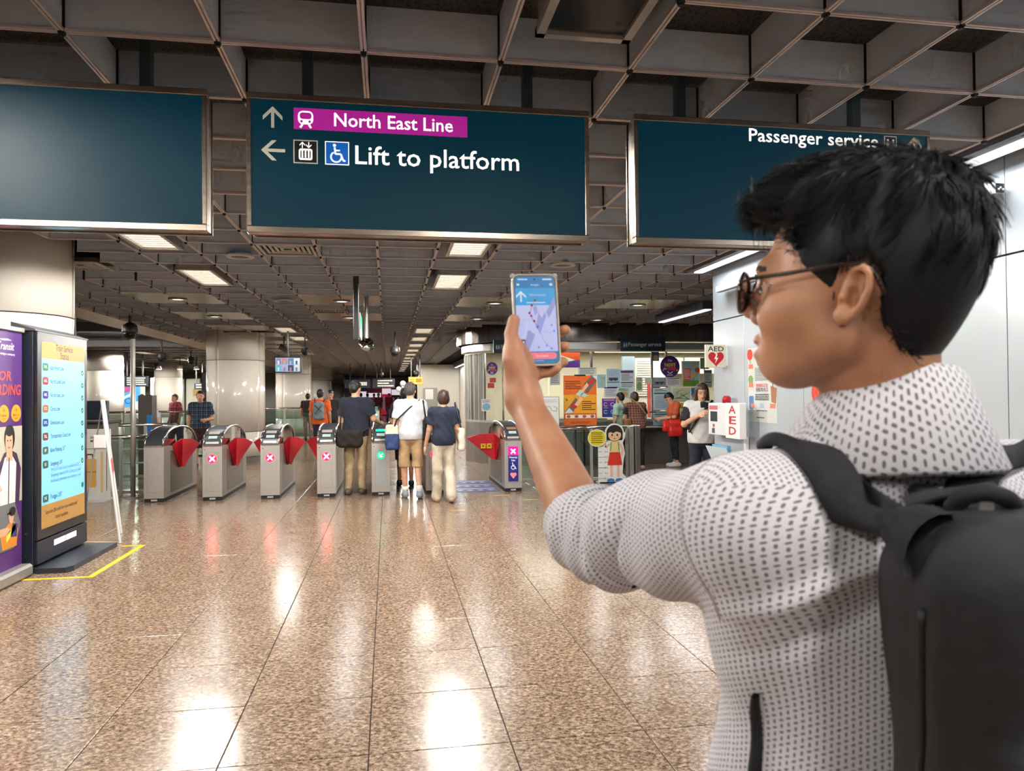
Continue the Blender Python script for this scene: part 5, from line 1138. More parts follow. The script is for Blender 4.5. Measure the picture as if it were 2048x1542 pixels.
S = Sheet(frame((WX-.16, Ya, 1.0), (0, -1, 0), (0, 0, 1), (-1, 0, 0)), ab_, .001, .001); S.rect(.03, .30, .26, .35, mat('c26a72', .5), 0); S.rect(.06, .16, .25, .28, mat('3a4046', .2), 0, .01, 'window'); heart(S, .15, .11, .03, mat('c23a44', .5), 1); S.rect(.10, .02, .18, .08, mat('4a5058', .4), 0, .005); S.done()
MB().lathe([(.05, 0), (.05, .06), (.03, .085)], (WX-.1, 8.05, 1.38), 16).build('beacon', mat('c21a24', .3, emit=.4), ab_, True)
lr = tag(empty('leaflet_rack', (WX-.1, 7.95, .7), world=True), 'clear acrylic leaflet rack under the AED cabinet', 'leaflet rack')
MB().prism([(0, .70), (-.22, .70), (-.3, .88), (-.28, .88), (-.2, .72), (0, .72)], 7.7, 8.2, Matrix(((1, 0, 0, WX), (0, 0, 1, 0), (0, 1, 0, 0), (0, 0, 0, 1)))).build('tray', mat('cfe0e8', .2), lr); MB().box((WX-.24, 7.75, .74), (WX-.2, 8.15, .9)).build('leaflet', mat('6fa4c4', .5), lr); MB().box((WX-.04, 7.7, .70), (WX-.01, 7.76, 1.0)).build('bracket', WHITE, lr)
# Find Your Way poster
px0, pz1 = wy(1496, 697); px1, _ = wy(1553, 697); pz0 = wy(1525, 845)[1]
fy = tag(empty('wayfinding_poster', (WX, -(px0+px1)/2, pz0), world=True), 'grey Find Your Way poster with food drawings on the white wall', 'poster')
MB().box((WX-.003, -px1, pz0), (WX-.0005, -px0, pz1)).build('sheet', mat('c9ccc6', .5), fy)
S = Sheet(frame((WX-.003, -px0, pz0), (0, -1, 0), (0, 0, 1), (-1, 0, 0)), fy, .0008, .0008); w, h = px1-px0, pz1-pz0
OR_ = mat('d8442a', .5); PP = mat('4a3a68', .5)
S.text('FIND', .5*w, .93*h, .085*h, OR_, 1, .02, w=.36*w); S.text('YOUR', .5*w, .855*h, .085*h, PP, 1, .02, w=.42*w); S.text('WAY', .5*w, .78*h, .085*h, PP, 1, .02, w=.36*w); S.greek(.26*w, .55*h, .74*w, .73*h, 9, G4, 1, .5); S.text('\u8ddf\u968f\u6807\u8bb0\u53bb', .5*w, .485*h, .055*h, OR_, 1, .012, w=.42*w); S.text('\u8f7b\u677f\u627e\u51fa\u53e3', .5*w, .43*h, .055*h, PP, 1, .012, w=.42*w); S.greek(.26*w, .29*h, .74*w, .38*h, 4, INK, 1, .6); S.rect(.42*w, .19*h, .56*w, .26*h, mat('9fb8cc', .5), 1); S.greek(.3*w, .14*h, .7*w, .17*h, 1, G4); S.greek(.3*w, .05*h, .7*w, .075*h, 1, INK)
S.ell(.08*w, .91*h, .10*w, .075*h, OR_, 1, name='drawing'); S.line([(.08*w, .84*h), (.1*w, .79*h)], .02*w, mat('5a7a3a', .5), 1, 'drawing'); S.rect(.03*w, .72*h, .19*w, .78*h, mat('d87a5c', .5), 1, 0, 'drawing'); S.ell(.1*w, .57*h, .09*w, .06*h, mat('7a9c5c', .5), 1, name='drawing'); S.rect(.03*w, .47*h, .19*w, .53*h, mat('d87a5c', .5), 2, 0, 'drawing'); S.rect(.03*w, .17*h, .2*w, .35*h, mat('4a7ab4', .5), 1, .03*w, 'drawing'); S.rect(.1*w, .19*h, .22*w, .25*h, mat('d87a5c', .5), 2, 0, 'drawing')
S.ell(.90*w, .70*h, .1*w, .06*h, mat('d8603c', .5), 1, name='drawing'); S.poly([(.8*w, .48*h), (1.0*w, .45*h), (.97*w, .25*h), (.82*w, .27*h)], mat('9c6a44', .5), 1, 'drawing'); S.line([(.88*w, .46*h), (.86*w, .55*h), (.95*w, .56*h)], .02*w, INK, 1, 'drawing'); S.rect(.78*w, .19*h, .95*w, .25*h, mat('d87a5c', .5), 2, 0, 'drawing'); S.done()
# red lantern decal behind the man's neck, red light spot box, grey conduit fittings
ly, lz = wy(1640, 785); ln = tag(empty('lantern_decal', (WX, -ly, lz)), 'red paper lantern decal on the white wall behind the chin', 'decal')
S = Sheet(frame((0, 0, 0), (0, -1, 0), (0, 0, 1), (-1, 0, 0)), ln, .001, .0008); S.ell(0, 0, .14, .12, mat('d02a22', .5), 0, name='lantern_body'); 
for f_ in (-.6, -.2, .2, .6): S.line([(f_*.1, .115), (f_*.14, 0), (f_*.1, -.115)], .006, mat('e2a23a', .5), 1, 'lantern_rib')
S.rect(-.03, -.20, .03, -.12, mat('d02a22', .5), 0, 0, 'lantern_tassel'); S.rect(-.05, .11, .05, .14, mat('c9962e', .5), 1, 0, 'lantern_cap'); S.done()
def conduit(px0, px1, py, lb):
    a = wy(px0, py); b = wy(px1, py); root = tag(empty('wall_camera', (WX, -(a[0]+b[0])/2, a[1]), world=True), lb, 'camera housing', 'boxes on the white wall')
    MB().box((WX-.12, -b[0], a[1]-.035), (WX-.05, -a[0], a[1]+.035), bev=.004).build('housing', mat('b9bdc0', .4), root); MB().box((WX-.06, -(a[0]+b[0])/2-.04, a[1]-.03), (WX, -(a[0]+b[0])/2+.04, a[1]+.03)).build('bracket', mat('8d9194', .4), root)
    MB().box((WX-.115, -b[0]-.004, a[1]-.03), (WX-.055, -b[0], a[1]+.03)).build('open_end', mat('2a2b2d', .6), root)
    for k in range(3): MB().ball((WX-.1+.016*k, -b[0]-.008, a[1]-.01+.012*(k % 2)), .008, 8, 6).build('plug', mat('c9c6c0', .5), root)
conduit(1450, 1530, 580, 'pale grey camera box on the wall beside the glasses'); conduit(1900, 2023, 418, 'pale grey box with open plug end behind the man\'s head')

# ================================================================ FAR END OF THE CONCOURSE
FWX = 3.2
fw = tag(MB().box((FWX, 19.6, 0), (FWX+.3, 58, 3.1)).build('wall_far_right', mat('d2cbbb', .4)), 'pale far wall right of the concourse', 'wall', kind='structure')
for y in range(20, 58, 3): MB().box((FWX-.012, y+.05, .15), (FWX, y+2.95, 2.9), bev=.003).build('panel', mat('d9d3c5', .35), fw)
tag(MB().box((-16, 62, 0), (8, 62.4, 3.1)).build('wall_far', mat('cfc4b4', .5)), 'far end wall of the concourse with shop fronts', 'wall', kind='structure')
for i, (px0, px1, py0, py1, c, em, lb) in enumerate(((735, 762, 785, 815, '7c1c4a', .6, 'far dark red shop front left of the crowd'), (764, 782, 776, 815, 'b0203c', .7, 'far bright red shop front'), (700, 733, 782, 812, '2c3a66', .5, 'far blue-lit shop front'), (783, 800, 778, 812, '2a2c34', .2, 'far dark shop front'))):
    a = onY(px0, py0, 61.5); b = onY(px1, py1, 61.5); o = tag(empty('shop_front', ((a[0]+b[0])/2, 61.5, 0), world=True), lb, 'shop front', 'far shop fronts')
    MB().box((a[0], 61.5, 0), (b[0], 61.9, a[2]), bev=.02).build('facade', mat(c, .4, emit=em*1.8), o); MB().box((a[0], 61.4, a[2]-.5), (b[0], 61.5, a[2]-.05)).build('name_board', mat('e8dce4', .4, emit=1.6), o)
    for k in range(3): MB().box((a[0]+(b[0]-a[0])*(.1+.3*k), 61.44, .3), (a[0]+(b[0]-a[0])*(.32+.3*k), 61.5, a[2]-.7)).build('shop_window', mat(('d89ab0', '5a2a5c', 'c8b0c4')[k], .3, emit=.4), o)
p0 = onY(846, 820, 31.); yb = onY(855, 762, 26)
def f_y(S, w, h): S.greek(.1*w, .3*h, .4*w, .8*h, 2, mat('5a4410', .4)); S.rect(.5*w, .3*h, .9*w, .8*h, mat('8a5a18', .4), 1)
far_sign(817, 754, 846, 769, 27, 'far yellow hanging sign above the white-shirt man', 2, 'd8a52a', '5a4410', .3, True, mk=f_y)
# service door block behind the two shoppers
q0 = onY(835, 800, 33.); q1 = onY(905, 800, 33.)
sd = tag(empty('service_block', ((q0[0]+q1[0])/2, 33, 0), world=True), 'pale service block with grey door beyond the gates', 'service block'); MB().box((q0[0], 33, 0), (FWX-.02, 33.4, 2.9), bev=.01).build('wall_face', mat('d3ccbe', .5), sd)
a = onY(846, 776, 33.); b = onY(874, 776, 33.); MB().box((a[0], 32.95, 0), (b[0], 33, a[2]), bev=.01).build('door', mat('9b968c', .4), sd); MB().box((a[0]+.1, 32.93, 1.35), (a[0]+.45, 32.95, 1.8)).build('notice', WH, sd); MB().box((b[0]-.15, 32.9, .95), (b[0]-.05, 32.95, 1.05)).build('handle', STEEL_B, sd)
gt = tag(empty('white_post', onY(806, 800, 27)*[1, 1, 0]), 'white camera post standing beyond the white-shirt man', 'post'); MB().tube([(0, 0, 0), (0, 0, 1.9)], .06, 12).build('pole', mat('d8d8d4', .4), gt); MB().ball((0, 0, 1.95), .11, 12, 8).build('camera_ball', mat('e0e0de', .3), gt, True); MB().ball((-.15, -.05, 1.75), .1, 12, 8).build('camera_ball', mat('e0e0de', .3), gt, True)
# ================================================================ SIGNED-DISTANCE FIGURES
F32 = np.float32
def V3(*a): return np.array(a, F32)
def smin(a, b, k):
    k = F32(k); h = np.maximum(k-np.abs(a-b), 0)/k; return np.minimum(a, b)-h*h*k*F32(.25)
def smax(a, b, k): return -smin(-a, -b, k)
def cone(P, a, b, ra, rb):
    a = np.asarray(a, F32); b = np.asarray(b, F32); ba = b-a; t = np.clip(((P-a)@ba)/max(ba@ba, 1e-9), 0, 1)
    q = P-a-t[:, None]*ba; return np.sqrt(np.einsum('ij,ij->i', q, q))-F32(ra)-F32(rb-ra)*t
def elli(P, c, r, R=None):
    q = P-np.asarray(c, F32)
    if R is not None: q = q@np.asarray(R, F32)          # columns of R are the local axes
    r = np.asarray(r, F32); q = q/r; k0 = np.sqrt(np.einsum('ij,ij->i', q, q)); q = q/r; k1 = np.sqrt(np.einsum('ij,ij->i', q, q))
    return k0*(k0-1)/np.maximum(k1, 1e-9)
def rbox(P, c, h, rad, R=None):
    q = P-np.asarray(c, F32)
    if R is not None: q = q@np.asarray(R, F32)
    q = np.abs(q)-(np.asarray(h, F32)-F32(rad))
    return np.linalg.norm(np.maximum(q, 0), axis=1)+np.minimum(q.max(1), 0)-rad
def chain(P, pts, rs, k=.02):
    d = None
    for i in range(len(pts)-1):
        e = cone(P, pts[i], pts[i+1], rs[i], rs[i+1]); d = e if d is None else np.minimum(d, e)
    return d
def sdf_mesh(fn, lo, hi, h, proj_it=1):
    """sparse surface nets"""
    lo = np.asarray(lo, float); hi = np.asarray(hi, float); H = h*4
    n = np.ceil((hi-lo)/H).astype(int)+1
    g = np.stack(np.meshgrid(*[np.arange(k) for k in n], indexing='ij'), -1).reshape(-1, 3)
    c = (lo+(g+.5)*H).astype(F32); d = fn(c); act = g[np.abs(d) < H*1.02]
    sub = np.stack(np.meshgrid(*[np.arange(4)]*3, indexing='ij'), -1).reshape(-1, 3)
    cells = (act[:, None, :]*4+sub[None]).reshape(-1, 3)
    S = n.max()*4+8
    key = lambda q: (q[..., 0]*S+q[..., 1])*S+q[..., 2]
    off = np.array([[i, j, k] for i in (0, 1) for j in (0, 1) for k in (0, 1)])
    ck = key(cells[:, None, :]+off[None])
    uk, inv = np.unique(ck.ravel(), return_inverse=True)
    up = np.stack([uk//(S*S), (uk//S) % S, uk % S], 1)
    val = np.empty(len(uk))
    for s in range(0, len(uk), 200000): val[s:s+200000] = fn((lo+up[s:s+200000]*h).astype(F32))
    inv = inv.reshape(-1, 8); v8 = val[inv]; ins = v8 < 0
    m = ins.any(1) & ~ins.all(1); cells = cells[m]; v8 = v8[m]
    if len(cells) == 0: return np.zeros((0, 3)), []
    E = [(0, 1), (2, 3), (4, 5), (6, 7), (0, 2), (1, 3), (4, 6), (5, 7), (0, 4), (1, 5), (2, 6), (3, 7)]
    acc = np.zeros((len(cells), 3)); cnt = np.zeros(len(cells))
    for a, b in E:
        x = (v8[:, a] < 0) != (v8[:, b] < 0); t = np.where(x, v8[:, a]/np.where(x, v8[:, a]-v8[:, b], 1), 0)
        p = off[a]+t[:, None]*(off[b]-off[a]); acc += p*x[:, None]; cnt += x
    V = (lo+(cells+acc/cnt[:, None])*h).astype(F32)
    k = key(cells); o = np.argsort(k); ks = k[o]
    def find(q):
        kk = key(q); i = np.clip(np.searchsorted(ks, kk), 0, len(ks)-1); return np.where(ks[i] == kk, o[i], -1)
    F = []
    for ax, (corner) in enumerate((4, 2, 1)):
        x = (v8[:, 0] < 0) != (v8[:, corner] < 0); q = cells[x]; sg = v8[x, 0] < 0
        b, c_ = (ax+1) % 3, (ax+2) % 3; eb = np.eye(3, dtype=int)[b]; ec = np.eye(3, dtype=int)[c_]
        i0, i1, i2, i3 = np.nonzero(x)[0], find(q-eb), find(q-eb-ec), find(q-ec)
        ok = (i1 >= 0) & (i2 >= 0) & (i3 >= 0); f = np.stack([i0, i1, i2, i3], 1)[ok]; s = sg[ok]
        f[~s] = f[~s][:, ::-1]; F.append(f)
    F = np.concatenate(F)
    e = h*.25
    for _ in range(proj_it):
        T = np.array([[1, 1, 1], [1, -1, -1], [-1, 1, -1], [-1, -1, 1]], F32); W = [fn(V+t*F32(e)) for t in T]
        d = sum(W)/4; G = sum(w[:, None]*t for w, t in zip(W, T))/F32(4*e)
        gl = np.maximum((G*G).sum(1), .2); V = V-np.clip(d/gl, -h, h)[:, None]*G
    return V, F
def fast_mesh(name, V, F, m, parent=None, mats=None, midx=None, smooth=True):
    me = bpy.data.meshes.new(name); F = np.asarray(F)
    me.vertices.add(len(V)); me.vertices.foreach_set('co', np.asarray(V, np.float32).ravel())
    me.loops.add(F.size); me.loops.foreach_set('vertex_index', F.ravel().astype(np.int32))
    me.polygons.add(len(F)); me.polygons.foreach_set('loop_start', np.arange(len(F), dtype=np.int32)*F.shape[1])
    me.update(calc_edges=True)
    for mm in (mats or [m]): me.materials.append(mm)
    if midx is not None: me.polygons.foreach_set('material_index', np.asarray(midx, np.int32))
    if smooth: me.polygons.foreach_set('use_smooth', np.ones(len(F), bool))
    me.validate()
    return mkobj(name, me, None, parent)

SKIN = mat_noise('skin', 'b8825f', 'c99570', 18, .5, detail=3); SKINL = mat_noise('skin_light', 'c99a7b', 'd6a98b', 18, .5)
HAIR = mat_noise('hair_black', '0a0a0c', '1c1b1e', 60, .45, stretch=(1, 1, .15)); HAIRG = mat_noise('hair_grey', '2c2a2a', '5a5653', 70, .5, stretch=(1, 1, .2)); HAIRB = mat_noise('hair_brown', '2a1b15', '4a3226', 60, .45, stretch=(1, 1, .15))
LIPS = mat('a05a50', .45); EYE = mat('14100e', .3)
def cloth(name, c1, c2, scale=14): return mat_noise(name, c1, c2, scale, .85, bump=.25, detail=5)
def mat_check(name, base, a, b, scale):
    """woven check: two sets of stripes"""
    if name in MATS: return MATS[name]
    m, nt, bs = newmat(name); N = nt.nodes; L = nt.links; tc = N.new('ShaderNodeTexCoord'); sx = N.new('ShaderNodeSeparateXYZ'); L.new(tc.outputs['Object'], sx.inputs[0])
    col = None
    prev = N.new('ShaderNodeRGB'); prev.outputs[0].default_value = (*hexc(base), 1); prev = prev.outputs[0]
    for ax, c, w in (('X', a, .2), ('Z', a, .2), ('X', b, .5), ('Z', b, .5)):
        mu = N.new('ShaderNodeMath'); mu.operation = 'MULTIPLY'; mu.inputs[1].default_value = scale*(1 if w == .2 else .5); L.new(sx.outputs[ax], mu.inputs[0])
        fr = N.new('ShaderNodeMath'); fr.operation = 'FRACT'; L.new(mu.outputs[0], fr.inputs[0]); lt = N.new('ShaderNodeMath'); lt.operation = 'LESS_THAN'; lt.inputs[1].default_value = w; L.new(fr.outputs[0], lt.inputs[0])
        hf = N.new('ShaderNodeMath'); hf.operation = 'MULTIPLY'; hf.inputs[1].default_value = .6; L.new(lt.outputs[0], hf.inputs[0])
        mx = N.new('ShaderNodeMix'); mx.data_type = 'RGBA'; L.new(hf.outputs[0], mx.inputs[0]); L.new(prev, mx.inputs[6]); mx.inputs[7].default_value = (*hexc(c), 1); prev = mx.outputs[2]
    L.new(prev, bs.inputs['Base Color']); bs.inputs['Roughness'].default_value = .85
    MATS[name] = m; return m

def person(lb, loc, heading, height=1.7, top=None, top_kind='tshirt', bottom=None, bottom_kind='trousers', shoe=None, hair='short', hairm=None, skin=None, pose=None, h=.011, build=1., look=(0, 0), extra=None, face=True, sock=None, grp=None, sleeve=None):
    """local frame: +Y forward, +X right side of the figure, Z up; heading rotates about Z"""
    s = height/1.7; J = dict(hip=(0, 0, .93), lh=(-.088, 0, .90), rh=(.088, 0, .90), lk=(-.095, .015, .50), rk=(.095, .015, .50), la=(-.10, -.025, .085), ra=(.10, -.025, .085),
        lt=(-.115, .13, .03), rt=(.115, .13, .03), chest=(0, .0, 1.25), ls=(-.165, -.01, 1.385), rs=(.165, -.01, 1.385), le=(-.225, -.03, 1.11), re=(.225, -.03, 1.11), lw=(-.235, .05, .87), rw=(.235, .05, .87), neck=(0, -.012, 1.43), head=(0, .02, 1.585))
    if pose: J.update(pose)
    J = {k: np.array(v, float)*s for k, v in J.items()}; B = build*s
    hd = J['head']; yw, pt = look
    cy_, sy_, cp, sp = math.cos(yw), math.sin(yw), math.cos(pt), math.sin(pt)
    HF = V3(-sy_*cp, cy_*cp, sp); HR_ = V3(cy_, sy_, 0); HU = np.cross(HR_, HF); HRm = np.stack([HR_, HF, HU], 1)
    hp = lambda x, y, z: hd+(HR_*x+HF*y+HU*z)*s
    def headf(P):
        d = elli(P, hp(0, -.012, .03), V3(.074, .092, .088)*s, HRm)
        d = smin(d, elli(P, hp(0, .025, -.035), V3(.058, .066, .075)*s, HRm), .03*s)
        d = smin(d, elli(P, hp(0, .055, -.085), V3(.032, .032, .025)*s, HRm), .03*s)
        d = smin(d, cone(P, hp(0, .085, .0), hp(0, .105, -.03), .010*s, .014*s), .015*s)
        for e in (-1, 1): d = smin(d, elli(P, hp(e*.076, -.005, -.005), V3(.010, .02, .032)*s, HRm), .008*s)
        return d
    def torso(P, g=0.):
        d = elli(P, J['hip'], V3(.155, .115, .14)*B+g)
        d = smin(d, elli(P, J['chest'], V3(.165, .115, .19)*B+g), .10*s)
        mid = (J['hip']+J['chest'])/2; d = smin(d, elli(P, mid, V3(.145, .105, .16)*B+g), .08*s)
        d = smin(d, cone(P, J['ls'], J['rs'], .058*B+g, .058*B+g), .06*s)
        d = smin(d, cone(P, (J['ls']+J['rs'])/2, J['neck']+V3(0, 0, .0), .07*B+g, .052*s+g*.4), .05*s)
        return d
    def arm(P, sd, g=0., to=2):
        a, e, w = J[sd+'s'], J[sd+'e'], J[sd+'w']; d = cone(P, a, e, .052*B+g, .041*B+g)
        if to > 1: d = smin(d, cone(P, e, w, .040*B+g, .026*B+g), .012*s)
        return d
    def hand(P, sd):
        w, e = J[sd+'w'], J[sd+'e']; ax = w-e; ax = ax/np.linalg.norm(ax); side = np.cross(ax, V3(1, 0, 0)); side = side/np.linalg.norm(side); up = np.cross(side, ax); sg = -1 if sd == 'l' else 1
        pc = w+ax*.05*s; d = elli(P, pc, V3(.022, .05, .042)*s, np.stack([up, ax, side], 1))
        for k in range(4):
            b0 = w+ax*.085*s+side*(k-1.5)*.019*s; L = (.062, .078, .074, .056)[k]*s; b1 = b0+ax*L*.55-up*sg*.012*s; b2 = b1+ax*L*.35-up*sg*.026*s
            d = smin(d, np.minimum(cone(P, b0, b1, .010*s, .009*s), cone(P, b1, b2, .009*s, .0075*s)), .006*s)
        t0 = w+ax*.03*s+side*.03*s; d = smin(d, np.minimum(cone(P, t0, t0+ax*.04*s+side*.022*s, .012*s, .010*s), cone(P, t0+ax*.04*s+side*.022*s, t0+ax*.072*s+side*.02*s-up*sg*.01*s, .010*s, .008*s)), .008*s)
        return d
    def leg(P, sd, g=0., gb=None):
        gb = g if gb is None else gb; d = cone(P, J[sd+'h'], J[sd+'k'], .078*B+g, .052*B+(g+gb)/2); return smin(d, cone(P, J[sd+'k'], J[sd+'a'], .052*B+(g+gb)/2, .034*B+gb), .03*s)
    def foot(P, sd, g=0.):
        a, t = J[sd+'a'], J[sd+'t']; hl = a+(a-t)*.28*V3(1, 1, 0)-V3(0, 0, .04*s); return smin(cone(P, hl, t, .036*s+g, .030*s+g), cone(P, a, a-V3(0, 0, .03*s), .036*s+g, .036*s+g), .03*s)
    def body(P):
        d = smin(torso(P), headf(P), .02*s); d = smin(d, cone(P, J['neck']-V3(0, 0, .03*s), hd-HF*.015*s-HU*.03*s, .052*s, .050*s), .03*s)
        for sd in 'lr':
            d = smin(d, arm(P, sd), .03*s); d = smin(d, hand(P, sd), .012*s); d = smin(d, leg(P, sd), .03*s); d = smin(d, foot(P, sd), .02*s)
        return d
    pts = np.array(list(J.values())); lo = pts.min(0)-.22*s; hi = pts.max(0)+.24*s; lo[2] = -.06
    V, F = sdf_mesh(body, lo, hi, h)
    C = V[F].mean(1); q = (C-hd)@HRm/s; midx = np.zeros(len(F), int)
    if face:
        for e in (-1, 1): midx[(np.hypot((q[:, 0]-e*.031)/.012, (q[:, 2]-.002)/.0055) < 1) & (q[:, 1] > .04)] = 1
        for e in (-1, 1): midx[(np.abs(q[:, 0]-e*.032) < .02) & (np.abs(q[:, 2]-.022) < .0035) & (q[:, 1] > .04)] = 1
        midx[(np.hypot(q[:, 0]/.024, (q[:, 2]+.062)/.009) < 1) & (q[:, 1] > .04)] = 2
    root = tag(empty('person'), lb, 'person', grp or 'people in the concourse')
    fast_mesh('body', V, F, None, root, [skin or SKIN, EYE, LIPS], midx)
    # clothing
    g = .014*s
    if top is not None:
        sl = {'tshirt': .72, 'short': .72, 'vest': .0, 'long': 1.9, 'tee': .85}[top_kind]; hem = J['hip'][2]-(.06 if top_kind != 'vest' else .0)*s
        def topf(P):
            d = torso(P, g)
            d = smin(d, elli(P, J['hip']+V3(0, 0, .03*s), V3(.165, .128, .16)*B+g), .06*s)
            for sd in 'lr':
                a, e, w = J[sd+'s'], J[sd+'e'], J[sd+'w']
                if sl > 0:
                    en = a+(e-a)*min(sl, 1.); ax = (e-a)/np.linalg.norm(e-a); sv = cone(P, a, en, .058*B+g, .050*B+g*1.6)
                    if sl > 1: sv = smin(sv, cone(P, e, e+(w-e)*(sl-1), .045*B+g, .034*B+g), .02*s)
                    else: sv = np.maximum(sv, (P-en)@ax)
                    d = smin(d, sv, .035*s)
            d = d+.004*s*np.sin(P[:, 2]*38/s+P[:, 0]*30/s)*np.sin(P[:, 0]*26/s+P[:, 1]*31/s)
            d = np.maximum(d, hem-P[:, 2]); nk = J['neck']+V3(0, .02*s, .012*s)
            return smax(d, -(elli(P, nk+V3(0, 0, .045*s), V3(.068, .075, .06)*s)), .01*s)
        V, F = sdf_mesh(topf, lo, hi, h); mi = None
        if sleeve is not None:
            C = V[F].mean(1).astype(F32); mi = (np.minimum(arm(C, 'l'), arm(C, 'r')) < torso(C)).astype(int)
        fast_mesh({'vest': 'vest'}.get(top_kind, 'shirt'), V, F, None, root, [top]+([sleeve] if sleeve else []), mi)
    if bottom is not None:
        cut = {'trousers': .02, 'shorts': .46, 'skirt': .5, 'wide': .03, 'crop': .16}[bottom_kind]*s; gb = {'wide': .045, 'shorts': .035, 'trousers': .018, 'skirt': .05, 'crop': .012}[bottom_kind]*s
        def botf(P):
            d = elli(P, J['hip']-V3(0, 0, .01*s), V3(.158, .118, .13)*B+g*.6)
            for sd in 'lr': d = smin(d, leg(P, sd, g, gb), .02*s)
            d = d+.005*s*np.sin(P[:, 2]*24/s+P[:, 0]*20/s)
            return np.maximum(np.maximum(d, cut-P[:, 2]), P[:, 2]-(J['hip'][2]+.06*s))
        V, F = sdf_mesh(botf, lo, hi, h); fast_mesh({'shorts': 'shorts', 'skirt': 'skirt'}.get(bottom_kind, 'trousers'), V, F, bottom, root)
    for sd in 'lr':
        f0 = lambda P: np.maximum(foot(P, sd, .012*s), P[:, 2]-(J[sd+'a'][2]+.015*s))
        a = J[sd+'a']; V, F = sdf_mesh(lambda P: np.maximum(f0(P), min(0, a[2]-.085*s)*1.-P[:, 2]+.0), a-V3(.16, .2, .16)*s, a+V3(.16, .26, .12)*s, h*.9)
        fast_mesh('shoe', V, F, shoe or BLACK, root)
        if sock is not None: MB().tube([tuple(a), tuple(a+(J[sd+'k']-a)*.22)], [.046*s, .05*s], 12).build('sock', sock, root, True)
    if hair:
        long_ = hair == 'long'
        def hairf(P):
            q = (P-hd)@HRm/s
            d = elli(P, hp(0, -.018, .04), V3(.086, .104, .096)*s, HRm)
            if hair in ('short', 'bald'): d = smin(d, elli(P, hp(0, -.048, -.02), V3(.068, .058, .06)*s, HRm), .03*s)
            if hair == 'bob': d = smin(d, elli(P, hp(0, -.03, -.02), V3(.09, .085, .085)*s, HRm), .03*s)
            if long_: d = smin(d, elli(P, hp(0, -.05, -.08), V3(.095, .06, .17)*s, HRm), .04*s)
            if long_:
                for e in (-1, 1): d = smin(d, cone(P, hp(e*.074, .0, .03), hp(e*.085, .03, -.19), .022*s, .03*s), .03*s)
            if hair == 'bald': d = np.maximum(d, (q[:, 2]-.075)*s)
            d = d+.004*s*np.sin(q[:, 0]*120)*np.sin(q[:, 1]*90+q[:, 2]*40)
            # face opening
            line = .062-2.2*q[:, 0]**2-.0*q[:, 1]
            fr = (q[:, 1] > (.035 if not long_ else .02)-.25*np.abs(q[:, 0])) & (q[:, 2] < line)
            op = np.minimum(np.minimum(q[:, 1]-((.03 if not long_ else .045)), line-q[:, 2]), 9)*s
            d = np.maximum(d, op)
            if hair in ('short', 'bald'): d = np.maximum(d, (np.where(q[:, 1] > -.03, .0+np.minimum(q[:, 1]+.03, .05)*.9, -.075)-q[:, 2])*s)
            return d
        V, F = sdf_mesh(hairf, hd-.3*s, hd+.24*s, h*.8); fast_mesh('hair', V, F, hairm or HAIR, root)
    if extra: extra(root, J, s)
    zmin = min((o.data.vertices[i].co.z for o in root.children if o.name.startswith('shoe') for i in range(len(o.data.vertices))), default=0)
    root.location = (loc[0], loc[1], -zmin); root.rotation_euler = (0, 0, heading)
    return root
def bag(root, name, c, r, m, straps=(), rad=.03, sm=None, tilt=0.):
    R = np.array(Matrix.Rotation(tilt, 3, 'Y')); r = np.array(r, float); c = np.array(c, float)
    V, F = sdf_mesh(lambda P: rbox(P, c, r, rad, R)+.006*np.sin(P[:, 2]*40)*np.sin(P[:, 0]*37), c-r*1.6-.04, c+r*1.6+.04, .012)
    o = fast_mesh(name, V, F, m, root)
    for st in straps: MB().tube(st, .011, 8).build('strap', sm or m, o, True)
    return o
PI = math.pi
GREY = cloth('sock_white', 'd9d9d6', 'e6e6e3')
# man in navy shirt tapping at the green gate
def ex1(root, J, s):
    bag(root, 'sling_bag', (-.06, -.20, .86), (.20, .075, .14), cloth('bag_black', '14110f', '241f1c'), [[(-.2, -.2, .95), (-.2, -.13, 1.2), (-.16, -.05, 1.44), (-.05, .1, 1.42)], [(.1, -.22, .93), (.19, -.16, 1.0), (.2, .05, 1.0)]], .07)
person('man in navy shirt with black sling bag tapping at the green-arrow gate', (onz(712, 988)[0], onz(712, 988)[1]), -.12, 1.72, cloth('navy_cloth', '161b2b', '20263a'), 'short', cloth('khaki_cloth', 'a08a6a', 'b49d7c'), 'trousers', mat('5a5048', .6), 'short', HAIR, SKINL,
       dict(rs=(.17, .0, 1.385), re=(.26, .05, 1.13), rw=(.34, .28, 1.06), le=(-.215, -.02, 1.1), lw=(-.2, .12, .9), lk=(-.10, .03, .5), la=(-.11, -.04, .085), ra=(.09, .02, .085), rt=(.1, .18, .03)), .009, 1.05, (-.5, -.25), ex1, False)
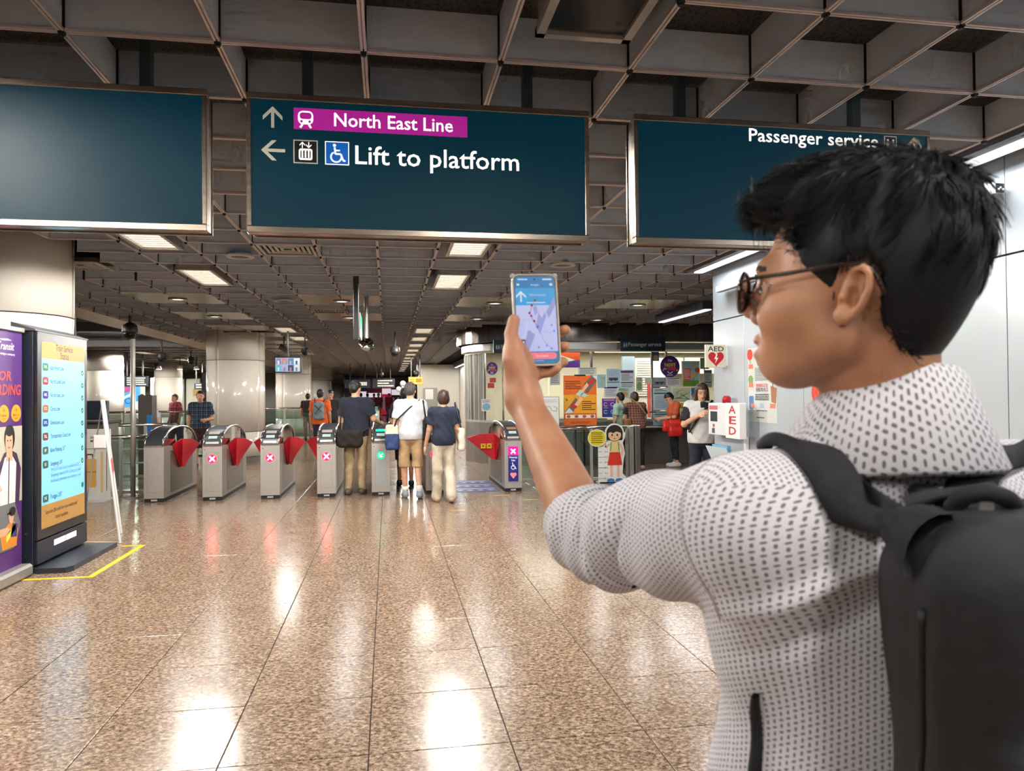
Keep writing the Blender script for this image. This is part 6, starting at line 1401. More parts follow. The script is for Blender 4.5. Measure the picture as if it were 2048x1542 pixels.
# man in white T-shirt with bags
def ex2(root, J, s):
    bag(root, 'blue_bag', (-.27, -.06, .84), (.10, .05, .13), cloth('bag_blue', '2a3c66', '35497a'), [[(-.27, -.06, .95), (-.2, -.12, 1.15), (-.02, -.135, 1.32), (.14, -.04, 1.44)]], .04, BLACK); bag(root, 'tote_top', (-.27, -.06, .99), (.095, .045, .09), cloth('bag_cream', 'cfc6b4', 'ddd5c4'), [], .03)
    bag(root, 'black_bag', (.24, -.08, 1.0), (.055, .11, .19), cloth('bag_black', '14110f', '241f1c'), [[(.22, -.1, 1.15), (.18, -.09, 1.43), (.19, .06, 1.4), (.24, .02, 1.15)]], .04)
person('grey-haired man in white T-shirt and khaki shorts between the gates', (onz(822, 996)[0], onz(822, 996)[1]), 0, 1.68, cloth('white_cloth', 'c6c6ce', 'd9d9de'), 'tshirt', cloth('khaki2', 'a88a66', 'b89a74'), 'shorts', mat('8a9298', .6), 'short', HAIRG, SKINL,
       dict(le=(-.22, -.02, 1.1), lw=(-.25, .08, .88), re=(.24, .02, 1.1), rw=(.25, .2, .95), la=(-.08, .06, .085), lt=(-.1, .2, .03), ra=(.12, -.14, .10), rt=(.14, .0, .03), rk=(.1, .0, .5)), .009, 1.06, (-.3, -.1), ex2, False, GREY)
# woman in navy top and cream trousers
def ex3(root, J, s):
    bag(root, 'tote_bag', (.24, -.05, .88), (.045, .12, .16), cloth('bag_cream', 'cfc6b4', 'ddd5c4'), [[(.24, -.12, 1.0), (.16, -.06, 1.4), (.17, .05, 1.38), (.24, .04, 1.0)]], .03, mat('2a2f42', .7))
person('woman in navy top and wide cream trousers walking behind the gates', (onz(888, 1004)[0], onz(888, 1004)[1]), .05, 1.56, cloth('navy2', '181d30', '232a42'), 'tshirt', cloth('cream_cloth', 'c2b6a2', 'd2c7b4'), 'wide', mat('c9a894', .6), 'bob', HAIRB, SKINL,
       dict(le=(-.22, .0, 1.11), lw=(-.27, .08, .86), re=(.22, -.02, 1.12), rw=(.2, .1, .95), la=(-.10, .08, .085), lt=(-.11, .22, .03), ra=(.10, -.16, .11), rt=(.11, -.02, .04)), .009, .98, (.1, -.05), ex3, False)
person('dark-clothed person mostly hidden behind the white T-shirt man', (.28, 12.35), 0, 1.62, cloth('black_cloth', '15151a', '22222a'), 'tshirt', cloth('black_cloth', '15151a', '22222a'), 'shorts', BLACK, 'short', HAIR, None, dict(la=(-.1, .1, .085), lt=(-.11, .24, .03)), .012)
# man in plaid shirt walking towards the camera
q = onz(401, 938); PLAID = mat_check('plaid_navy', '1c2436', '7688a4', '0e1524', 22.)
person('man in blue plaid shirt and dark shorts walking towards the gates', (q[0], q[1]), PI+.15, 1.63, PLAID, 'short', cloth('maroon_cloth', '3a1c24', '4a2630'), 'shorts', mat('3a211c', .6), 'short', HAIR, SKIN,
       dict(le=(-.24, -.02, 1.1), lw=(-.13, .2, 1.08), re=(.23, -.03, 1.1), rw=(.25, .02, .85), la=(-.1, .16, .085), lt=(-.11, .3, .04), ra=(.1, -.14, .1), rt=(.1, 0, .03)), .010, 1.12, (0, .06))
# orange shirt with grey backpack
def ex6(root, J, s):
    o = bag(root, 'backpack', (0, -.2, 1.17), (.13, .07, .21), cloth('bag_grey', '6a7680', '85919a'), [], .06)
    for e in (-1, 1): MB().tube([(e*.09, -.15, 1.35), (e*.12, -.03, 1.46), (e*.12, .11, 1.3), (e*.14, .0, 1.05)], .014, 8).build('strap', mat('3a4046', .7), o, True)
    MB().tube([(-.08, -.28, 1.3), (.08, -.28, 1.16), (-.07, -.28, 1.1), (.07, -.28, 1.28)], .008, 6).build('cord', BLACK, o)
q = onz(641, 920); person('person in orange T-shirt with grey backpack beyond the gates', (q[0], q[1]), -.1, 1.66, cloth('orange_cloth', 'd8541c', 'e8682a'), 'tshirt', cloth('navy_trouser', '1b1d2c', '27293a'), 'trousers', mat('d0cfcc', .6), 'short', HAIR, None, dict(la=(-.1, .18, .085), lt=(-.11, .34, .04), ra=(.1, -.16, .12), rt=(.1, -.03, .03)), .012, 1.05, (0, 0), ex6, False)
def ex7(root, J, s): bag(root, 'backpack', (0, -.19, 1.17), (.14, .07, .2), cloth('bag_black', '14110f', '241f1c'), [], .06)
q = onz(616, 882); person('small distant person with black backpack left of the orange T-shirt', (q[0], q[1]), 0, 1.6, cloth('darkgrey', '2a2a30', '38383f'), 'tshirt', cloth('brown_trouser', '5a5048', '6c6158'), 'trousers', None, 'short', HAIR, None, dict(la=(-.1, .15, .085), lt=(-.11, .3, .04)), .016, 1., (0, 0), ex7, False)
q = onY(661, 800, 20.5); person('person in black T-shirt facing the camera behind the orange T-shirt', (q[0], 20.5), PI, 1.66, cloth('black_cloth', '15151a', '22222a'), 'tshirt', cloth('black_cloth', '15151a', '22222a'), 'trousers', None, 'short', HAIR, None, None, .012, 1., (0, -.3))
# left side people
q = onY(298, 830, 15.9); person('woman with long dark hair and white blouse at the left kiosk', (q[0], 15.9), -.5, 1.55, cloth('white_cloth', 'c6c6ce', 'd9d9de'), 'tshirt', cloth('cream_cloth', 'c2b6a2', 'd2c7b4'), 'trousers', None, 'long', HAIRB, SKINL, dict(re=(.24, .02, 1.12), rw=(.3, .08, .9)), .012, .95, (-.6, 0), None, False)
q = onY(350, 820, 23.4); person('man in maroon striped shirt beyond the left balustrade', (q[0], 23.4), PI*.8, 1.6, mat_check('maroon_stripe', '8a2430', 'b8787c', '6a1a24', 9.), 'tshirt', cloth('grey_trouser', '55555c', '686870'), 'trousers', None, 'short', HAIRG, None, None, .016)
q = onY(284, 820, 26.); person('distant woman in white beside the advertising light box', (q[0], 26.), .3, 1.62, cloth('white_cloth', 'c6c6ce', 'd9d9de'), 'tshirt', cloth('grey_trouser', '55555c', '686870'), 'trousers', None, 'bob', HAIR, None, None, .018, .95)
# office customers
VESTM = mat_check('tweed_vest', '8a4a3a', 'd9b49a', '3a1e1a', 40.)
def ex12(root, J, s):
    MB().tube([(-.16, -.02, 1.42), (-.02, -.155, 1.3), (.14, -.12, 1.1)], .012, 8).build('bag_strap', mat('b08a5a', .6), root); bag(root, 'shoulder_bag', (-.2, -.02, .92), (.05, .1, .09), mat('8a6034', .6), [], .03)
person('woman in brown tweed vest over black sleeves leaning at the counter', (onz(1272, 938)[0], 14.0), .05, 1.56, VESTM, 'tshirt', cloth('black_cloth', '15151a', '22222a'), 'trousers', mat('b9a8a0', .6), 'bob', HAIRB, SKINL,
       dict(chest=(0, .06, 1.24), ls=(-.165, .07, 1.37), rs=(.165, .07, 1.37), neck=(0, .09, 1.41), head=(.0, .14, 1.55), le=(-.24, .1, 1.12), lw=(-.2, .32, 1.06), re=(.24, .12, 1.12), rw=(.2, .34, 1.06)), .011, 1.05, (0, -.2), ex12, False, sleeve=cloth('black_cloth', '15151a', '22222a'))
person('seated person in mint shirt beyond the tweed-vest woman', (onY(1240, 850, 14.6)[0], 14.55), .6, 1.52, cloth('mint_cloth', '9fc4ae', 'b2d4c0'), 'tshirt', cloth('grey_trouser', '55555c', '686870'), 'trousers', None, 'short', HAIR, SKINL, dict(chest=(0, .06, 1.24)), .013, .95, (0, -.1), None, False)
def ex13(root, J, s):
    o = bag(root, 'red_bag', (-.22, .05, .80), (.07, .15, .17), mat_noise('red_plastic', 'd0201c', 'e63a30', 9, .35), [[(-.22, -.02, .93), (-.21, .04, 1.12), (-.2, .12, 1.12), (-.22, .14, .93)]], .06); bag(root, 'red_bag', (-.16, .22, .84), (.05, .08, .12), mat_noise('red_plastic', 'd0201c', 'e63a30', 9, .35), [], .05)
    bag(root, 'phone', (.13, .42, 1.12), (.035, .06, .006), BLACK, [], .004)
q = onz(1345, 932); person('woman in orange top with red carrier bag looking at a phone by the counter', (q[0], 14.35), PI/2-.1, 1.56, cloth('orange2', 'c2502a', 'd4643a'), 'tee', cloth('black_cloth', '15151a', '22222a'), 'crop', mat('d9d6d0', .6), 'short', HAIR, SKINL,
       dict(chest=(0, .03, 1.24), neck=(0, .05, 1.41), head=(0, .12, 1.53), re=(.23, .06, 1.12), rw=(.17, .32, 1.08), le=(-.22, .06, 1.12), lw=(-.12, .33, 1.08)), .010, 1., (0, -.7), ex13, True)
# woman with phone behind the wall corner
def ex14(root, J, s):
    bag(root, 'phone', (.0, .355, 1.345), (.075, .012, .04), BLACK, [], .006); MB().tube([(-.13, .08, 1.40), (.05, .165, 1.2), (.19, .12, .98)], .016, 8).build('bag_strap', BLACK, root)
    for e in (-1, 1): MB().tube([(J['head'][0]+e*.033+.024*math.cos(t*.52), J['head'][1]+.098+.0*t, J['head'][2]-.005+.02*math.sin(t*.52)) for t in range(13)], .0022, 5).build('eyeglass_rim', mat('6a5a50', .4), root)
    for e in (-1, 1): MB().prism([(e*.14, .95), (e*.205, 1.02), (e*.19, 1.2), (e*.15, 1.12), (e*.172, 1.04)], .105, .118, Matrix(((1, 0, 0, 0), (0, 0, 1, 0), (0, 1, 0, 0), (0, 0, 0, 1)))).build('side_panel', cloth('black_cloth', '15151a', '22222a'), root)
q = onY(1404, 900, 9.3); person('woman with long brown hair in white T-shirt using a phone at the wall corner', (q[0], 9.3), PI-.25, 1.63, cloth('white3', 'c9c9c6', 'dcdcd8'), 'tee', cloth('navy_trouser', '1b1d2c', '27293a'), 'trousers', BLACK, 'long', HAIRB, SKINL,
       dict(le=(-.245, .03, 1.13), lw=(-.085, .28, 1.26), re=(.245, .03, 1.13), rw=(.085, .28, 1.26), head=(0, .04, 1.575)), .008, 1.08, (0, -.3), ex14, sleeve=cloth('black_cloth', '15151a', '22222a'))
# far crowd
far = [(722, 42, 'a8a39a', 'far walker in grey among the crowd', 0), (735, 46, '2a2c3a', 'far walker in black beside the red shop', 0), (748, 50, 'c9a8a0', 'far walker in pink at the end of the hall', PI), (757, 44, '7a2a34', 'far walker in red near the green-lit gate', PI), (700, 40, 'd8d6d2', 'far walker in white left of the crowd', 0), (778, 48, 'b82a3c', 'far walker in bright red by the shop front', PI), (893, 29, 'd6d6d6', 'distant man in white right of the navy-top woman', -2.2)]
proto = None
for px, Y, c, lb, hdg in far:
    q = onY(px, 800, Y); m = cloth('far_'+c, c, c)
    if proto is None:
        proto = person(lb, (q[0], Y), hdg, 1.68, m, 'tshirt', cloth('grey_trouser', '55555c', '686870'), 'trousers', None, 'short', HAIR, None, dict(la=(-.1, .15, .085), lt=(-.11, .3, .04)), .022, 1.05, face=False)
    else:
        o = copy_tree(proto); o.location = (q[0], Y, proto.location.z); o.rotation_euler = (0, 0, hdg); o['label'] = lb
        for ch in o.children:
            if ch.name.startswith('shirt'): ch.data = ch.data.copy(); ch.data.materials[0] = m
# ================================================================ FOREGROUND MAN (camera-aligned metres: x right, y away, z up)
def K(px, py, d): return V3((px-1024)/FPX*d, d, (771-py)/FPX*d)
def toworld(V): V = np.asarray(V, float); return CAM+V[:, :1]*RT+V[:, 1:2]*FW+V[:, 2:3]*UP
CAMM = Matrix([[RT[i], FW[i], UP[i], CAM[i]] for i in range(3)]+[[0, 0, 0, 1]])
yb = math.radians(14); G_ = V3(-math.sin(yb), math.cos(yb), 0); RR = V3(math.cos(yb), math.sin(yb), 0); ZZ = V3(0, 0, 1)
BR = np.stack([RR, G_, ZZ], 1)
LS = K(1478, 1040, .745); RS = LS+RR*.355+ZZ*.005; NB = V3(.388, .778, -.05)
EL = K(1172, 1078, 1.005); WR = K(1047, 792, 1.205); MID = K(1112, 935, 1.10)
CHS = V3(.400, .806, -.255); WAI = V3(.404, .812, -.47); HIP = V3(.400, .815, -.70); FLOORZ = -1.4975
RE = RS+V3(.10, .02, -.30); RW = RE+V3(-.02, .12, -.22)
man = tag(empty('person', tuple(toworld([[.384, .815, FLOORZ]])[0]), world=True), 'man in white dash-patterned shirt and glasses holding up a phone in the foreground', 'person')
PINV[man.name] = PINV[man.name]

# ---- head frame
HA, HP = math.radians(32), math.radians(7)
f0 = V3(-math.cos(HA), math.sin(HA), 0); HL = V3(-math.sin(HA), -math.cos(HA), 0)
HFW = f0*math.cos(HP)+ZZ*math.sin(HP); HUP = ZZ*math.cos(HP)-f0*math.sin(HP); HM = np.stack([HFW, HL, HUP], 1)
HO = K(1688, 600, .70)-HL*.078
def hq(f, l, u): return HO+HFW*f+HL*l+HUP*u
def head_sdf(P):
    E = lambda c, r: elli(P, hq(*c), V3(*r), HM)
    d = E((-.008, 0, .048), (.098, .077, .088))
    d = smin(d, E((.032, 0, -.010), (.057, .060, .072)), .03)
    for s in (-1, 1):
        d = smin(d, E((.052, s*.043, -.016), (.032, .023, .026)), .03)
        d = smin(d, cone(P, hq(.002, s*.052, -.040), hq(.054, s*.020, -.064), .017, .016), .03)
    d = smin(d, E((.058, 0, -.067), (.022, .024, .017)), .025)
    d = smin(d, E((.062, 0, -.052), (.026, .032, .028)), .02)
    d = smin(d, cone(P, hq(.084, -.036, .030), hq(.084, .036, .030), .012, .012), .02)
    for s in (-1, 1): d = smax(d, -elli(P, hq(.098, s*.034, .008), V3(.018, .018, .012), HM), .012)
    for s in (-1, 1): d = smin(d, elli(P, hq(.078, s*.032, .008), V3(.0135, .0145, .0125), HM), .004)
    d = smin(d, cone(P, hq(.090, 0, .020), hq(.105, 0, -.009), .008, .011), .012)
    for s in (-1, 1): d = smin(d, E((.092, s*.012, -.019), (.010, .008, .008)), .008)
    d = smin(d, E((.086, 0, -.043), (.012, .025, .0075)), .006); d = smin(d, E((.084, 0, -.0575), (.012, .022, .0085)), .006)
    d = smax(d, -E((.097, 0, -.0505), (.010, .022, .002)), .004)
    # ears
    for s in (-1, 1):
        R = HM@np.array(Matrix.Rotation(-.15, 3, 'Y')); R = np.asarray(R, F32)
        c = hq(-.007, s*.0765, .005)
        out = elli(P, c, V3(.0118, .006, .0250), R)
        rim = None
        pts = [(.010, -.004, .0), (.013, -.001, .014), (.008, .003, .028), (-.004, .006, .033), (-.016, .008, .026), (-.021, .008, .010), (-.018, .006, -.008), (-.010, .003, -.022), (.0, .001, -.030)]
        w = [c+R@V3(a*.62, s*b*1.3, z*.82) for a, b, z in pts]
        for a, b in zip(w[:-1], w[1:]):
            e = cone(P, a, b, .0034, .0034); rim = e if rim is None else np.minimum(rim, e)
        ear = smin(out, rim, .004)
        ear = smax(ear, -elli(P, c+R@V3(-.0005, s*.0075, -.002), V3(.0066, .0095, .0115), R), .0025)
        ear = smax(ear, -elli(P, c+R@V3(-.003, s*.0085, .0135), V3(.0068, .006, .0075), R), .0025)
        ear = smin(ear, elli(P, c+R@V3(.004, s*.001, -.021), V3(.008, .005, .008), R), .006)
        ear = smin(ear, elli(P, c+R@V3(.0085, s*.003, -.004), V3(.0035, .0045, .005), R), .003)
        d = smin(d, ear, .006)
    return d
# ---- hand with phone
PHC = K(1072, 640, 1.235)
pr = (K(1113, 640, 1.245)-K(1031, 641, 1.235)); pr = pr/np.linalg.norm(pr); pu = K(1068, 555, 1.25)-K(1080, 727, 1.228); pu = pu-pr*(pu@pr); pu = pu/np.linalg.norm(pu); pn = np.cross(pr, pu); PM = np.stack([pr, pu, pn], 1)   # pn towards the camera
if pn[1] > 0: pn = -pn; PM = np.stack([pr, pu, pn], 1)
PW2, PH2, PT2 = .0358, .0760, .0042
def ph(x, y, z): return PHC+pr*x+pu*y+pn*z
def hand_sdf(P):
    d = chain(P, [K(1046, 800, 1.203), K(1042, 770, 1.222), ph(-.022, -.055, -.022)], [.030, .030, .026])
    d = smin(d, elli(P, ph(-.014, -.052, -.026), V3(.040, .044, .017), PM), .02)
    d = smin(d, chain(P, [K(1046, 775, 1.20), K(1029, 722, 1.203), K(1029, 697, 1.212)], [.021, .0205, .0165]), .015)
    d = smin(d, chain(P, [K(1029, 700, 1.211), K(1022, 668, 1.221), K(1028, 640, 1.224)], [.0150, .0115, .0098]), .006)
    F_ = [((-.030, -.004, -.020), (.020, -.013, -.024), (.043, -.018, -.012), (.049, -.018, .002)), ((-.032, -.026, -.021), (.018, -.040, -.026), (.041, -.046, -.014), (.047, -.046, .001)),
          ((-.028, -.048, -.021), (.016, -.066, -.024), (.037, -.073, -.014), (.043, -.072, -.001)), ((-.018, -.066, -.02), (.006, -.088, -.018), (.024, -.088, -.010), (.032, -.083, .0))]
    for i, fp in enumerate(F_):
        rs = [.0115, .0100, .0094, .0082] if i < 3 else [.0105, .0088, .008, .0072]
        d = smin(d, chain(P, [ph(*q) for q in fp], rs), .006)
    return d
def arm_sdf(P):
    d = chain(P, [LS, K(1330, 1062, .86), EL], [.048, .043, .039]); d = smin(d, chain(P, [EL, K(1146, 1010, 1.05), MID, K(1062, 830, 1.18), WR], [.041, .0415, .0375, .0285, .0265]), .03)
    return d
def torso_core(P, g=0.):
    d = elli(P, CHS, V3(.163, .105, .18)+g, BR); d = smin(d, elli(P, WAI, V3(.148, .098, .19)+g, BR), .08); d = smin(d, elli(P, HIP, V3(.158, .11, .15)+g, BR), .08)
    d = smin(d, cone(P, LS+RR*.02, RS-RR*.02, .052+g, .052+g), .07); d = smin(d, cone(P, (LS+RS)/2, NB, .07+g, .058+g*.5), .06); return d
def head_neck(P):
    d = smin(head_sdf(P), cone(P, NB-ZZ*.05, hq(-.030, 0, -.03), .056, .052), .014)
    return smin(d, cone(P, NB+G_*.022-ZZ*.03, hq(-.004, 0, -.045), .040, .032), .012)
def skin_sdf(P):
    d = smin(head_sdf(P), cone(P, NB-ZZ*.05, hq(-.030, 0, -.03), .056, .052), .014)
    d = smin(d, cone(P, NB+G_*.022-ZZ*.03, hq(-.004, 0, -.045), .040, .032), .012)
    d = smin(d, torso_core(P, -.022), .03); d = smin(d, arm_sdf(P), .03); d = smin(d, hand_sdf(P), .012)
    d = smin(d, chain(P, [RS, RE, RW], [.05, .042, .028]), .03); d = smin(d, chain(P, [RW, RW+V3(0, .05, -.07), RW+V3(-.02, .09, -.13)], [.026, .028, .014]), .02)
    for e in (-1, 1): d = smin(d, chain(P, [HIP+RR*e*.09, HIP+RR*e*.10+V3(0, .01, -.37), HIP+RR*e*.10+V3(0, -.02, -.69)], [.08, .055, .04]), .04)
    return d
lo, hi = V3(-.06, .50, FLOORZ+.02), V3(.78, 1.36, .36)
def mskin():
    m, nt, b = newmat('skin_main'); N = nt.nodes; L = nt.links; geo = N.new('ShaderNodeNewGeometry')
    n = N.new('ShaderNodeTexNoise'); n.inputs['Scale'].default_value = 22; n.inputs['Detail'].default_value = 4; L.new(geo.outputs['Position'], n.inputs['Vector'])
    n2 = N.new('ShaderNodeTexNoise'); n2.inputs['Scale'].default_value = 420; L.new(geo.outputs['Position'], n2.inputs['Vector'])
    r = N.new('ShaderNodeValToRGB'); r.color_ramp.elements[0].color = (*hexc('b37a5b'), 1); r.color_ramp.elements[1].color = (*hexc('c48f6f'), 1); r.color_ramp.elements[0].position = .3; r.color_ramp.elements[1].position = .7
    L.new(n.outputs['Fac'], r.inputs[0]); L.new(r.outputs[0], b.inputs['Base Color']); b.inputs['Roughness'].default_value = .48
    b.inputs['Subsurface Weight'].default_value = .0; b.inputs['Subsurface Radius'].default_value = (.012, .005, .003); b.inputs['Subsurface Scale'].default_value = 1.
    bp = N.new('ShaderNodeBump'); bp.inputs['Strength'].default_value = .05; bp.inputs['Distance'].default_value = .001; L.new(n2.outputs['Fac'], bp.inputs['Height']); L.new(bp.outputs[0], b.inputs['Normal']); return m
MSK = mskin()
def pl_head(P): return -(P[:, 2]-NB[2]-.0)+np.maximum(0, .2-P[:, 0])*4
def pl_hand(P): return -((P-EL)@FD_-.012)
FD_ = (MID-EL)/np.linalg.norm(MID-EL)
parts_ = [sdf_mesh(lambda P: np.maximum(head_neck(P), pl_head(P)), HO-.24, HO+.24, .0024), sdf_mesh(lambda P: np.maximum(smin(arm_sdf(P), hand_sdf(P), .012), pl_hand(P)), V3(-.06, .95, -.26), V3(.16, 1.34, .16), .0026),
          sdf_mesh(lambda P: np.maximum(np.maximum(skin_sdf(P), -pl_head(P)), np.where(P[:, 0] < .2, -pl_hand(P), -1)), lo, hi, .0075)]
V = np.concatenate([p[0] for p in parts_]); o_ = np.cumsum([0]+[len(p[0]) for p in parts_]); F = np.concatenate([p[1]+o_[i] for i, p in enumerate(parts_)])
C = (V[F].mean(1)-HO)@HM; mi = np.zeros(len(F), int)
for s in (-1, 1): mi[np.linalg.norm((C-V3(.086, s*.032, .008))/V3(.012, .012, .0065), axis=1) < 1] = 1; mi[(np.abs(C[:, 0]-.094) < .012) & (np.abs(C[:, 1]-s*.036) < .022) & (np.abs(C[:, 2]-.034+np.abs(C[:, 1]-s*.03)*.2) < .0028)] = 3
mi[(np.linalg.norm((C-V3(.087, 0, -.051))/V3(.018, .026, .014), axis=1) < 1)] = 2
fast_mesh('body', toworld(V), F, None, man, [MSK, mat('241a16', .25), mat_noise('lips_main', 'a05c4c', 'aa6655', 30, .45), mat('1c1512', .7)], mi)

# ---- shirt
def shirt_mat():
    m, nt, b = newmat('dash_shirt'); N = nt.nodes; L = nt.links
    uv = N.new('ShaderNodeUVMap'); uv.uv_map = 'UVMap'; sp = N.new('ShaderNodeSeparateXYZ'); L.new(uv.outputs[0], sp.inputs[0])
    def M_(op, a, b=None, c=None):
        n = N.new('ShaderNodeMath'); n.operation = op
        for i, v in enumerate((a, b, c)):
            if v is None: continue
            if isinstance(v, (int, float)): n.inputs[i].default_value = v
            else: L.new(v, n.inputs[i])
        return n.outputs[0]
    SX, SY_ = .0066, .0060
    x = M_('DIVIDE', sp.outputs[0], SX); y = M_('DIVIDE', sp.outputs[1], SY_)
    col = M_('FLOOR', x); y2 = M_('ADD', y, M_('MULTIPLY', M_('FLOORED_MODULO', col, 2), .5)); row = M_('FLOOR', y2)
    lx = M_('MULTIPLY', M_('SUBTRACT', M_('FRACT', x), .5), SX); ly = M_('MULTIPLY', M_('SUBTRACT', M_('FRACT', y2), .5), SY_)
    par = M_('FLOORED_MODULO', M_('ADD', col, row), 2); ang = M_('ADD', M_('MULTIPLY', par, 1.15), .35)
    ca, sa = M_('COSINE', ang), M_('SINE', ang)
    rx = M_('ADD', M_('MULTIPLY', lx, ca), M_('MULTIPLY', ly, sa)); ry = M_('SUBTRACT', M_('MULTIPLY', ly, ca), M_('MULTIPLY', lx, sa))
    e = M_('ADD', M_('POWER', M_('ABSOLUTE', M_('DIVIDE', rx, .0022)), 2.5), M_('POWER', M_('ABSOLUTE', M_('DIVIDE', ry, .00122)), 2.5))
    k = M_('MULTIPLY', M_('LESS_THAN', e, 1.), .88)
    nz = N.new('ShaderNodeTexNoise'); nz.inputs['Scale'].default_value = 7; 
    mx = N.new('ShaderNodeMix'); mx.data_type = 'RGBA'; L.new(k, mx.inputs[0]); mx.inputs[6].default_value = (*hexc('d8d6de'), 1); mx.inputs[7].default_value = (*hexc('585560'), 1)
    L.new(mx.outputs[2], b.inputs['Base Color']); b.inputs['Roughness'].default_value = .85; b.inputs['Sheen Weight'].default_value = .15
    return m
SHM = shirt_mat()
UA = (EL-LS)/np.linalg.norm(EL-LS); SEND = K(1163, 1036, 1.035); FD = (MID-EL)/np.linalg.norm(MID-EL)
def wob(P): return np.sin(P[:, 0]*31+P[:, 2]*17)*np.sin(P[:, 2]*23-P[:, 1]*19+1.3)
def sleeve(P):
    d = chain(P, [LS+RR*.012-ZZ*.010, K(1325, 1066, .865), K(1195, 1074, .975), SEND], [.076, .070, .062, .054])
    t = (P-LS)@UA
    d = d+.0045*np.sin(t*55+(P[:, 2])*34+.8)*np.clip(t/.1, 0, 1)+.006*np.exp(-((t-.215-.5*(P[:, 2]+.19))/.008)**2)+.009*np.exp(-((t-.135+.6*(P[:, 2]+.17))/.008)**2)*np.clip((-P[:, 2]-.13)*20, 0, 1)-.004*np.exp(-((t-.15-.35*(P[:, 2]+.19))/.016)**2)+.0025*np.sin(t*130+P[:, 2]*70)*np.clip((t-.12)/.1, 0, 1)
    d = np.maximum(d, (P-SEND)@FD-.010)
    inn = chain(P, [K(1325, 1066, .865), K(1195, 1074, .975), SEND, SEND+FD*.06], [.045, .048, .0485, .05])
    return np.maximum(d, -np.maximum(inn, -((P-SEND)@FD+.06)))
def torso_sh(P):
    d = torso_core(P, .012); d = smin(d, elli(P, WAI+V3(-.01, 0, -.05), V3(.162, .113, .26)+.012, BR), .08)
    d = smin(d, elli(P, K(1508, 1180, .755), V3(.04, .055, .085)), .06)
    q = (P-CHS)@BR
    # drapes: diagonal pulls from shoulder blade to the armpit, soft vertical folds lower down
    d = d+.011*np.exp(-((q[:, 2]-.085-.45*(q[:, 0]+.10))/.016)**2)*np.clip(-q[:, 1]*9, 0, 1)*np.clip((.06-q[:, 0])*9, 0, 1)*-1
    d = d+.007*np.exp(-((q[:, 2]-.045-.55*(q[:, 0]+.10))/.014)**2)*np.clip(-q[:, 1]*9, 0, 1)*np.clip((.04-q[:, 0])*9, 0, 1)
    d = d+.0055*np.sin(q[:, 0]*38+q[:, 2]*9)*np.clip((-q[:, 2]-.08)*4, 0, 1)+.0025*wob(P)
    return d
def shirt_sdf(P):
    d = smin(torso_sh(P), sleeve(P), .02)
    rs = chain(P, [RS-ZZ*.012, RE], [.075, .066]); ax = (RE-RS)/np.linalg.norm(RE-RS); d = smin(d, np.maximum(rs, (P-RE)@ax), .03)
    d = np.maximum(d, (HIP[2]-.07)-P[:, 2])
    return smax(d, -cone(P, NB-ZZ*.005+G_*.005, NB+ZZ*.12+G_*.02-RR*.01, .058, .075), .006)
V, F = sdf_mesh(shirt_sdf, lo, hi, .0040)
so = fast_mesh('shirt', toworld(V), F, SHM, man)
def shirt_uv(V, F, obj):
    C = V[F].mean(1); isl = (sleeve(C) < torso_sh(C)-.004) & ((C-LS)@UA > .005)
    uvl = np.zeros((len(F), 4, 2))
    L4 = V[F]                                   # faces x 4 x 3
    q = (L4-CHS)@BR; ang = np.arctan2(q[..., 1], q[..., 0]-.0); ca = np.arctan2(((C-CHS)@BR)[:, 1], ((C-CHS)@BR)[:, 0])
    ang = ca[:, None]+((ang-ca[:, None]+np.pi) % (2*np.pi)-np.pi)
    # arc length on the mean ellipse so that dashes keep their size
    tt = np.linspace(-np.pi*1.3, np.pi*1.3, 2000); a_, b_ = .185, .128; r_ = a_*b_/np.sqrt((b_*np.cos(tt))**2+(a_*np.sin(tt))**2); px_ = np.stack([r_*np.cos(tt), r_*np.sin(tt)], 1); s_ = np.concatenate([[0], np.cumsum(np.linalg.norm(np.diff(px_, axis=0), axis=1))])
    uvl[..., 0] = np.interp(ang, tt, s_); uvl[..., 1] = q[..., 2]
    e1 = np.cross(UA, ZZ); e1 = e1/np.linalg.norm(e1); e2 = np.cross(e1, UA); w = L4-LS; a2 = np.arctan2(w@e2, w@e1); c2 = np.arctan2((C-LS)@e2, (C-LS)@e1); a2 = c2[:, None]+((a2-c2[:, None]+np.pi) % (2*np.pi)-np.pi)
    uvl[isl, :, 0] = (w@UA)[isl]; uvl[isl, :, 1] = (a2*.068)[isl]
    # shoulder top: planar
    top = (~isl) & (((C-CHS)@BR)[:, 2] > .16)
    uvl[top, :, 0] = q[top][..., 0]; uvl[top, :, 1] = q[top][..., 1]*.9+q[top][..., 2]*.6
    lay = obj.data.uv_layers.new(name='UVMap'); lay.data.foreach_set('uv', uvl.reshape(-1).astype(np.float32))
shirt_uv(V, F, so)
# seams: armhole and yoke as thin raised cords on the shirt surface
def snap(P, off, fn=shirt_sdf, it=6):
    P = np.asarray(P, F32).copy(); e = .002; T = np.eye(3, dtype=F32)
    for _ in range(it):
        d = fn(P)-off; Gd = np.stack([fn(P+T[i]*e)-fn(P-T[i]*e) for i in range(3)], 1)/(2*e); P = P-(d/np.maximum((Gd*Gd).sum(1), .3))[:, None]*Gd
    return P
def resample(pts, n):
    pts = np.asarray(pts, float); s = np.concatenate([[0], np.cumsum(np.linalg.norm(np.diff(pts, axis=0), axis=1))]); t = np.linspace(0, s[-1], n)
    # Catmull-like smoothing through dense linear resample + box filter
    q = np.stack([np.interp(t, s, pts[:, i]) for i in range(3)], 1)
    for _ in range(3): q[1:-1] = (q[:-2]+2*q[1:-1]+q[2:])/4
    return q
e1_ = np.cross(UA, ZZ); e1_ = e1_/np.linalg.norm(e1_); e2_ = np.cross(e1_, UA)
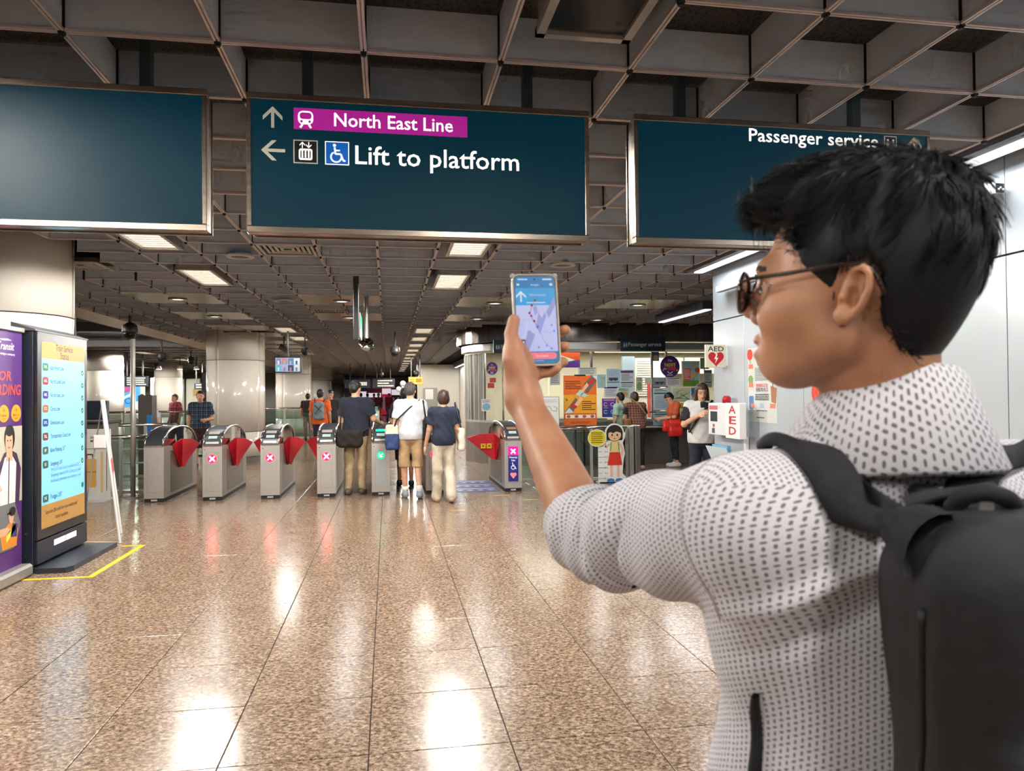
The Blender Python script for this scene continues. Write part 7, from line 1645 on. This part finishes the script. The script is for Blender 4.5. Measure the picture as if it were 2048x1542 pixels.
for nm, c0, rad_, ax_ in (('armhole_seam', LS+UA*.012, .085, UA), ('cuff_seam', SEND-FD*.022, .056, FD)):
    a1 = np.cross(ax_, ZZ); a1 = a1/np.linalg.norm(a1); a2 = np.cross(a1, ax_)
    P_ = np.array([c0+(a1*math.cos(t)+a2*math.sin(t))*rad_ for t in np.linspace(0, 2*np.pi, 61)])
    Q_ = snap(P_, .0004); ok_ = np.linalg.norm(Q_-P_, axis=1) < .03; mb = MB()
    for i in range(60):
        if ok_[i] and ok_[i+1] and np.linalg.norm(Q_[i+1]-Q_[i]) < .02: mb.tube(toworld(Q_[i:i+2]), .0011, 6, False)
    o = mb.build(nm, mat('b9b2b2', .85), so, True); o.matrix_parent_inverse = Matrix.Identity(4)
# ---- collar: swept folded band
NC = V3(.398, .772, -.036)
V = []; n = 64; prof = [(.0, -.03), (.000, .034), (.004, .040), (.009, .035), (.046, -.046), (.041, -.052), (.008, -.022)]
for i in range(n+1):
    t = math.radians(14+(360-28)*i/n); dr = G_*math.cos(t)+RR*math.sin(t)*-1.0      # starts at the front opening, runs over his left side
    back = (1-math.cos(t))/2; rad = .0575+.003*abs(math.sin(t)); drop = .0-.030*(1-back)**1.3+.012*back; op = (1-back)**4
    for (r, z) in prof:
        V.append(NC+dr*(rad+r*(1+op*.6)+op*.012)+ZZ*(z*(1+.15*back)+drop)+G_*op*.02)
m_ = len(prof); Fc = [(i*m_+k, i*m_+(k+1) % m_, (i+1)*m_+(k+1) % m_, (i+1)*m_+k) for i in range(n) for k in range(m_)]
Vw = toworld(np.array(V)); co = pymesh('collar', Vw, Fc+[tuple(range(m_)), tuple(range(n*m_, n*m_+m_))[::-1]], SHM, so, True)
co.matrix_parent_inverse = Matrix.Identity(4)
lay = co.data.uv_layers.new(name='UVMap')
for p in co.data.polygons:
    for li in p.loop_indices:
        vi = co.data.loops[li].vertex_index; i, k = divmod(vi, m_); lay.data[li].uv = (i/n*.46, (-.05, .03, .04, .045, .10, .105, .11)[k])
MB().lathe([(.0055, -.001), (.0055, .001)], n=14, M=CAMM @ Matrix.Translation(Vector(snap([K(1602, 905, .82)], .003)[0]))).build('button', mat('e8e4de', .3), so).matrix_parent_inverse = Matrix.Identity(4)
# ---- trousers, shoes, belt line
TRM = cloth('charcoal_trouser', '202228', '2c2e35')
def trou(P):
    d = elli(P, HIP-ZZ*.02, V3(.172, .12, .13), BR)
    for e in (-1, 1): d = smin(d, chain(P, [HIP+RR*e*.09, HIP+RR*e*.10+V3(0, .01, -.37), HIP+RR*e*.10+V3(0, -.02, -.70)], [.095, .07, .058]), .03)
    return np.maximum(d, P[:, 2]-(HIP[2]+.04))
V, F = sdf_mesh(trou, lo-.1, hi, .012); fast_mesh('trousers', toworld(V), F, TRM, man)
for e in (-1, 1):
    b = HIP+RR*e*.10+V3(0, -.02, -.69); b[2] = FLOORZ+.045
    V, F = sdf_mesh(lambda P: np.maximum(smin(cone(P, b-G_*.06, b+G_*.17, .043, .038), cone(P, b, b+ZZ*.06, .045, .05), .03), FLOORZ-P[:, 2]), b-.25, b+.3, .01); fast_mesh('shoe', toworld(V), F, mat('d0cfcb', .6), man)

# ---- hair
HPOLY = np.array([(.098, .080), (.080, .086), (.062, .080), (.054, .045), (.044, .018), (.030, .004), (.022, -.014), (.015, -.006), (.012, .020), (.004, .044), (-.014, .046), (-.028, .026), (-.032, .0), (-.034, -.014), (-.046, -.034), (-.060, -.050), (-.075, -.066), (-.2, -.07), (-.2, .3), (.2, .3), (.2, .080)], float)
def polysdf(x, y, poly):
    d = np.full(len(x), 1e9); ins = np.zeros(len(x), bool); n = len(poly)
    for i in range(n):
        a, b = poly[i], poly[(i+1) % n]; e = b-a; wx, wy_ = x-a[0], y-a[1]; t = np.clip((wx*e[0]+wy_*e[1])/(e@e), 0, 1); d = np.minimum(d, np.hypot(wx-e[0]*t, wy_-e[1]*t))
        c = ((a[1] > y) != (b[1] > y)) & (x < (b[0]-a[0])*(y-a[1])/(b[1]-a[1]+1e-12)+a[0]); ins ^= c
    return np.where(ins, -d, d)
def hair_cap(P):
    q = (P-HO)@HM; E = lambda c, r: elli(P, hq(*c), V3(*r), HM)
    d = E((-.012, 0, .052), (.099, .0825, .094)); d = smin(d, E((-.036, 0, .005), (.056, .064, .080)), .03)
    d = smin(d, E((-.004, .0, .106), (.086, .068, .046)), .04); d = smin(d, E((.056, .01, .100), (.052, .058, .034)), .03); d = smin(d, E((-.054, 0, .070), (.040, .063, .068)), .03)
    d = d+.0028*np.sin(q[:, 0]*170+q[:, 2]*60)*np.sin(q[:, 1]*190)*np.clip((q[:, 2]-.03)*20, 0, 1)
    # front fringe may overhang the forehead a little
    pd = polysdf(q[:, 0]-.02*np.clip(q[:, 1]*0+1, 0, 1)*(q[:, 2] > .075), q[:, 2], HPOLY)
    pd = pd+.0022*np.sin(q[:, 0]*1150+q[:, 2]*420)*np.sin(q[:, 2]*330-q[:, 0]*200)+.002*np.sin(q[:, 0]*420)
    return smax(d, pd.astype(F32), .004)
V, F = sdf_mesh(hair_cap, HO-.2, HO+.24, .0042)
def hair_mat():
    m, nt, b = newmat('hair_main'); b.inputs['Base Color'].default_value = (.006, .0065, .008, 1); b.inputs['Roughness'].default_value = .46; b.inputs['Specular IOR Level'].default_value = .22
    N = nt.nodes; L = nt.links; geo = N.new('ShaderNodeNewGeometry'); n = N.new('ShaderNodeTexNoise'); n.inputs['Scale'].default_value = 260; L.new(geo.outputs['Position'], n.inputs['Vector'])
    r = N.new('ShaderNodeValToRGB'); r.color_ramp.elements[0].color = (.003, .0032, .004, 1); r.color_ramp.elements[1].color = (.016, .017, .02, 1); L.new(n.outputs['Fac'], r.inputs[0]); L.new(r.outputs[0], b.inputs['Base Color']); return m
HM_ = hair_mat()
ho = fast_mesh('hair', toworld(V), F, HM_, man)
# strands
T3 = V[F[:, :3]]; nr = np.cross(T3[:, 1]-T3[:, 0], T3[:, 2]-T3[:, 0]); ar = np.linalg.norm(nr, axis=1); nr = nr/np.maximum(ar, 1e-12)[:, None]
cq = (T3.mean(1)-HO)@HM
if (np.einsum('ij,ij->i', nr, T3.mean(1)-hq(-.01, 0, .05)) < 0).mean() > .5: nr = -nr
sel = np.nonzero(cq[:, 2] > -.07)[0]; w = ar[sel]*np.where(cq[sel, 2] > .06, 1.6, .8); pick = RNG.choice(sel, 9000, p=w/w.sum())
base = T3.mean(1)[pick]; nn = nr[pick]; q = cq[pick]
crown = np.array([-.055, .0, .15]); dv_ = q-crown; dv_[:, 2] *= .6
front = q[:, 0] > .02
dirl = dv_/np.maximum(np.linalg.norm(dv_, axis=1), 1e-6)[:, None]; dirl[:, 2] -= .5*(~front); dirl[front] += np.array([.5, .25, .0]); dirl += .38*np.stack([np.sin(q[:, 0]*70+q[:, 1]*55), np.sin(q[:, 1]*80-q[:, 2]*60+1), np.sin(q[:, 0]*60+q[:, 2]*75+2)], 1)+RNG.normal(0, .10, dirl.shape)
dw = dirl@HM.T; dw = dw-nn*np.einsum('ij,ij->i', dw, nn)[:, None]; dw = dw/np.maximum(np.linalg.norm(dw, axis=1), 1e-6)[:, None]
lift = np.where(q[:, 2] > .1, .24, np.where(q[:, 2] > .05, .16, .12))*RNG.uniform(.4, 1.2, len(q)); Ls = np.where(q[:, 2] > .09, .040, np.where(q[:, 2] > .05, .032, .013))*RNG.uniform(.6, 1.25, len(q))
base = base-nn*.0012; SV = []; nseg = 4
sd = np.cross(dw, nn)
for j in range(nseg+1):
    t = j/nseg; c = base+dw*(Ls*t)[:, None]+nn*(Ls*lift*(t-.62*t*t)-(Ls*t)**2/(2*.095))[:, None]+sd*(RNG.normal(0, .0012, len(q))*t)[:, None]; rr_ = .0009*(1-.75*t)
    for k in range(3):
        a = 2*np.pi*k/3; SV.append(c+(sd*math.cos(a)+nn*math.sin(a))*rr_)
SV = np.array(SV); ns = len(q); idx = lambda j, k: (j*3+k % 3)*ns+np.arange(ns)
SF = np.concatenate([np.stack([idx(j, k), idx(j, k+1), idx(j+1, k+1), idx(j+1, k)], 1) for j in range(nseg) for k in range(3)])
st_ = fast_mesh('hair_strands', toworld(SV.reshape(-1, 3)), SF, HM_, ho); st_.matrix_parent_inverse = Matrix.Identity(4); tag(st_, kind='stuff')

# ---- glasses
def gmat():
    m = mat_noise('tortoise', '15100f', '3a241a', 60, .25); return m
GM = gmat(); gl = tag(empty('eyeglasses', tuple(toworld([hq(.1, 0, .01)])[0]), world=True), 'thin dark tortoiseshell eyeglasses worn by the foreground man', 'eyeglasses')
for s in (-1, 1):
    c = (.108, s*.035, .004); ring = [hq(c[0]-.004*abs(math.cos(t))*(1 if s*math.cos(t) > 0 else 0), c[1]+.0255*math.cos(t), c[2]+.021*math.sin(t)+.0015) for t in np.linspace(0, 2*np.pi, 33)]
    MB().tube(toworld(np.array(ring)), .0022, 8, False).build('rim', GM, gl, True)
    lens = [hq(.108, c[1]+.0245*math.cos(t), c[2]+.0015+.020*math.sin(t)) for t in np.linspace(0, 2*np.pi, 33)[:-1]]
    pymesh('lens', toworld(np.array(lens)), [tuple(range(32))], mat_glass('lens_glass', 'e6ecec', .08), gl)
    tpl = [hq(.106, s*.060, .012), hq(.100, s*.069, .016), hq(.06, s*.0765, .022), hq(.02, s*.083, .030), hq(-.012, s*.085, .036), hq(-.028, s*.083, .024), hq(-.034, s*.081, .006)]
    MB().tube(toworld(resample(tpl, 24)), .0021, 8).build('temple', GM, gl, True)
    MB().tube(toworld(np.array([hq(.104, s*.010, .0), hq(.098, s*.011, -.006)])), .002, 6).build('nose_pad', mat('c9c4bc', .3), gl)
MB().tube(toworld(np.array([hq(.109, -.0105, .008), hq(.112, 0, .011), hq(.109, .0105, .008)])), .002, 8).build('bridge', GM, gl, True)

# ---- phone
pho = tag(empty('smartphone', tuple(toworld([PHC])[0]), world=True), 'smartphone in clear case showing a map held in the raised hand', 'phone')
PMX = CAMM @ frame(PHC, pr, pu, pn)
def rrect(w, h, r, n=6):
    P = []
    for cx, cy, a0 in ((w-r, h-r, 0), (-w+r, h-r, 90), (-w+r, -h+r, 180), (w-r, -h+r, 270)):
        for k in range(n+1): a = math.radians(a0+90*k/n); P.append((cx+r*math.cos(a), cy+r*math.sin(a)))
    return P
MB().prism(rrect(PW2, PH2, .0095), -PT2, PT2, PMX).build('body', mat('15171c', .3), pho)
oc, ic = rrect(PW2+.0028, PH2+.0028, .012), rrect(PW2+.0003, PH2+.0003, .0098); n = len(oc); V = [(x, y, z) for z in (-PT2-.0015, PT2+.0008) for x, y in oc]+[(x, y, z) for z in (-PT2-.0015, PT2+.0008) for x, y in ic]
Fc = [f for i in range(n) for f in ((i, (i+1) % n, n+(i+1) % n, n+i), (2*n+(i+1) % n, 2*n+i, 3*n+i, 3*n+(i+1) % n), (n+i, n+(i+1) % n, 3*n+(i+1) % n, 3*n+i), ((i+1) % n, i, 2*n+i, 2*n+(i+1) % n))]
MB().add(V, Fc, PMX).build('clear_case', mat('b8b0a4', .25, alpha=.75), pho)
for sx in (-1, 1):
    for sy in (-1, 1): MB().ball((sx*(PW2+.0005), sy*(PH2+.0005), 0), (.0045, .0045, PT2+.0012), 10, 6, PMX).build('case_corner', mat('c4beb4', .2, alpha=.8), pho, True)
S = Sheet(PMX @ Matrix.Translation((0, 0, PT2)), pho, .0002, .00012)
w, h = PW2-.0018, PH2-.0018; EMS = .85
sc = lambda c, e=EMS: mat(c, .2, emit=e)
S.poly(rrect(w, h, .008), sc('1a76b4'), 0, 'screen'); S.rect(-w, h-.050, w, h-.020, sc('2f9ad8'), 1, 0, 'app_header'); S.rect(-w, -h+.0195, w, h-.050, sc('b9bff0'), 2, 0, 'map')
S.rect(-w*.62, -h+.0065, w*.92, -h+.0175, sc('ec7386'), 3, .005, 'button'); S.text('Start navigation', w*.2, -h+.012, .0058, sc('fbd8de'), 4, .0, w=.022)
LD = sc('8f97d2'); LW = sc('d8dcfa')
S.poly([(-w*.05, -.012), (w*.12, .012), (w*.3, -.0), (w*.1, -.022)], LD, 3, 'map_block'); S.poly([(w*.5, .012), (w*.95, .040), (w*.98, .024), (w*.62, .002)], LD, 3, 'map_block'); S.poly([(-w*.68, -.042), (-w*.42, -.018), (-w*.1, -.026), (-w*.45, -.054)], LD, 3, 'map_block'); S.poly([(-w*.15, .020), (w*.02, .026), (w*.1, .012), (-w*.08, .006)], LD, 3, 'map_block'); S.poly([(w*.02, -.016), (w*.42, .012), (w*.5, .006), (w*.14, -.026)], LD, 3.2, 'map_block')
S.line([(-w*.05, .032), (-w*.2, .022), (-w*.32, .010), (-w*.12, -.004), (w*.02, -.013)], .0012, sc('a06a94'), 4, 'route'); S.line([(w*.2, -.024), (w*.3, -.036), (w*.55, -.046), (w*.8, -.052)], .0008, LD, 4, 'route'); S.line([(w*.2, -.022), (w*.95, -.022)], .0005, LD, 4, 'route'); S.line([(-w*.7, .0), (-w*.1, -.001)], .0005, LD, 4, 'route')
for x, y in ((-.03, .033), (-.2, .024), (-.33, .011), (-.25, .006), (-.12, -.003)): S.ell(w*x, y, .0021, .0021, sc('7c2c58', .5), 5, name='route_stop')
S.ell(w*.03, -.013, .0024, .0024, sc('3f7fd0'), 5, name='position_dot'); S.rect(-w*.82, -.044, -w*.6, -.034, sc('4a3a6a', .4), 5, .0015, 'map_key'); S.ell(-w*.7, -.039, .0018, .0018, LW, 6, name='map_key')
for x, y in ((.75, -.010), (.85, -.020), (.45, -.045), (.28, -.056), (.68, -.050), (.05, -.048)): S.ell(w*x, y, .0018, .0018, sc('6f86d8'), 5, name='map_pin')
arrow_up(S, -w*.72, h-.0345, .019, sc('cfe6fa'), 0, 3); S.text('Follow the path', w*.12, h-.032, .006, sc('bfe0f6'), 3, 0, w=.028); S.rect(-w*.45, h-.046, w*.5, h-.0445, sc('bfe0f6'), 3, 0, 'progress_line'); S.text('Navigate', 0, h-.0145, .005, sc('d8ecfa'), 3, 0, w=.014); S.rect(-w*.9, h-.0155, -w*.78, h-.0125, sc('d8ecfa'), 3, 0, 'icon'); S.rect(w*.74, h-.0160, w*.88, h-.0120, sc('d8ecfa'), 3, 0, 'icon'); S.rect(-w*.85, h-.0062, -w*.35, h-.0038, sc('a9d4f0'), 3, 0, 'status_icon'); S.rect(w*.4, h-.0062, w*.85, h-.0038, sc('d8ecfa'), 3, 0, 'status_icon'); S.ell(0, h-.005, .0018, .0018, mat('06080c', .2), 4, name='front_camera'); S.rect(-.009, -h+.0035, .009, -h+.0042, sc('a9d4f0'), 3, 0, 'home_bar')
S.done()

# ---- backpack
BPM = mat_noise('backpack_fabric', '121317', '1a1b20', 70, .75, bump=.12, detail=5); BPS = mat_noise('backpack_strap', '0d0f14', '15171d', 60, .8, bump=.12)
BC = K(1722, 1200, .655)+RR*.148-G_*.062; BC[2] = -.335
bpk = tag(empty('backpack', tuple(toworld([[BC[0], BC[1], -.6]])[0]), world=True), 'black fabric backpack worn on the foreground man\'s back', 'backpack')
def bp_sdf(P):
    q = (P-BC)@BR
    d = rbox(P, BC, V3(.150+.0, .070, .235), .064, BR); d = smin(d, rbox(P, BC-G_*.062-ZZ*.075, V3(.125, .03, .15), .03, BR), .012)
    d = d-.10*np.clip(-q[:, 2]-.02, 0, .3)*np.clip(-q[:, 0]*5, 0, 1)*.5+.006*np.sin(q[:, 2]*21+q[:, 0]*14)*np.sin(q[:, 0]*17+.6)-.006*np.exp(-((q[:, 1]+.02+.05*q[:, 2])/.012)**2)*np.clip(-q[:, 0]*8, 0, 1)
    return d
V, F = sdf_mesh(bp_sdf, BC-.36, BC+.36, .006); bo = fast_mesh('main_body', toworld(V), F, BPM, bpk)
def both(P): return np.minimum(shirt_sdf(P), bp_sdf(P))
def ribbon(name, up_, lo_, m, parent, off=.009, th=.006, n=44, nw=7, fn=None):
    A, B = resample(up_, n), resample(lo_, n); g = np.stack([A*(1-t)+B*t for t in np.linspace(0, 1, nw)], 1).reshape(-1, 3)
    g = snap(g, off, fn or shirt_sdf); e = .002; T = np.eye(3, dtype=F32); fn = fn or shirt_sdf; Gd = np.stack([fn(g+T[i]*e)-fn(g-T[i]*e) for i in range(3)], 1); Gd = Gd/np.linalg.norm(Gd, axis=1)[:, None]
    crown_ = np.tile(np.sin(np.linspace(.15, np.pi-.15, nw)), n)
    top = g+Gd*(th*crown_)[:, None]; bot = g-Gd*.004; V = np.concatenate([top, bot]); N_ = len(g); Fc = []
    for i in range(n-1):
        for j in range(nw-1):
            a = i*nw+j; Fc += [(a, a+1, a+nw+1, a+nw), (N_+a+nw, N_+a+nw+1, N_+a+1, N_+a)]
        for a in (i*nw, i*nw+nw-1): Fc.append((a, a+nw, N_+a+nw, N_+a) if a % nw == 0 else (a+nw, a, N_+a, N_+a+nw))
    o = pymesh(name, toworld(V), Fc, m, parent, True); return o
ribbon('shoulder_strap', [K(1530, 892, 0.810), K(1580, 884, 0.755), K(1660, 872, 0.710), K(1735, 892, 0.670), K(1800, 945, 0.635), K(1868, 1000, 0.615), K(1905, 1035, 0.59)], [K(1520, 925, 0.785), K(1575, 945, 0.725), K(1640, 990, 0.685), K(1705, 1036, 0.655), K(1765, 1082, 0.625), K(1800, 1110, 0.610), K(1838, 1160, 0.59)], BPS, bpk, .006, .010, fn=both)
ribbon('shoulder_strap', [K(2012, 1010, 0.605), K(2010, 930, 0.645), K(2028, 862, 0.715), K(2060, 830, 0.785)], [K(2110, 1010, 0.625), K(2100, 930, 0.675), K(2105, 880, 0.745), K(2115, 850, 0.815)], BPS, bpk, .006, .010)
ribbon('strap_webbing', [K(1494, 1405, .71), K(1466, 1465, .71), K(1436, 1560, .71), K(1420, 1660, .71)], [K(1508, 1412, .70), K(1497, 1472, .70), K(1474, 1560, .70), K(1462, 1660, .70)], BPS, bpk, .004, .004)
# yoke plate where the straps meet, carry handle with tag
ribbon('strap_yoke', [K(1800, 985, 0.650), K(1850, 960, 0.670), K(1935, 968, 0.670), K(2000, 985, 0.670)], [K(1835, 1045, 0.630), K(1880, 1030, 0.630), K(1950, 1020, 0.630), K(2010, 1020, 0.640)], BPS, bpk, .012, .008, fn=both)
hp_ = [K(1905, 1018, 0.620), K(1925, 992, 0.610), K(1970, 984, 0.605), K(2015, 996, 0.610), K(2032, 1016, 0.620)]
MB().tube(toworld(resample(hp_, 28)), .0078, 10).build('carry_handle', BPS, bpk, True)
MB().box((-.006, -.002, -.008), (.006, .002, .008), CAMM @ Matrix.Translation(Vector(K(1972, 1003, .605))), bev=.001).build('handle_tag', mat('8a8a88', .6), bpk)
zz = [BC+BR@V3(-.11, -.098, .06), BC+BR@V3(-.126, -.085, .0), BC+BR@V3(-.12, -.092, -.12), BC+BR@V3(-.1, -.1, -.2)]
MB().tube(toworld(snap(resample(zz, 30), .001, bp_sdf)), .0028, 6).build('zip', mat('0a0b0d', .5), bpk, True)
MB().tube(toworld(snap(resample([BC+BR@V3(-.15, -.02, .16), BC+BR@V3(-.152, .0, 0), BC+BR@V3(-.15, .01, -.2)], 30), .001, bp_sdf)), .003, 6).build('seam', mat('0a0b0d', .5), bpk, True)
# ---------------------------------------------------------------- only the lamps are sampled as light sources; small glowing prints stay emissive
for m in bpy.data.materials:
    try: m.cycles.emission_sampling = 'NONE'
    except Exception: pass
for o in bpy.data.objects:
    if '_w' in o: del o['_w']
